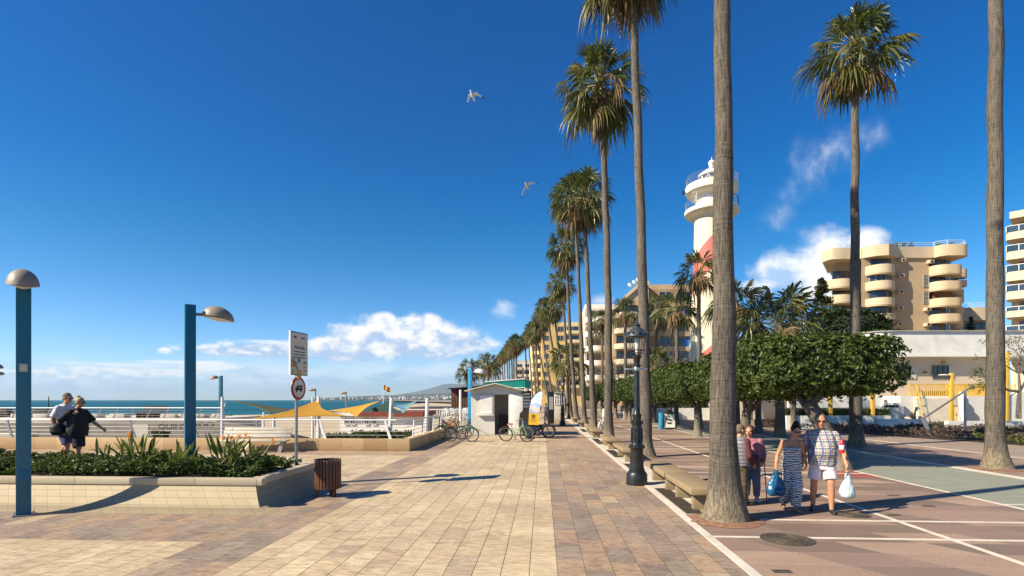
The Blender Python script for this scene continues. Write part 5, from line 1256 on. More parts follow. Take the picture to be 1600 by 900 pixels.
sail('bright yellow sun sail reaching up towards the flagpole', [(594, 626.5, 33.), (514, 642, 29.), (557, 652, 25.)], cloth('sail_yellow', (.74, .43, .045)), .15)
sail('dark green sun sail hung from the curved white pole', [(609, 625.5, 29.2), (558, 644, 34.), (636, 647, 27.)], cloth('sail_green', (.02, .06, .055)), .1)
sail('pale blue sun sail right of the curved white pole', [(653, 626.5, 35.), (609, 634, 29.), (630, 646.5, 27.)], cloth('sail_blue', (.32, .60, .70)), .1)
F = Face(560, 46.); X, Z = F.x, F.z
T = F.thing('beach_house', 'low white beach house with a red brown flat roof behind the sun sails', 'building')
b = MB(); b.bbox(X(528), X(658), .4, 7, -1.5, Z(651)); b.build('wall', M['white_wall'], T)
b = MB(); b.bbox(X(560), X(661), 0, 7.4, Z(651), Z(643.5)); b.build('roof', mat('roof_red', (.20, .045, .03), .8, .15, 2), T)
b = MB(); b.bbox(X(526), X(560), 0, 7.4, Z(650), Z(647)); b.build('roof_slab', M['white_wall'], T)
for px in (536, 546, 568, 580): window(T, X(px), X(px+6), Z(664), Z(655), .36, 2, 0, M['white_paint'])
F = Face(640, 62.); X, Z = F.x, F.z
T = F.thing('pier_wall', 'long pale pier wall with a dark cap between the beach house and the restaurant', 'wall')
b = MB(); b.bbox(X(640), X(790), 0, 12, -1.5, Z(638)); b.build('wall', M['concrete_pale'], T); b = MB(); b.bbox(X(639), X(790), -.1, 12, Z(638), Z(636.6)); b.build('cap', M['frame_dark'], T)
q = MB()
for i in range(24): q.bbox(X(642)+i*.27, X(642)+i*.27+.09, -.2, -.08, Z(650), Z(640))
q.bbox(X(641), X(735), -.22, -.06, Z(640.5), Z(639)); q.build('balustrade', M['white_metal'], T)
# maroon restaurant
F = Face(702, 66.); X, Z = F.x, F.z
T = F.thing('restaurant', 'maroon beach restaurant with brown framed windows and a dark sloping roof behind the kiosk', 'building')
b = MB(); b.bbox(X(705), X(772), 0, 9, -1.5, Z(608)); b.build('wall', mat('maroon_wall', (.16, .035, .045), .8, .12, .6, dirt=(.22, .09, .08)), T)
b = MB(); b.extr([(X(701), Z(608)), (X(776), Z(603)), (X(776), Z(599.5)), (X(738), Z(604)), (X(701), Z(606.6))], lambda a, c, t: (a, -.7+t, c), 11); b.build('roof', mat('roof_dark', (.03, .018, .02), .7), T)
for i in range(4): window(T, X(706.5+i*8), X(713.5+i*8), Z(641), Z(620), -.05, 3, 1, mat('brown_frame', (.17, .075, .03), .6) if i == 0 else bpy.data.materials['brown_frame'], M['glass_dark'])
b = MB(); b.bbox(X(704), X(772), -.1, -.0, Z(648), Z(641)); b.build('sill_panel', bpy.data.materials['brown_frame'], T)
# white plastic chairs on the beach terrace
F = Face(695, 52.); X, Z = F.x, F.z
b = MB(); b.bbox(X(688), X(760), -1, 5, -1.5, Z(653)); tag(b.build('beach_terrace', M['concrete_pale'], None, F.loc, YAW), 'pale terrace platform carrying the white chairs', 'terrace')
zt_ = Z(653)
def chair(px, y, rz, lab):
    T = thing('plastic_chair', lab, 'chair', tuple(Matrix.Translation(F.loc) @ Matrix.Rotation(YAW, 4, 'Z') @ Vector((X(px), y, zt_))), rz, 'white plastic chairs on the beach terrace')
    b = MB(); b.bevbox((0, 0, .44), (.46, .44, .04), .015); b.build('seat', M['white_metal'], T)
    b = MB(); b.tube([(-.21, .2, .45), (-.22, .26, .8), (-.1, .28, .92), (.1, .28, .92), (.22, .26, .8), (.21, .2, .45)], .025, 6)
    for k in range(4): b.tube([(-.12+k*.08, .21, .46), (-.11+k*.073, .27, .9)], .014, 5)
    b.build('backrest', M['white_metal'], T)
    for s in (-1, 1):
        for y_ in (-.18, .18): b = MB(); b.tube([(s*.19, y_, .44), (s*.22, y_*1.15, 0)], .018, 5); b.build('leg', M['white_metal'], T)
        b = MB(); b.tube([(s*.22, .22, .66), (s*.25, -.1, .67), (s*.23, -.18, .44)], .02, 5); b.build('arm', M['white_metal'], T)
    return T
for i in range(9): chair(695+i*4.6, (i % 3)*.9, i*.9, 'white plastic chair among the chairs on the beach terrace')
# flag
p = P(597.5, 625, 58); T = thing('flagpole', 'thin pale flagpole flying a red and yellow flag above the sun sails', 'flag', (p.x, p.y, -1.5))
h = P(0, 598, 58).z+1.5; b = MB(); b.tube([(0, 0, 0), (.12, 0, h)], [.06, .03], 6); b.build('pole', M['white_metal'], T)
b = MB(); N = 10
for i in range(N+1):
    for j in range(5): b.v.append((.12+.72*i/N, .1*sin(i*.9), h-.25-.5*j/4-.30*(i/N)+.04*sin(i*.8)))
for i in range(N):
    for j in range(4): b.f.append((i*5+j, i*5+j+1, (i+1)*5+j+1, (i+1)*5+j)); b.mi.append(0 if j in (0, 3) else 1)
b.build('flag', [cloth('flag_red', (.60, .06, .03)), cloth('flag_yellow', (.75, .45, .03))], T, smooth=radians(60))
hedge('low green hedge behind the white handrail, below the brown and yellow sails', 548, 640, 672, 27.5, -1.2, 1.2, 2600, 21, .12)
hedge('low bushes left of the hedge behind the handrail', 503, 545, 676, 28.5, -1.2, 1.0, 900, 22, .12)
# ---- kiosk
kp = P(736, 625, 31.2); T = thing('kiosk', 'small white board kiosk with a low gable roof, open door and shuttered window', 'kiosk', (kp.x, kp.y, 0), YAW*.0)
F = Face(736, 31.2); X, Z = F.x, F.z
kw, kd, ke, kr = X(813), 2.6, Z(610.5), Z(601)
def board_mat():
    m, t, b = newmat('white_boards'); o = objco(t); x, y, z = t.sep(o)
    u = t.m('DIVIDE', t.m('ADD', x, y), .115); f = t.m('FRACT', u); e = t.step(t.m('MINIMUM', f, t.m('SUBTRACT', 1., f)), .02, .10)
    n = t.noise(t.vm('MULTIPLY', o, (6, 6, 1)), 1., 5)
    c = t.mix(n, (.66, .65, .61), (.58, .56, .51)); c = t.mix(e, (.35, .34, .32), c); c = t.mix(t.step(t.m('ADD', z, t.m('MULTIPLY', n, .3)), .1, .4, .5, 0.), c, (.36, .32, .26))
    t.put(b.inputs['Base Color'], c); b.inputs['Roughness'].default_value = .6; t.put(b.inputs['Normal'], t.bump(e, .5, .01)); return m
wb = board_mat()
d0, d1, dz_ = X(773), X(794.5), Z(616.5)
b = MB(); th = .07
b.bbox(0, d0, 0, th, .06, ke); b.bbox(d1, kw, 0, th, .06, ke); b.bbox(d0, d1, 0, th, dz_, ke)
b.extr([(0, ke), (kw, ke), (kw/2, kr)], lambda a, c, t: (a, t, c), th)
b.bbox(0, th, th, kd, .06, ke); b.bbox(kw-th, kw, th, kd, .06, ke); b.bbox(0, kw, kd, kd+th, .06, ke)
b.build('wall', wb, T)
b = MB(); b.bbox(-.02, kw+.02, -.02, kd+.1, -.01, .06); b.build('floor', M['concrete'], T)
for s in (-1, 1):
    b = MB(); ov = .33; ang = atan2(kr-ke, kw/2)
    b.extr([(kw/2, kr+.03), (kw/2+s*(kw/2+ov), ke-ov*math.tan(ang)+.03), (kw/2+s*(kw/2+ov), ke-ov*math.tan(ang)+.09), (kw/2, kr+.09)], lambda a, c, t: (a, -.4+t, c), kd+.7)
    b.build('roof', M['concrete_pale'], T)
b = MB(); b.bevbox(((X(796.5)+X(817))/2, -.05, (Z(679)+dz_)/2+.02), (X(817)-X(796.5), .05, dz_-Z(679)-.02), .01); o = b.build('door', M['white_paint'], T)
b = MB(); b.bevbox((X(813.5), -.10, 1.0), (.05, .05, .26), .01); b.build('handle', M['black_iron'], o)
b = MB(); b.bevbox(((X(747)+X(771.5))/2, -.04, (Z(648)+Z(616))/2), (X(771.5)-X(747), .06, Z(616)-Z(648)), .01); o = b.build('shutter_or_reveal', M['concrete_pale'], T)
b = MB(); b.bbox(X(749.5), X(769), -.078, -.072, Z(646), Z(618)); b.build('shutter_panel', M['white_paint'], o)
b = MB(); b.bevbox(((X(747)+X(771.5))/2, -.11, Z(648.5)), (X(771.5)-X(747)+.06, .22, .04), .008); b.build('sill', M['white_paint'], T)
b = MB(); r = random.Random(2)
for k in range(1): b.bbox(d0+.1, d1-.1, 1.9, 2.2, .06, 1.15)
b.build('interior_counter', mat('dim_goods', (.10, .06, .05), .8, .4, 3), T)
# turquoise awning pavilion
F = Face(757, 40.); X, Z = F.x, F.z
T = F.thing('turquoise_pavilion', 'turquoise canvas awning box with a white hem standing behind the white kiosk', 'pavilion')
tq = cloth('turquoise_cloth', (.02, .46, .38))
b = MB(); v = [(X(757), 0, Z(605.5)), (X(820), 0, Z(605.5)), (X(820), 0, Z(592.5)), (X(757), 0, Z(597.5)), (X(757)+.3, 4, Z(605.5)), (X(820)+.6, 4, Z(605.5)), (X(820)+.6, 4, Z(593)), (X(757)+.3, 4, Z(598))]
b.add(v, [(0, 1, 2, 3), (1, 5, 6, 2), (5, 4, 7, 6), (4, 0, 3, 7), (3, 2, 6, 7)]); cn_ = b.build('canopy', tq, T, smooth=None)
b = MB(); b.tube([(X(757), -.03, Z(597)), (X(820), -.03, Z(592)), (X(820)+.62, 4, Z(592.6))], .04, 5); b.tube([(X(757), -.03, Z(606)), (X(820), -.03, Z(606)), (X(820)+.63, 4, Z(606))], .035, 5); b.build('hem', M['white_metal'], cn_)
b = MB()
for i in range(22): b.tube([(X(757)+i*(X(820)-X(757))/22, -.012, Z(605.4)), (X(757)+i*(X(820)-X(757))/22, -.012, Z(597.3-i*.22))], .012, 4)
b.build('seam', cloth('turquoise_seam', (.015, .36, .30)), cn_)
for px, y in ((760, .2), (812, .2), (818, 3.6), (764, 3.6)): b = MB(); b.bbox(X(px)-.09, X(px)+.09, y-.09, y+.09, 0, Z(605.7)); b.build('post', kb, T)
b = MB(); b.bbox(X(816), X(831), 1.2, 1.3, 0.4, Z(610)); o = b.build('menu_board', mat('menu_maroon', (.13, .03, .03), .6), T)
b = MB()
for k in range(5): b.bbox(X(818), X(829), 1.17, 1.195, Z(617+k*5), Z(614+k*5))
b.build('menu_sheet', M['white_paint'], o)
# ---- bicycles
tyre = mat('tyre_rubber', (.018, .018, .019), .75, .2); chrome = mat('bike_chrome', (.45, .45, .45), .3, .1, 9, metal=.8)
saddle_m = mat('saddle_brown', (.28, .075, .03), .5, .15, 10); tan_tyre = mat('tyre_pale', (.42, .38, .32), .7, .1)
def bicycle(label, loc, rz, frame, fat=.022, R=.33, pale=False, saddle=saddle_m, basket=False, lean=.12, group='hire bicycles around the kiosk', motor=False):
    T = thing('bicycle', label, 'bicycle', loc, rz, group); T.rotation_euler = (lean, 0, rz)
    wb_ = .54
    for s in (-1, 1):
        w = MB(); w.tube([(s*wb_+R*cos(2*pi*i/28), 0, R+fat*.5+R*sin(2*pi*i/28)) for i in range(28)], fat, 8, closed=True); wh = w.build('wheel', tyre, T, smooth=radians(50))
        w = MB(); w.tube([(s*wb_+(R-fat*1.15)*cos(2*pi*i/28), 0, R+fat*.5+(R-fat*1.15)*sin(2*pi*i/28)) for i in range(28)], .013, 6, closed=True)
        for i in range(14): a = 2*pi*i/14; w.tube([(s*wb_, .02*(1 if i % 2 else -1), R+fat*.5), (s*wb_+(R-fat)*cos(a), 0, R+fat*.5+(R-fat)*sin(a))], .0022, 3, False)
        w.tube([(s*wb_, -.05, R+fat*.5), (s*wb_, .05, R+fat*.5)], .03, 8); w.build('rim', chrome, wh, smooth=radians(50))
        w = MB(); w.ring_wall([(s*wb_+(R+fat+.015)*cos(a), (R+fat+.015)*sin(a)) for a in [radians((20 if s < 0 else 10)+i*13) for i in range(12)]], -.028, .028, .006)
        o = w.build('mudguard', tan_tyre if pale else frame, T, (0, 0, R+fat*.5)); o.rotation_euler = (pi/2, 0, 0)
    z = R; b = MB(); hd = Vector((.36, 0, z+.52)); bb = Vector((-.06, 0, z-.05)); st = Vector((-.22, 0, z+.36))
    for a, c, r_ in ((hd, bb, .024), (hd-Vector((0, 0, .08)), Vector((-.14, 0, z+.16)), .018), (st+Vector((-.03, 0, .12)), bb, .019), (bb, Vector((-wb_, .05, z)), .011), (bb, Vector((-wb_, -.05, z)), .011), (st, Vector((-wb_, .05, z)), .009), (st, Vector((-wb_, -.05, z)), .009)):
        b.tube([a, c], r_, 8)
    b.tube([Vector((.345, 0, z+.60)), Vector((.40, 0, z+.40))], .027, 8)
    for s in (-1, 1): b.tube([(.40, s*.03, z+.42), (.42, s*.055, z+.36), (wb_, s*.055, z)], .014, 7)
    b.build('frame', frame, T)
    b = MB(); b.tube([(.345, 0, z+.6), (.32, 0, z+.72)], .014, 6); b.tube([(.14, .31, z+.74), (.26, .24, z+.77), (.34, .08, z+.73), (.34, -.08, z+.73), (.26, -.24, z+.77), (.14, -.31, z+.74)], .012, 6); h_ = b.build('handlebar', chrome, T)
    for s in (-1, 1): b = MB(); b.tube([(.13, s*.315, z+.738), (.23, s*.262, z+.765)], .018, 7); b.build('grip', saddle, h_)
    b = MB(); b.tube([(.33, 0, z+.66), (.40, 0, z+.64)], .05, 10); b.build('headlight', chrome, T)
    b = MB(); pr = [(-.16, .085, -.0), (-.13, .10, .035), (-.02, .085, .03), (.06, .035, .03), (.13, .018, .025)]; vs = []
    for x, w_, zz in pr: vs += [(x, -w_, 0), (x, -w_*.7, zz+.03), (x, w_*.7, zz+.03), (x, w_, 0)]
    b.add(vs, [(k*4+j, k*4+(j+1) % 4, (k+1)*4+(j+1) % 4, (k+1)*4+j) for k in range(4) for j in range(4)]+[(3, 2, 1, 0), (16, 17, 18, 19)]); b.build('saddle', saddle, T, (-.27, 0, z+.50), smooth=radians(60))
    b = MB(); b.tube([(-.25, 0, z+.45), (-.22, 0, z+.36)], .013, 6); b.build('seatpost', chrome, T)
    b = MB(); b.lathe([(.085, -.006), (.085, .006)], 18); o = b.build('chainring', chrome, T, (-.06, -.06, z-.05)); o.rotation_euler = (pi/2, 0, 0)
    b = MB(); b.tube([(-.06, -.05, z-.05), (-.06, -.08, z-.05), (.02, -.09, z-.20)], .011, 6); b.tube([(-.06, .05, z-.05), (-.06, .08, z-.05), (-.14, .09, z+.10)], .011, 6); b.box((.02, -.13, z-.20), (.09, .08, .02)); b.box((-.14, .13, z+.10), (.09, .08, .02)); b.build('crank', M['black_iron'], T)
    b = MB(); b.bbox(-.72, -.34, -.07, .07, z+.385, z+.40); b.tube([(-.7, .05, z+.39), (-wb_, .06, z)], .007, 5); b.tube([(-.7, -.05, z+.39), (-wb_, -.06, z)], .007, 5); b.build('rack', M['black_iron'], T)
    b = MB(); b.tube([(-.10, .03, z-.06), (-.16, .18, .02)], .01, 5); b.build('kickstand', chrome, T)
    if motor: b = MB(); b.bevbox((-.03, 0, z-.06), (.2, .12, .16), .04); b.build('motor', M['black_iron'], T)
    if basket:
        b = MB(); b.tube([(-.44+x*.2, y*.17, z+.42) for x, y in ((-1, -1), (1, -1), (1, 1), (-1, 1))], .012, 5, closed=True)
        for zz in (.46, .52, .58): b.tube([(-.44+x*.22, y*.19, z+zz) for x, y in ((-1, -1), (1, -1), (1, 1), (-1, 1))], .012, 5, closed=True)
        b.build('pannier', saddle, T)
    return T
green = mat('bike_green', (.22, .36, .16), .35, .06, 3, coat=.5); dgreen = mat('bike_olive', (.09, .13, .05), .4, .1, 3); gcream = mat('bike_cream', (.45, .45, .38), .4, .08, 3)
bicycle('pale green step through bicycle with a brown saddle standing before the open kiosk door', gz(807, 690), radians(-14), green, .03, .34, True)
T = bicycle('olive bicycle with an orange brown saddle bag, first in the row at the low wall', gz(721, 690), radians(-8), dgreen, .026, .34, basket=True)
bicycle('dark bicycle close behind the first one at the low wall', gz(705, 686), radians(2), dgreen, .024, .33)
bicycle('cream bicycle leaning over the end of the low wall', gz(716, 682), radians(8), gcream, .022, .33)
for i, (px, py) in enumerate(((702, 678), (711, 675), (704, 672), (714, 669.5), (709, 667.5))):
    bicycle('pale bicycle in the tightly parked row along the railing', gz(px, py)+Vector((0, 0, 0)), radians(75+i*7), gcream if i % 2 else green, .02, .33, group='bicycles parked along the railing')
fatb = bicycle('black fat tyred pedal cart with a hooded seat behind the yellow and blue feather flag', gz(842, 684), radians(-12), M['black_iron'], .055, .34, saddle=M['black'], motor=True)
dkb = mat('dark_blue_panel', (.01, .025, .06), .45, .1)
b = MB(); b.extr([(-.95, .42), (.12, .42), (.16, .62), (-.30, .70), (-.42, 1.45), (.10, 1.62), (.10, 1.68), (-.60, 1.66), (-.92, 1.40), (-1.0, .8)], lambda a, c, t: (a, -.42+t, c), .84); b.build('hooded_seat', M['black'], fatb)
for s_ in (-1, 1): b = MB(); b.extr([(-.93, .48), (.08, .48), (.10, .60), (-.36, .68), (-.45, 1.0), (-.95, .95)], lambda a, c, t: (a, s_*.425+(-.012 if s_ < 0 else 0)+t, c), .012); b.build('side_panel', dkb, fatb)
# feather flag
p = gz(838, 680); F = Face(825, 28.6); X, Z = F.x, F.z; T = F.thing('feather_flag', 'feather flag with a sea photo above a yellow panel, leaning beside the kiosk', 'flag'); T.rotation_euler = (0, 0, YAW-.42)
o1 = [(X(824.5), Z(663.5)), (X(843), Z(663.8)), (X(843.5), Z(646.2)), (X(826.2), Z(645.2))]
b = MB(); b.extr(o1, lambda a, c, t: (a, t, c), .012); b.build('yellow_panel', cloth('flag_panel_yellow', (.72, .42, .02)), T)
o2 = [(X(826.2), Z(645.)), (X(843.5), Z(646.)), (X(845.5), Z(636)), (X(848), Z(622)), (X(849), Z(611.5)), (X(843), Z(612.5)), (X(836), Z(617)), (X(830.5), Z(625)), (X(827.5), Z(635))]
mm, t, bb_ = newmat('flag_photo'); z_ = t.sep(objco(t))[2]; nn = t.noise(t.vm('MULTIPLY', objco(t), (2, 1, 6)), 1.6, 4, .6, 1.)
t.put(bb_.inputs['Base Color'], t.ramp(t.m('ADD', t.m('DIVIDE', t.m('SUBTRACT', z_, 1.25), 1.35), t.m('MULTIPLY', t.m('SUBTRACT', nn, .5), .7)), [(0., (.12, .22, .40)), (.3, (.62, .50, .46)), (.42, (.16, .32, .62)), (.58, (.66, .74, .82)), (.74, (.30, .44, .70)), (1., (.85, .86, .88))])); bb_.inputs['Roughness'].default_value = .7
b = MB(); b.extr(o2, lambda a, c, t: (a, t, c), .012); b.build('photo_panel', mm, T)
b = MB(); b.tube([(X(824.), .0, .02), (X(825.8), .0, Z(645)), (X(827), 0, Z(635)), (X(830), 0, Z(624.5)), (X(836), 0, Z(616.3)), (X(843), 0, Z(611.8)), (X(849), 0, Z(610.8))], .02, 6); b.build('pole', M['black_iron'], T)
b = MB(); b.lathe([(.13, 0), (.13, .004), (.09, .004), (.09, 0)], 18)
o = b.build('emblem', mat('flag_ink', (.26, .15, .02), .7), T, (X(834), -.004, Z(650.5))); o.rotation_euler = (pi/2, 0, 0)
b = MB()
for k, w_ in enumerate((.34, .42, .28)): b.bbox(X(834)-w_/2, X(834)+w_/2, -.005, -.001, Z(655.5+k*2.2), Z(654.4+k*2.2))
b.build('small_print', bpy.data.materials['flag_ink'], T)
b = MB(); b.bevbox((X(826), 0, .03), (.5, .5, .06), .02); b.build('base', M['black_iron'], T)
# dark display column and pale cabin further on
F = Face(857, 47.); X, Z = F.x, F.z; T = F.thing('display_column', 'tall dark framed display column beyond the feather flag', 'display')
b = MB(); b.bevbox(((X(856)+X(866))/2, .2, Z(612)/2), (X(866)-X(856), .35, Z(612)), .03); b.build('case', M['black_iron'], T)
b = MB(); b.bbox(X(858), X(864.5), -.0, .02, Z(640), Z(620)); b.build('glass', M['frame_grey'], T)
F = Face(866, 58.); X, Z = F.x, F.z; T = F.thing('cabin', 'pale grey cabin between the display column and the avenue trunks', 'cabin')
b = MB(); b.bevbox((X(874), 1.5, Z(614)/2), (X(883)-X(866), 3, Z(614)), .03); b.build('wall', M['concrete_pale'], T); window(T, X(867), X(874), Z(632), Z(618), -.02, 2, 1, M['white_paint'], M['frame_grey'])
b = MB(); b.bbox(X(865), X(884), -.2, 3.2, Z(614), Z(612.5)); b.build('roof', M['concrete'], T)
# ---- stone benches and the dark slabs beside them
def stone_bench(label, y0, y1, x=2.68):
    T = thing('stone_bench', label, 'bench', (x, y0, 0), 0, 'stone benches between the palms'); L = y1-y0
    b = MB(); b.bevbox((.27, L/2, .395), (.55, L, .12), .012); b.build('seat', M['bench_stone'], T)
    for y in (.42, L-.42):
        b = MB(); b.bevbox((.30, y, .165), (.36, .15, .34), .008); b.build('leg', M['bench_stone'], T)
grate = mat('dark_grate', (.045, .036, .026), .8, .35, 14, .6, 60, dirt=(.10, .08, .05))
def slab(label, x0, x1, y0, y1):
    b = MB(); b.bbox(x0, x1, y0, y1, -.02, .012)
    o = b.build('ground_grate', grate); tag(o, label, 'grate', 'dark grates along the kerb')
    b = MB()
    for i in range(int((y1-y0)/.07)): b.bbox(x0+.03, x1-.03, y0+.03+i*.07, y0+.06+i*.07, .012, .016)
    b.build('bar', M['soil'], o, smooth=None)
stone_bench('nearest stone slab bench, its end hidden by the thick palm trunk', 9.95, 12.04)
stone_bench('second stone slab bench, crossed by a thin trunk shadow, behind the lantern post', 12.18, 14.5)
stone_bench('third stone slab bench, beyond the lantern post', 17.9, 20.5, 2.62)
stone_bench('stone slab bench between the third and fourth palm trunks of the avenue', 22.5, 25.2, 2.62)
for i, y in enumerate((29.4, 32.6, 41., 49.)): stone_bench('small far stone bench among the avenue trunks', y, y+2.4, 2.65)
for i, (y0, y1, lab) in enumerate(((9.95, 12.75, 'dark sunken grate beside the nearest stone bench'), (15.6, 17.6, 'dark sunken grate beyond the lantern post'), (19.6, 22.4, 'dark sunken grate beside the third stone bench'), (25.5, 29., 'dark sunken grate between far benches'), (35, 38.5, 'farthest dark sunken grate by the kerb'))): slab(lab, 2.58, 2.90, y0, y1)
# ---- cast iron lantern posts
def lantern_post(label, loc, H=4.02):
    T = thing('lantern_post', label, 'street lamp', loc, 0, 'black cast iron lantern posts'); k = H/4.02
    b = MB(); b.lathe([(.275, 0), (.285, .03), (.27, .10), (.275, .13), (.27, .27), (.235, .33), (.20, .36), (.205, .40), (.185, .42), (.165, .9), (.175, .92), (.215, .95), (.215, .99), (.165, 1.02), (.155, 1.06)], 24); b.build('base', M['black_iron'], T, smooth=radians(40))
    b = MB(); b.lathe([(.15, 1.05), (.135, 1.12), (.14, 1.4), (.125, 1.52), (.17, 1.58), (.17, 1.62), (.11, 1.66), (.12, 1.75), (.13, 1.78), (.085, 1.84), (.08, 2.0), (.065, 3.0), (.10, 3.03), (.105, 3.06), (.075, 3.1), (.09, 3.22), (.125, 3.27), (.13, 3.3), (.05, 3.34)], 20); b.build('column', M['black_iron'], T, smooth=radians(40))
    b = MB()
    for i in range(12): a = 2*pi*i/12; b.tube([(cos(a)*.15, sin(a)*.15, 1.1), (cos(a)*.142, sin(a)*.142, 1.45)], .012, 5)
    b.build('fluting', M['black_iron'], T)
    b = MB(); b.lathe([(.08, 2.92), (.085, 2.93), (.085, 3.0), (.08, 3.01)], 14); o = b.build('collar', chrome, T); b = MB(); b.bevbox((-.20, 0, 2.965), (.26, .03, .05), .006); b.bevbox((.18, 0, 2.965), (.2, .03, .04), .006); b.build('bracket', chrome, o)
    b = MB()
    for i in range(6):
        a = 2*pi*i/6; b.tube([(cos(a)*.13, sin(a)*.13, 3.36), (cos(a)*.235, sin(a)*.235, 3.78)], .011, 5); b.tube([(0, 0, 3.33), (cos(a)*.07, sin(a)*.07, 3.31), (cos(a)*.13, sin(a)*.13, 3.37)], .012, 5)
    for rr_, zz in ((.13, 3.37), (.20, 3.44), (.24, 3.78)): b.tube([(cos(2*pi*i/24)*rr_, sin(2*pi*i/24)*rr_, zz) for i in range(24)], .014, 6, closed=True)
    b.build('lantern_frame', M['black_iron'], T)
    b = MB(); b.lathe([(.05, 3.34), (.055, 3.5), (.07, 3.62), (.055, 3.74), (.03, 3.78)], 12); b.build('bulb', M['lamp_glass'], T)
    b = MB(); b.lathe([(.24, 3.76), (.285, 3.79), (.285, 3.83), (.26, 3.86), (.24, 3.90), (.17, 3.98), (.10, 4.03), (.085, 4.06), (.11, 4.09), (.08, 4.12), (.05, 4.14), (.03, 4.2), (0, 4.23)], 24)
    for i in range(12): a = 2*pi*i/12; b.ell((cos(a)*.285, sin(a)*.285, 3.87), (.025, .025, .05), 6, 4)
    b.build('lamp_shade', mat('lantern_cap', (.035, .045, .055), .4, .2, 9) if 'lantern_cap' not in bpy.data.materials else bpy.data.materials['lantern_cap'], T, smooth=radians(40))
    T.scale = (.92, .92, .945); return T
lantern_post('ornate black cast iron lantern post standing on the white kerb by the benches', gz(995, 757))
lantern_post('smaller looking black lantern post far up the promenade beside the avenue trunks', gz(879, 665))
# ---- poster stand
F = Face(1032, 37.5); X, Z = F.x, F.z; T = F.thing('poster_stand', 'blue sided poster stand with a white poster on the plaza beside the pale fig trunk', 'sign')
W_ = X(1058); b = MB(); b.bevbox((W_*.5, .15, .62), (W_, .12, 1.12), .02, 0, radians(-8)); b.build('panel', M['frame_dark'], T)
b = MB(); b.bevbox((X(1033.4), .14, .6), (X(1036.5)-X(1032), .42, 1.15), .02); b.build('side', mat('stand_blue', (.03, .25, .42), .5), T)
b = MB(); b.box((X(1046.5), .075, .62), (X(1055)-X(1038), .012, .94), 0, radians(-8)); po = b.build('poster', mat('poster_paper', (.70, .72, .64), .6, .05), T)
b = MB()
for k, (z, w) in enumerate(((.88, .16), (.72, .34), (.66, .42), (.5, .3), (.46, .3), (.42, .3))): b.box((X(1046.5)-.02*(k % 2), .052+.14*(z-.62)*0-.0+(z-.62)*.14, z), (w, .012, .025 if z < .6 else .06), 0, radians(-8), .0 if z < .6 or z > .8 else .25)
b.build('print', M['frame_dark'], po)
b = MB(); b.tube([(W_*.35, .1, 1.2), (W_*.4, .1, 1.3), (W_*.7, .1, 1.3), (W_*.75, .1, 1.2)], .02, 6); b.build('handle', M['black_iron'], T)
# ---- manholes and drains
mh = mat('cast_iron_cover', (.085, .068, .05), .6, .3, 12, .4, 40, metal=.2)
def manhole(label, px, py, r):
    p = gz(px, py); T = thing('manhole_cover', label, 'manhole cover', (p.x, p.y, .004)); b = MB(); b.lathe([(r, 0), (r, .006), (r*.93, .006), (r*.92, .003), (r*.89, .003), (r*.88, .008), (0, .008)], 32); b.build('plate', mh, T)
    b = MB()
    for q in (.75, .55, .35): b.tube([(cos(2*pi*i/28)*r*q, sin(2*pi*i/28)*r*q, .009) for i in range(28)], .008, 4, closed=True)
    b.build('rib', mh, T)
manhole('round ribbed manhole cover in front of the thick palm foot', 1230, 843, .37)
manhole('round manhole cover at the feet of the man in the checked shirt', 1331, 804.5, .29)
for px, py, lab in ((1222, 893, 'small square drain at the near edge of the plaza'), (1396, 774, 'small drain in the plaza near the green grey lane'), (1451, 791, 'small drain before the trunk shadow'), (1396, 805, 'small drain behind the double white line')):
    p = gz(px, py); b = MB(); b.bbox(-.11, .11, -.06, .06, -.01, .006); tag(b.build('drain_cover', mh, None, p), lab, 'drain')
# ---- sundial
p = G(1437, 681); a = P(1441, 655, 33.); t_ = P(1521, 602, 30.5); s_ = P(1508, 684, 29.8); s_.z = 0; st_p = P(1508, 609, 29.8)
T = thing('sundial', 'grey metal sundial with a long slanting rod on a thin post in the purple bed', 'sundial', (0, 0, 0))
b = MB(); b.tube([a, t_], .055, 8); b.build('gnomon', M['grey_metal'], T)
b = MB(); b.tube([s_, st_p], .06, 10); b.lathe([(.30, 0), (.28, .08), (.1, .12)], 16, (s_.x, s_.y, 0)); b.build('post', M['grey_metal'], T)
b = MB(); q0, q1 = P(1437, 652, 33.), P(1452, 684, 31.); q1.z = .05; b.tube([q0, q0.lerp(q1, .3)+Vector((.1, 0, .08)), q0.lerp(q1, .7)+Vector((.1, 0, .03)), q1], [.09, .13, .11, .06], 8); b.build('dial_plate', M['grey_metal'], T)
# ---- yellow lamp posts
for px, yt, yb, d, lab in ((1486.5, 583, 657, 38.5, 'yellow lamp post with a flat white head at the foot of the cream stairs'), (1363.5, 583, 656, 38.5, 'yellow lamp post behind the crown of the end fig tree'), (1297.5, 583, 656, 38.5, 'yellow lamp post behind the leaning fig trunk'), (1224, 583, 656, 39., 'yellow lamp post beside the pale plaza palm'), (1573, 549, 625, 40, 'tall yellow post at the top of the white ramp wall')):
    p = P(px, 625, d); h = P(px, yt, d).z; T = thing('yellow_lamp', lab, 'lamp', (p.x, p.y, 0), 0, 'yellow lamp posts'); b = MB(); b.bevbox((0, 0, h/2), (.22, .22, h), .01); b.build('post', M['yellow_paint'], T)
    if yt == 583: b = MB(); b.ell((-.5, 0, h-.14), (.4, .22, .07), 14, 6); b.build('lamp_shade', M['white_metal'], T); b = MB(); b.tube([(-.1, 0, h-.12), (-.3, 0, h-.12)], .03, 6); b.build('arm', M['white_metal'], T)
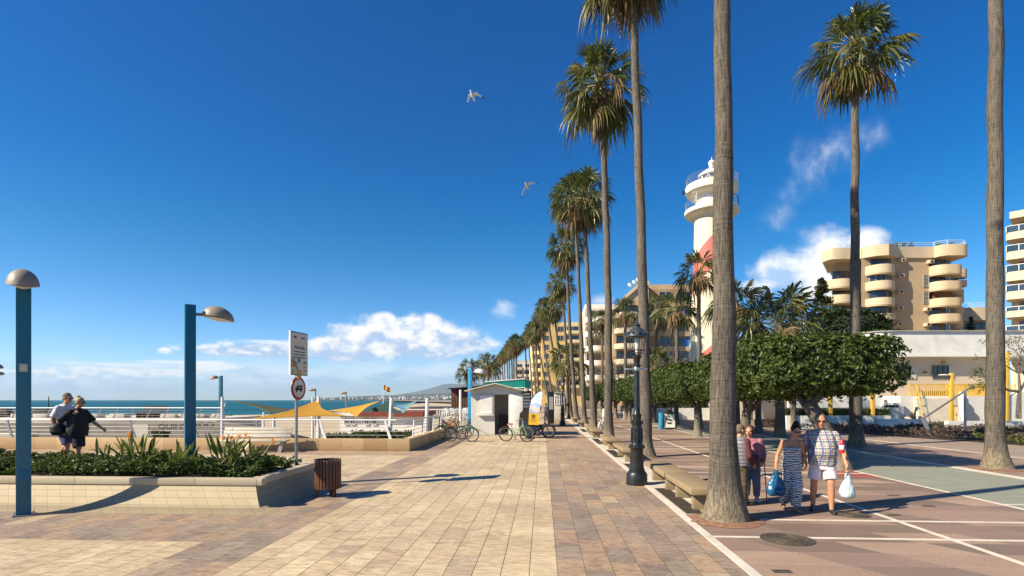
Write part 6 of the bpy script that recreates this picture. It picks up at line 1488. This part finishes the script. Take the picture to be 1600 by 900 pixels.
F = Face(1575, 41.5); q = MB(); q.tube([(F.x(1576), 0, F.z(608)), (F.x(1586), 0, F.z(600)), (F.x(1586), 0, F.z(614))], .05, 6); q.tube([(F.x(1576), 0, F.z(606)), (F.x(1576), 0, F.z(624))], .05, 6); tag(q.build('ramp_handrail', M['yellow_paint'], None, F.loc, YAW), 'short yellow handrail on the white ramp wall', 'handrail')
# ================================================================ PEOPLE
def remesh(b, voxel, name, mats, it=4, fac=.5, assign=None):
    me = b.mesh('tmp', [], None); o = bpy.data.objects.new('tmp', me)
    r = o.modifiers.new('r', 'REMESH'); r.mode = 'VOXEL'; r.voxel_size = voxel; r.adaptivity = 0
    if it: s = o.modifiers.new('s', 'SMOOTH'); s.iterations = it; s.factor = fac
    out = evaluated(o)
    out.name = name; out.materials.clear()
    for m in mats: out.materials.append(m)
    for p in out.polygons:
        p.use_smooth = True; p.material_index = assign(p.center) if assign else 0
    return out
def ruffle(me, fn):
    n = len(me.vertices); co = [0.]*(3*n); no = [0.]*(3*n); me.vertices.foreach_get('co', co); me.vertices.foreach_get('normal', no)
    for i in range(n):
        c = Vector(co[3*i:3*i+3]); k = fn(c)
        for j in range(3): co[3*i+j] += no[3*i+j]*k
    me.vertices.foreach_set('co', co); me.update()
def cap(b, p0, p1, r0, r1, flat=False, n=14):
    p0, p1 = Vector(p0), Vector(p1); b.tube([p0, p1], [r0, r1], n)
    b.ell(p0, (r0,)*3, n, 8)
    if not flat: b.ell(p1, (r1,)*3, n, 8)
def loft(b, rings, n=24):
    vs = []
    for (z, rx, ry, x, y) in rings:
        for j in range(n):
            t = 2*pi*j/n; c, s = cos(t), sin(t); vs.append((x+rx*math.copysign(abs(c)**.86, c), y+ry*math.copysign(abs(s)**.86, s), z))
    m = len(rings); b.add(vs, [(i*n+j, i*n+(j+1) % n, (i+1)*n+(j+1) % n, (i+1)*n+j) for i in range(m-1) for j in range(n)]+[tuple(range(n))[::-1], tuple((m-1)*n+j for j in range(n))])
def hand(b, w, d, side, nrm, curl, k=1.):
    "palm, four bent fingers of unequal length, thumb from the side of the palm"
    w, d, side, nrm = Vector(w), Vector(d).normalized(), Vector(side).normalized(), Vector(nrm).normalized()
    R = Matrix((side, d, nrm)).transposed()
    b.ell(w+d*.045*k, (.040*k, .055*k, .018*k), 12, 8, R); cap(b, w, w+d*.03*k, .026*k, .028*k)
    for i, ln in enumerate((.066, .078, .074, .058)):
        p = w+d*.085*k+side*(.030-.020*i)*k; a = 0; seg = ln*k*.42
        for j in range(3):
            a += curl*(.5 if j == 0 else 1); q = p+(d*cos(a)+nrm*sin(a))*seg; cap(b, p, q, .0095*k, .0085*k, n=8); p = q; seg *= .8
    p = w+d*.025*k+side*.034*k; q = p+(d*.6+side*.65+nrm*.25)*.038*k; cap(b, p, q, .012*k, .0105*k, n=8); cap(b, q, q+(d*.85+nrm*.5*curl-side*.1)*.032*k, .0105*k, .009*k, n=8)
SKIN = mat('skin', (.46, .235, .145), .5, .10, 14, spec=.4)
SKIN2 = mat('skin_tanned', (.50, .235, .13), .5, .12, 14, spec=.4)
HAIR_G = mat('hair_grey', (.16, .115, .08), .8, .3, 60, spec=.15, stretch=(1, 1, .2)); HAIR_D = mat('hair_dark', (.016, .010, .008), .75, .3, 60, spec=.15); HAIR_B = mat('hair_auburn', (.062, .026, .012), .6, .3, 60); HAIR_L = mat('hair_blond', (.34, .26, .16), .6, .25, 60)
LENS = mat('sunglass_lens', (.012, .01, .012), .12, .1, spec=.8); EYE = mat('eye_dark', (.03, .02, .015), .3, .1); LIP = mat('lip', (.34, .10, .085), .5, .1)
def fabric(name, col, var=.18, ns=7): return mat(name, col, .85, var, ns, .35, 120)
def human(label, loc, rz, H, gw=1., belly=0., arms=None, legs=None, headp=(0, 0, 0, 0), top=None, bottom=None, shoes=None, hair=None, skin=None, glasses=True, vox=.009, bust=0, group=None, hk=1.04, smile=False):
    skin = skin or SKIN; T = thing('person', label, 'person', loc, rz, group)
    hx, hy, hp, ht = headp   # head offset and pitch / turn
    S_ = H/1.75; HS = S_*hk
    R = [(.455, .150, .110, 0, .01), (.50, .172, .122, 0, .01), (.54, .170, .122, 0, 0), (.60, .146+.03*belly, .106+.06*belly, 0, -.035*belly), (.66, .150+.02*belly, .108+.045*belly, 0, -.03*belly), (.715, .164, .116+.02*bust, 0, -.008-.015*bust), (.765, .172, .112, 0, 0), (.80, .150, .092, 0, .008), (.825, .095, .070, 0, .012), (.845, .062, .060, hx*.3, .006)]
    R = [(z*H, rx*gw*S_, ry*gw*S_, x+hx*.6*max(0, z-.5), y+hy*.6*max(0, z-.5)) for z, rx, ry, x, y in R]
    sw = .178*gw*S_; shz = .792*H
    def sx(s): return (s*sw+hx*.17, hy*.17+.005, shz)
    b = MB(); loft(b, R)
    hc = Vector((hx, hy-.015, .925*H)); HR = Matrix.Rotation(ht, 3, 'Z') @ Matrix.Rotation(hp, 3, 'X')
    cap(b, (hx*.3, .012+hy*.25, .82*H), hc+Vector((0, .012, -.05)), .058*S_*gw**.3, .052*S_)
    def hv(x, y, z): return hc+HR @ Vector((x*HS, y*HS, z*HS))
    b.ell(hv(0, .008, .022), (.076*HS, .094*HS, .096*HS), 20, 14, HR); b.ell(hv(0, -.022, -.045), (.060*HS, .070*HS, .068*HS), 16, 12, HR); b.ell(hv(0, -.055, -.092), (.030*HS, .030*HS, .022*HS), 10, 8, HR)
    cap(b, hv(0, -.088, .010), hv(0, -.112, -.026), .010, .016); b.ell(hv(0, -.092, -.030), (.02, .014, .010), 8, 6, HR); cap(b, hv(-.045, -.078, .024), hv(.045, -.078, .024), .014, .014)
    for s in (-1, 1): b.ell(hv(s*.078, .012, -.012), (.012, .022, .034), 8, 6, HR); b.ell(hv(s*.040, -.062, -.030), (.026, .022, .026), 8, 6, HR)
    A = []
    for s, a in zip((-1, 1), arms or [(None,)*3]*2):
        el, wr, curl = a if a[0] is not None else ((s*(sw+.05), .02, .605*H), (s*(sw+.07), -.05, .46*H), .5)
        sh, el, wr = Vector(sx(s)), Vector(el), Vector(wr); A.append((sh, el, wr)); g = gw**.6*S_
        cap(b, sh, el, .056*g, .042*g); cap(b, el, el.lerp(wr, .35), .042*g, .043*g); cap(b, el.lerp(wr, .35), wr, .043*g, .027*g)
        d = (wr-el).normalized(); side = Vector((0, -1, 0))-d*(-d.y); side = side.normalized() if side.length > .2 else Vector((-s, 0, 0)); nr = d.cross(side)
        if nr.x*s > 0: nr = -nr
        hand(b, wr, d, side, nr, curl, 1.05*S_)
    Lg = []
    for s, l in zip((-1, 1), legs or [(None, None)]*2):
        kn, an = l if l[0] is not None else ((s*.095, -.01, .28*H), (s*.10, .02, .045*H))
        hip = Vector((s*.088*gw*S_, .01, .49*H)); kn, an = Vector(kn), Vector(an); Lg.append((hip, kn, an)); g = gw**.5*S_
        cap(b, hip, kn, .088*g*gw**.4, .056*g); cap(b, kn, kn.lerp(an, .33)+Vector((0, .012, 0)), .054*g, .056*g); cap(b, kn.lerp(an, .33)+Vector((0, .012, 0)), an, .056*g, .036*g)
        f = Vector((s*.03, -.15*S_, 0)); h0 = an+Vector((0, .03, -.035)); cap(b, h0, an+f+Vector((0, 0, -.055)), .036*S_, .026*S_); cap(b, an, h0, .036*S_, .036*S_)
    link('body', remesh(b, vox, 'body', [skin]), T)
    if hair:
        hm, style = hair; q = MB()
        if style == 'short':
            q.ell(hv(0, .020, .038), (.082*HS, .096*HS, .090*HS), 18, 12, HR); q.ell(hv(0, .055, -.012), (.072*HS, .06*HS, .07*HS), 14, 10, HR)
        elif style == 'curly':
            q.ell(hv(0, .022, .040), (.108*HS, .114*HS, .104*HS), 18, 12, HR); q.ell(hv(0, .045, -.03), (.110*HS, .085*HS, .095*HS), 14, 10, HR)
            for k in range(60):
                a, e = k*2.4, -.3+1.8*((k*.37) % 1); q.ell(hv(.092*cos(a)*cos(e), .03+.10*abs(sin(a))*cos(e)*(1 if sin(a) > -.3 else -.8), .035+.09*sin(e)), (.024, .024, .022), 6, 5)
        else:
            q.ell(hv(0, .020, .036), (.083*HS, .100*HS, .094*HS), 18, 12, HR); q.ell(hv(0, .055, -.01), (.07*HS, .055*HS, .07*HS), 14, 10, HR)
            q.ell(hv(0, .035 if style == 'high' else .07, .135 if style == 'high' else .12), (.055*HS, .06*HS, .06*HS if style == 'high' else .04), 12, 10, HR)
            if style == 'high': cap(q, hv(0, .03, .08), hv(0, .035, .13), .075*HS, .06*HS)
        me = remesh(q, vox*.9, 'hair', [hm], 2)
        # keep the hairline off the face
        bm = bmesh.new(); bm.from_mesh(me); inv = HR.inverted()
        lim = -.055 if style != 'high' else -.06
        for v in bm.verts:
            l = inv @ (v.co-hc)
            if l.y < lim*HS + max(0, .05-l.z)*(.9 if style != 'curly' else .62): v.co = hc+HR @ Vector((l.x*.88, max(l.y, -.05*HS)*.8, l.z-.02 if l.z > .05 else l.z))
        bm.to_mesh(me); bm.free(); link('hair', me, T)
    q = MB(); q.ell(hv(0, -.089, -.062), (.024 if not smile else .030, .007, .006), 10, 6, HR); q.build('mouth', LIP, T)
    if glasses:
        q = MB()
        for s in (-1, 1):
            q.ell(hv(s*.034, -.088, .004), (.030, .010, .022), 12, 8, HR); q.tube([hv(s*.062, -.080, .012), hv(s*.082, .012, .010)], .005, 5)
        q.tube([hv(-.012, -.10, .010), hv(.012, -.10, .010)], .005, 5); q.build('sunglasses', LENS, T)
    else:
        for s in (-1, 1): q = MB(); q.ell(hv(s*.032, -.083, .004), (.013, .008, .008), 8, 6, HR); q.build('eye', EYE, T)
    def ring_at(z):
        for (a, c) in zip(R, R[1:]):
            if a[0] <= z <= c[0]: f = (z-a[0])/(c[0]-a[0]); return [a[k]+(c[k]-a[k])*f for k in range(5)]
        return list(R[0] if z < R[0][0] else R[-1])
    if top:
        m, hem, slv, neck, ease = top[:5]; q = MB(); zs = [hem*H+(neck*H-hem*H)*k/10 for k in range(11)]
        rr = []
        for k, z in enumerate(zs):
            r_ = ring_at(z); fl = 1+.10*(1-k/10)*top[5] if len(top) > 5 else 1
            rr.append((z, (r_[1]+.014+ease*(1 if z < .76*H else .3))*fl, (r_[2]+.014+ease*(1 if z < .76*H else .3))*fl, r_[3], r_[4]))
        loft(q, rr)
        if slv > 0:
            for (sh, el, wr) in A:
                g = gw**.6*S_; e0 = .010+ease*.35
                if slv <= 1: cap(q, sh+(el-sh)*.03+Vector((0, 0, -.004)), sh.lerp(el, slv), .058*g+e0*.8, .052*g+e0*1.3, True)
                else: cap(q, sh, el, .056*g+e0, .044*g+e0); cap(q, el, el.lerp(wr, slv-1), .044*g+e0, .034*g+e0, True)
        me = remesh(q, vox, 'shirt', [m], 2, .5)
        ruffle(me, lambda c: .008*mnoise.noise(Vector((c.x*9, c.y*9, c.z*5)))+.006*mnoise.noise(c*20))
        link('shirt', me, T)
    if bottom:
        m, ln, ease = bottom; q = MB(); loft(q, [(z*H, ring_at(z*H)[1]+.022, ring_at(z*H)[2]+.024, ring_at(z*H)[3], ring_at(z*H)[4]) for z in (.435, .47, .50, .54, .575, .60)])
        for (hip, kn, an) in Lg:
            g = gw**.5*S_
            if ln <= 1: cap(q, hip, hip.lerp(kn, ln), .092*g*gw**.4+.008, (.062+.03*(1-ln))*g*gw**.3+.012+ease, True)
            else: cap(q, hip, kn, .092*g*gw**.4+.008, .060*g+.010+ease); cap(q, kn, kn.lerp(an, ln-1), .060*g+.010+ease, .048*g+.006+ease*.9, True)
        me = remesh(q, vox, 'trousers', [m], 2)
        ruffle(me, lambda c: .009*mnoise.noise(Vector((c.x*8, c.y*8, c.z*14))))
        link('trousers' if ln > 1 else 'shorts', me, T)
    if shoes:
        for s, (hip, kn, an) in zip((-1, 1), Lg):
            q = MB(); f = Vector((s*.03, -.16*S_, 0)); cap(q, an+Vector((0, .035, -.038)), an+f+Vector((0, 0, -.052)), .044*S_, .036*S_); cap(q, an+Vector((0, .012, -.0)), an+Vector((0, .03, -.04)), .044, .044)
            me = remesh(q, vox, 'shoe', [shoes], 2)
            for v in me.vertices: v.co.z = max(v.co.z, an.z-.082)
            link('shoe', me, T)
    return T, A, hc, HR
def plaid():
    m, t, b = newmat('checked_cloth'); o = objco(t); x, y, z = t.sep(o)
    def st(v, per, lo, w): f = t.m('FRACT', t.m('ADD', t.m('DIVIDE', v, per), lo)); return t.step(t.m('ABSOLUTE', t.m('SUBTRACT', f, .5)), w, w+.05, 1., 0.)
    u = t.m('ADD', x, t.m('MULTIPLY', y, .55))
    c = (.40, .43, .36, 1)
    c = t.mix(t.m('MULTIPLY', st(u, .13, .1, .13), .7), c, (.42, .46, .08)); c = t.mix(t.m('MULTIPLY', st(z, .12, .3, .13), .55), c, (.36, .15, .30))
    c = t.mix(t.m('MULTIPLY', st(u, .13, .55, .12), .85), c, (.035, .05, .20)); c = t.mix(t.m('MULTIPLY', st(z, .12, .75, .11), .75), c, (.05, .06, .22))
    c = t.mix(t.m('MULTIPLY', st(u, .065, .0, .06), .75), c, (.03, .15, .20)); c = t.mix(t.m('MULTIPLY', st(z, .06, .2, .06), .6), c, (.30, .12, .26))
    c = t.mix(t.m('MULTIPLY', st(u, .043, .3, .08), .4), c, (.62, .64, .60)); c = t.mix(t.m('MULTIPLY', st(z, .04, .6, .08), .4), c, (.70, .70, .66))
    t.put(b.inputs['Base Color'], c); b.inputs['Roughness'].default_value = .85; t.put(b.inputs['Normal'], t.bump(t.noise(o, 16., 4, .6), .4, .02)); return m
def zebra():
    m, t, b = newmat('striped_cloth'); o = objco(t); x, y, z = t.sep(o)
    n = t.noise(t.vm('MULTIPLY', o, (7, 7, 4)), 1., 3, .6); n2 = t.noise(t.vm('MULTIPLY', o, (9, 9, 55)), 1., 3, .7)
    w = t.m('SINE', t.m('ADD', t.m('MULTIPLY', z, 150.), t.m('MULTIPLY', n, 22.)))
    f = t.step(t.m('ADD', t.m('MULTIPLY', w, .4), t.m('MULTIPLY', t.m('SUBTRACT', n2, .5), 2.2)), -.22, .1)
    t.put(b.inputs['Base Color'], t.mix(f, (.022, .032, .055), (.56, .60, .62))); b.inputs['Roughness'].default_value = .8; t.put(b.inputs['Normal'], t.bump(t.noise(o, 14., 4), .5, .02)); return m
def bag(name, label, top, w, h, m, cat='bag', taper=.35, loops=2):
    "soft carrier bag hanging from a hand at `top`"
    T = thing(name, label, cat, tuple(top)); q = MB()
    prof = [(.0, .03, .02), (-.16*h, w*taper, .04), (-.45*h, w*.82, .075), (-.72*h, w, .10), (-.92*h, w*.9, .09), (-h, w*.6, .05)]
    loft(q, [(z-.07, a, c, 0, 0) for z, a, c in prof[::-1]], 20); me = remesh(q, .01, 'sack', [m], 3)
    tv = Vector(top); ruffle(me, lambda c: .018*mnoise.noise(c*9+tv)+.010*mnoise.noise(Vector((c.x*30, c.y*30, c.z*6))))
    link('sack', me, T)
    for k in range(loops): q = MB(); s = -.02+.04*k; q.tube([(s*.6, s, .012), (s-.035, s, -.05), (s-.04, s, -.10)], .008, 5); q.tube([(s*.6, s, .012), (s+.035, s, -.05), (s+.04, s, -.10)], .008, 5); q.build('handle', m, T)
    return T
def lx(d, cx): return lambda px, py: ((px-cx)/FP*d, CAMZ-(py-625)/FP*d)
shoe_b = mat('shoe_black', (.02, .02, .022), .5, .2); shoe_t = mat('shoe_tan', (.30, .17, .09), .6, .2); shoe_w = mat('shoe_pale', (.50, .47, .42), .6, .1); shoe_br = mat('shoe_brown', (.10, .055, .03), .6, .2)
# ---- man in the checked shirt
d = 10.0; q = lx(d, 1285); base = gz(1285, 799.3)
hl, hr = (-.335, -.06, .87), (.375, -.10, .86)
T, A, hc, HR = human('man in a checked short sleeved shirt and white shorts carrying a pale carrier bag', base, radians(-22), 1.80, 1.09, .85,
    [((-.30, .03, 1.12), hl, .9), ((.335, .03, 1.11), hr, 1.3)], [((-.135, .03, .52), (-.145, .12, .09)), ((.13, -.10, .53), (.14, -.10, .075))], (-.035, -.02, .06, .1),
    (plaid(), .475, .72, .835, .022, .5), (mat('white_shorts', (.66, .60, .66), .8, .05, 6, .3, 60), .80, .028), shoe_b, (HAIR_G, 'short'), SKIN2, True, .009, hk=1.14, smile=True)
def to_world(T, p): return Matrix.Translation(T.location) @ Matrix.Rotation(T.rotation_euler[2], 4, 'Z') @ Vector(p)
bag_p = mat('bag_pale', (.46, .55, .58), .45, .1, 8, .3, 20); bag_b = mat('bag_blue', (.01, .09, .20), .3, .2, 8, .3, 20)
bag('carrier_bag', 'pale blue white plastic carrier bag in the hand of the man in shorts', to_world(T, (.385, -.13, .765)), .135, .40, bag_p)
b = MB(); b.lathe([(.0, 0), (.04, .005), (.042, .05), (.042, .17), (.03, .21), (.015, .235), (.015, .26), (0, .262)], 14); bt = b.build('bottle', mat('bottle_red', (.5, .02, .03), .35, .1), None, to_world(T, (.285, -.21, 1.10)), 0); tag(bt, 'red bottle with a white label under the arm of the man in the checked shirt', 'bottle')
b = MB(); b.lathe([(.0425, .07), (.0435, .072), (.0435, .145), (.0425, .147)], 14); b.build('label', M['white_paint'], bt)
# ---- woman in the striped jumpsuit
d = 10.05; base = gz(1237, 797.5)
zb = zebra()
mw = human('woman with dark pinned up hair in a strapless striped jumpsuit holding a blue bag', base, radians(-12), 1.60, .93, .15,
    [((-.235, .05, 1.00), (-.275, -.04, .84), 1.3), ((.22, .06, 1.03), (.235, .0, .90), .9)], [((-.085, .03, .45), (-.10, .17, .10)), ((.075, -.07, .46), (.055, -.07, .07))], (.055, -.045, .30, .25),
    (zb, .50, 0, .735, .008, .3), (zb, 1.93, .040), shoe_t, (HAIR_D, 'high'), SKIN2, True, .009, bust=1.2)
bag('carrier_bag', 'deep blue plastic bag in the hand of the woman in the striped jumpsuit', to_world(mw[0], (-.285, -.075, .755)), .165, .42, bag_b, taper=.45)
# ---- elderly pair behind the trunk
base = gz(1174, 783); pk = fabric('pink_shawl', (.36, .14, .18)); jn = fabric('jeans', (.11, .16, .22))
ow, A, hc, HR = human('elderly woman with auburn hair in a pink jacket leaning on a cane', base, YAW+radians(-22), 1.53, 1.04, .35,
    [((-.20, .0, .98), (-.10, -.19, .93), .9), ((.23, .03, .96), (.20, -.12, .80), 1.2)], [((-.085, .0, .42), (-.09, .04, .08)), ((.09, -.05, .43), (.10, -.03, .08))], (-.04, -.03, .05, -.25),
    (pk, .56, 1.85, .835, .03, .6), (jn, 1.9, .018), shoe_w, (HAIR_B, 'curly'), SKIN, False, .010)
b = MB(); loft(b, [(.80, .115, .06, 0, 0), (.86, .14, .075, 0, 0), (.98, .13, .065, 0, 0), (1.02, .10, .05, 0, 0)]); bgm = remesh(b, .012, 'handbag', [mat('bag_maroon', (.10, .018, .02), .5, .2)], 2)
o = link('handbag', bgm, None, to_world(ow, (.02, -.22, -.06)), 0); tag(o, 'maroon handbag held in front of the elderly woman', 'bag')
b = MB(); b.tube([(-.20, -.13, .86), (-.19, -.13, .885), (-.1, -.13, .885), (-.07, -.13, .86), (-.065, -.13, .8), (.0, -.10, 0)], .011, 8)
o = b.build('cane', mat('cane_red', (.15, .035, .03), .4), None, to_world(ow, (.245, .0, 0)), YAW); tag(o, 'thin reddish walking cane beside the elderly woman', 'cane')
base = gz(1155, 789)
def quilt():
    m, t, b = newmat('quilted_grey'); o = objco(t); z = t.sep(o)[2]; f = t.m('FRACT', t.m('DIVIDE', z, .075)); e = t.step(t.m('MINIMUM', f, t.m('SUBTRACT', 1., f)), .0, .14)
    t.put(b.inputs['Base Color'], t.mix(e, (.09, .085, .095), (.19, .18, .20))); b.inputs['Roughness'].default_value = .6; t.put(b.inputs['Normal'], t.bump(e, .8, .02)); return m
om, A, hc, HR = human('elderly man in a quilted grey vest and brown trousers half behind the thick palm trunk', base, YAW+radians(120), 1.58, 1.08, .4,
    [((-.24, .03, .98), (-.20, -.16, .80), .8), ((.24, .03, .98), (.22, -.15, .80), .8)], [((-.09, .0, .44), (-.10, .03, .08)), ((.09, -.02, .44), (.10, .0, .08))], (0, -.03, .1, -.2),
    (fabric('maroon_sleeve', (.10, .018, .022)), .50, 1.9, .835, .012), (fabric('brown_trousers', (.10, .07, .042)), 1.95, .03), shoe_br, (HAIR_G, 'short'), SKIN, False, .010)
qv = MB(); Hh = 1.58
loft(qv, [(.49*Hh, .215, .165, 0, -.01), (.58*Hh, .225, .185, 0, -.02), (.68*Hh, .225, .175, 0, -.015), (.76*Hh, .215, .16, 0, 0), (.81*Hh, .175, .125, 0, .005), (.845*Hh, .09, .085, 0, .005)]); link('vest', remesh(qv, .012, 'vest', [quilt()], 2), om)
# ---- couple behind the planter
zp = .46
p = P(102, 625, 13.35); base = Vector((p.x, p.y, zp))
navy = fabric('navy_pattern', (.05, .045, .13), .6, 9)
human('man in a white T-shirt walking behind the planter beside a woman in black', base, YAW+radians(88), 1.77, 1.08, .3,
    [((-.25, .10, 1.12), (-.24, .02, .86), .7), ((.25, .12, 1.12), (.25, .16, .86), .7)], [((-.09, -.14, .50), (-.09, -.08, .09)), ((.09, .02, .50), (.09, .26, .16))], (0, -.05, .12, -.1),
    (fabric('white_tee', (.62, .60, .64), .06), .47, .8, .84, .03, .4), (navy, .95, .03), shoe_b, (HAIR_G, 'short'), SKIN, True, .011)
p = P(121, 625, 12.95); base = Vector((p.x, p.y, zp)); blk = fabric('black_tee', (.012, .011, .016), .4)
wb_, A, hc, HR = human('woman in a loose black T-shirt, one hand at her shoulder strap, behind the planter', base, YAW+radians(82), 1.66, 1.0, .2,
    [((-.27, .22, 1.08), (-.165, -.05, 1.27), 1.3), ((.24, -.18, 1.06), (.20, -.48, .90), .5)], [((-.085, -.12, .46), (-.085, -.10, .09)), ((.085, .03, .46), (.085, .24, .14))], (0, -.06, .15, .15),
    (blk, .44, .95, .845, .05, .6), (blk, .95, .04), shoe_b, (HAIR_L, 'bun'), SKIN, True, .011)
b = MB(); loft(b, [(-.20, .10, .12, 0, 0), (-.12, .135, .17, 0, 0), (.02, .13, .17, 0, 0), (.08, .08, .10, 0, 0)]); me = remesh(b, .014, 'sack', [mat('bag_black', (.012, .016, .018), .45, .3)], 3)
T = thing('shoulder_bag', 'black shoulder bag hanging behind the woman in black', 'bag', to_world(wb_, (-.20, .30, .96))); link('sack', me, T)
b = MB(); b.tube([(.02, .0, .06), (.1, .02, .3), (.22, .0, .42)], .012, 6); b.build('strap', bpy.data.materials['bag_black'], T)
# ---- people far off on the plaza
FARP = 'people far off on the plaza'
def far_person(label, px, py, H, rz, topc, botc, hairm=HAIR_D):
    human(label, gz(px, py), rz, H, 1., .1, None, [((-.09, -.06, .27*H), (-.09, -.04, .05*H)), ((.09, .05, .27*H), (.09, .15, .07*H))], (0, -.02, 0, 0), (fabric('far_top', topc), .48, 1.7, .84, .02), (fabric('far_trousers', botc), 1.95, .02), shoe_b, (hairm, 'short'), SKIN, False, .022, group=FARP)
far_person('distant person in a white shirt and dark trousers by the dark display column', 862, 659, 1.72, 1.2, (.55, .53, .56), (.02, .025, .06), HAIR_L)
far_person('distant person in dark clothes beside the feather flag', 853, 657, 1.72, 2., (.05, .05, .06), (.02, .02, .025))
far_person('distant person in dark blue, nearest of the small dark group under the figs', 973, 655.5, 1.75, .4, (.02, .03, .07), (.015, .018, .03))
far_person('distant person in grey and black, middle of the small dark group under the figs', 979, 655, 1.7, 2.6, (.05, .05, .055), (.015, .015, .02))
far_person('distant person in black, set apart from the small dark group under the figs', 985, 652, 1.72, 1.4, (.012, .012, .014), (.012, .012, .014))
far_person('distant person in a pale top beside the black and white dog', 944, 669, 1.68, 1.9, (.40, .45, .43), (.35, .34, .36))
def dog():
    p = gz(937, 672); T = thing('dog', 'black and white dog sitting beside an avenue palm trunk', 'dog', p, radians(10)); b = MB()
    cap(b, (0, .16, .22), (0, -.06, .42), .13, .11); b.ell((0, .18, .16), (.13, .15, .15), 12, 8); cap(b, (0, -.06, .44), (0, -.13, .58), .075, .065); b.ell((0, -.16, .64), (.075, .09, .075), 12, 8); cap(b, (0, -.22, .62), (0, -.31, .60), .042, .032)
    for s in (-1, 1): cap(b, (s*.07, -.08, .40), (s*.07, -.10, .22), .045, .034); cap(b, (s*.07, -.10, .22), (s*.07, -.13, .03), .032, .03); cap(b, (s*.12, .16, .14), (s*.14, -.02, .10), .065, .045); cap(b, (s*.14, .10, .03), (s*.14, -.06, .03), .035, .03); cap(b, (s*.055, -.13, .69), (s*.095, -.12, .63), .026, .014)
    cap(b, (0, .30, .08), (.16, .42, .06), .03, .015)
    link('body', remesh(b, .016, 'body', [mat('dog_white', (.55, .53, .50), .8, .1), M['black']], 3, .5, lambda c: 1 if (c.y > .08 and c.z > .14) or (c.z > .60 and abs(c.x) > .035 and c.y > -.24) or (c.x > .03 and .3 < c.z < .46) else 0), T)
dog()
# ---- gulls
gw_ = mat('gull_white', (.66, .65, .62), .7, .06, 12); gg = mat('gull_grey', (.36, .37, .38), .7, .08, 12)
def gull(label, px, py, d, fwd, wl, wr):
    "fwd / wing joints and tips given as offsets in the camera-facing plane (x right, y away, z up), metres"
    c = P(px, py, d); T = thing('gull', label, 'bird', c, YAW); b = MB(); f = Vector(fwd).normalized()
    R = f.to_track_quat('Y', 'Z').to_matrix()
    b.ell((0, 0, 0), (.075, .21, .075), 14, 10, R); b.ell(f*.23, (.055, .075, .055), 12, 8, R); cap(b, f*.29, f*.35, .018, .008); cap(b, f*.1, f*.22, .07, .05); b.ell(f*-.25, (.075, .11, .02), 10, 6, R)
    tips = []
    for j, e in (wl, wr):
        j, e = Vector(j), Vector(e); tips.append(e); s0 = f*.07
        for k in range(9):
            q = k/8; p = s0.lerp(j, q); dd = (j-s0).normalized(); ax = f-dd*f.dot(dd); ax = ax.normalized(); up = dd.cross(ax)
            b.ell(p-ax*.04, (.06, .115-.02*q, .018), 10, 6, Matrix((dd, ax, up)).transposed())
        for k in range(12):
            q = k/11; p = j.lerp(e, q); dd = (e-j).normalized(); ax = f-dd*f.dot(dd); ax = ax.normalized(); up = dd.cross(ax)
            b.ell(p-ax*.05*q, (.05, .098*(1-q*.75), .014), 10, 6, Matrix((dd, ax, up)).transposed())
    me = remesh(b, .012, 'body', [gw_, M['black'], gg, M['orange']], 2, .4, lambda c_: 1 if min((c_-t).length for t in tips) < .15 else 3 if (c_-f*.34).length < .05 else 0)
    link('body', me, T)
gull('gull with both wings swept down and black wing tips, the higher of the two birds', 738, 149, 33, (-.25, -.3, .5), ((-.16, .0, .0), (-.37, .1, -.52)), ((.24, .0, .10), (.72, .1, -.04)))
gull('gull banking with one wing raised beside the palm crowns, the lower of the two birds', 823, 290, 36, (-.2, -.5, .25), ((-.14, .0, -.22), (-.40, .1, -.76)), ((.22, .0, .14), (.74, .1, .26)))
bpy.data.scenes.remove(TMP)
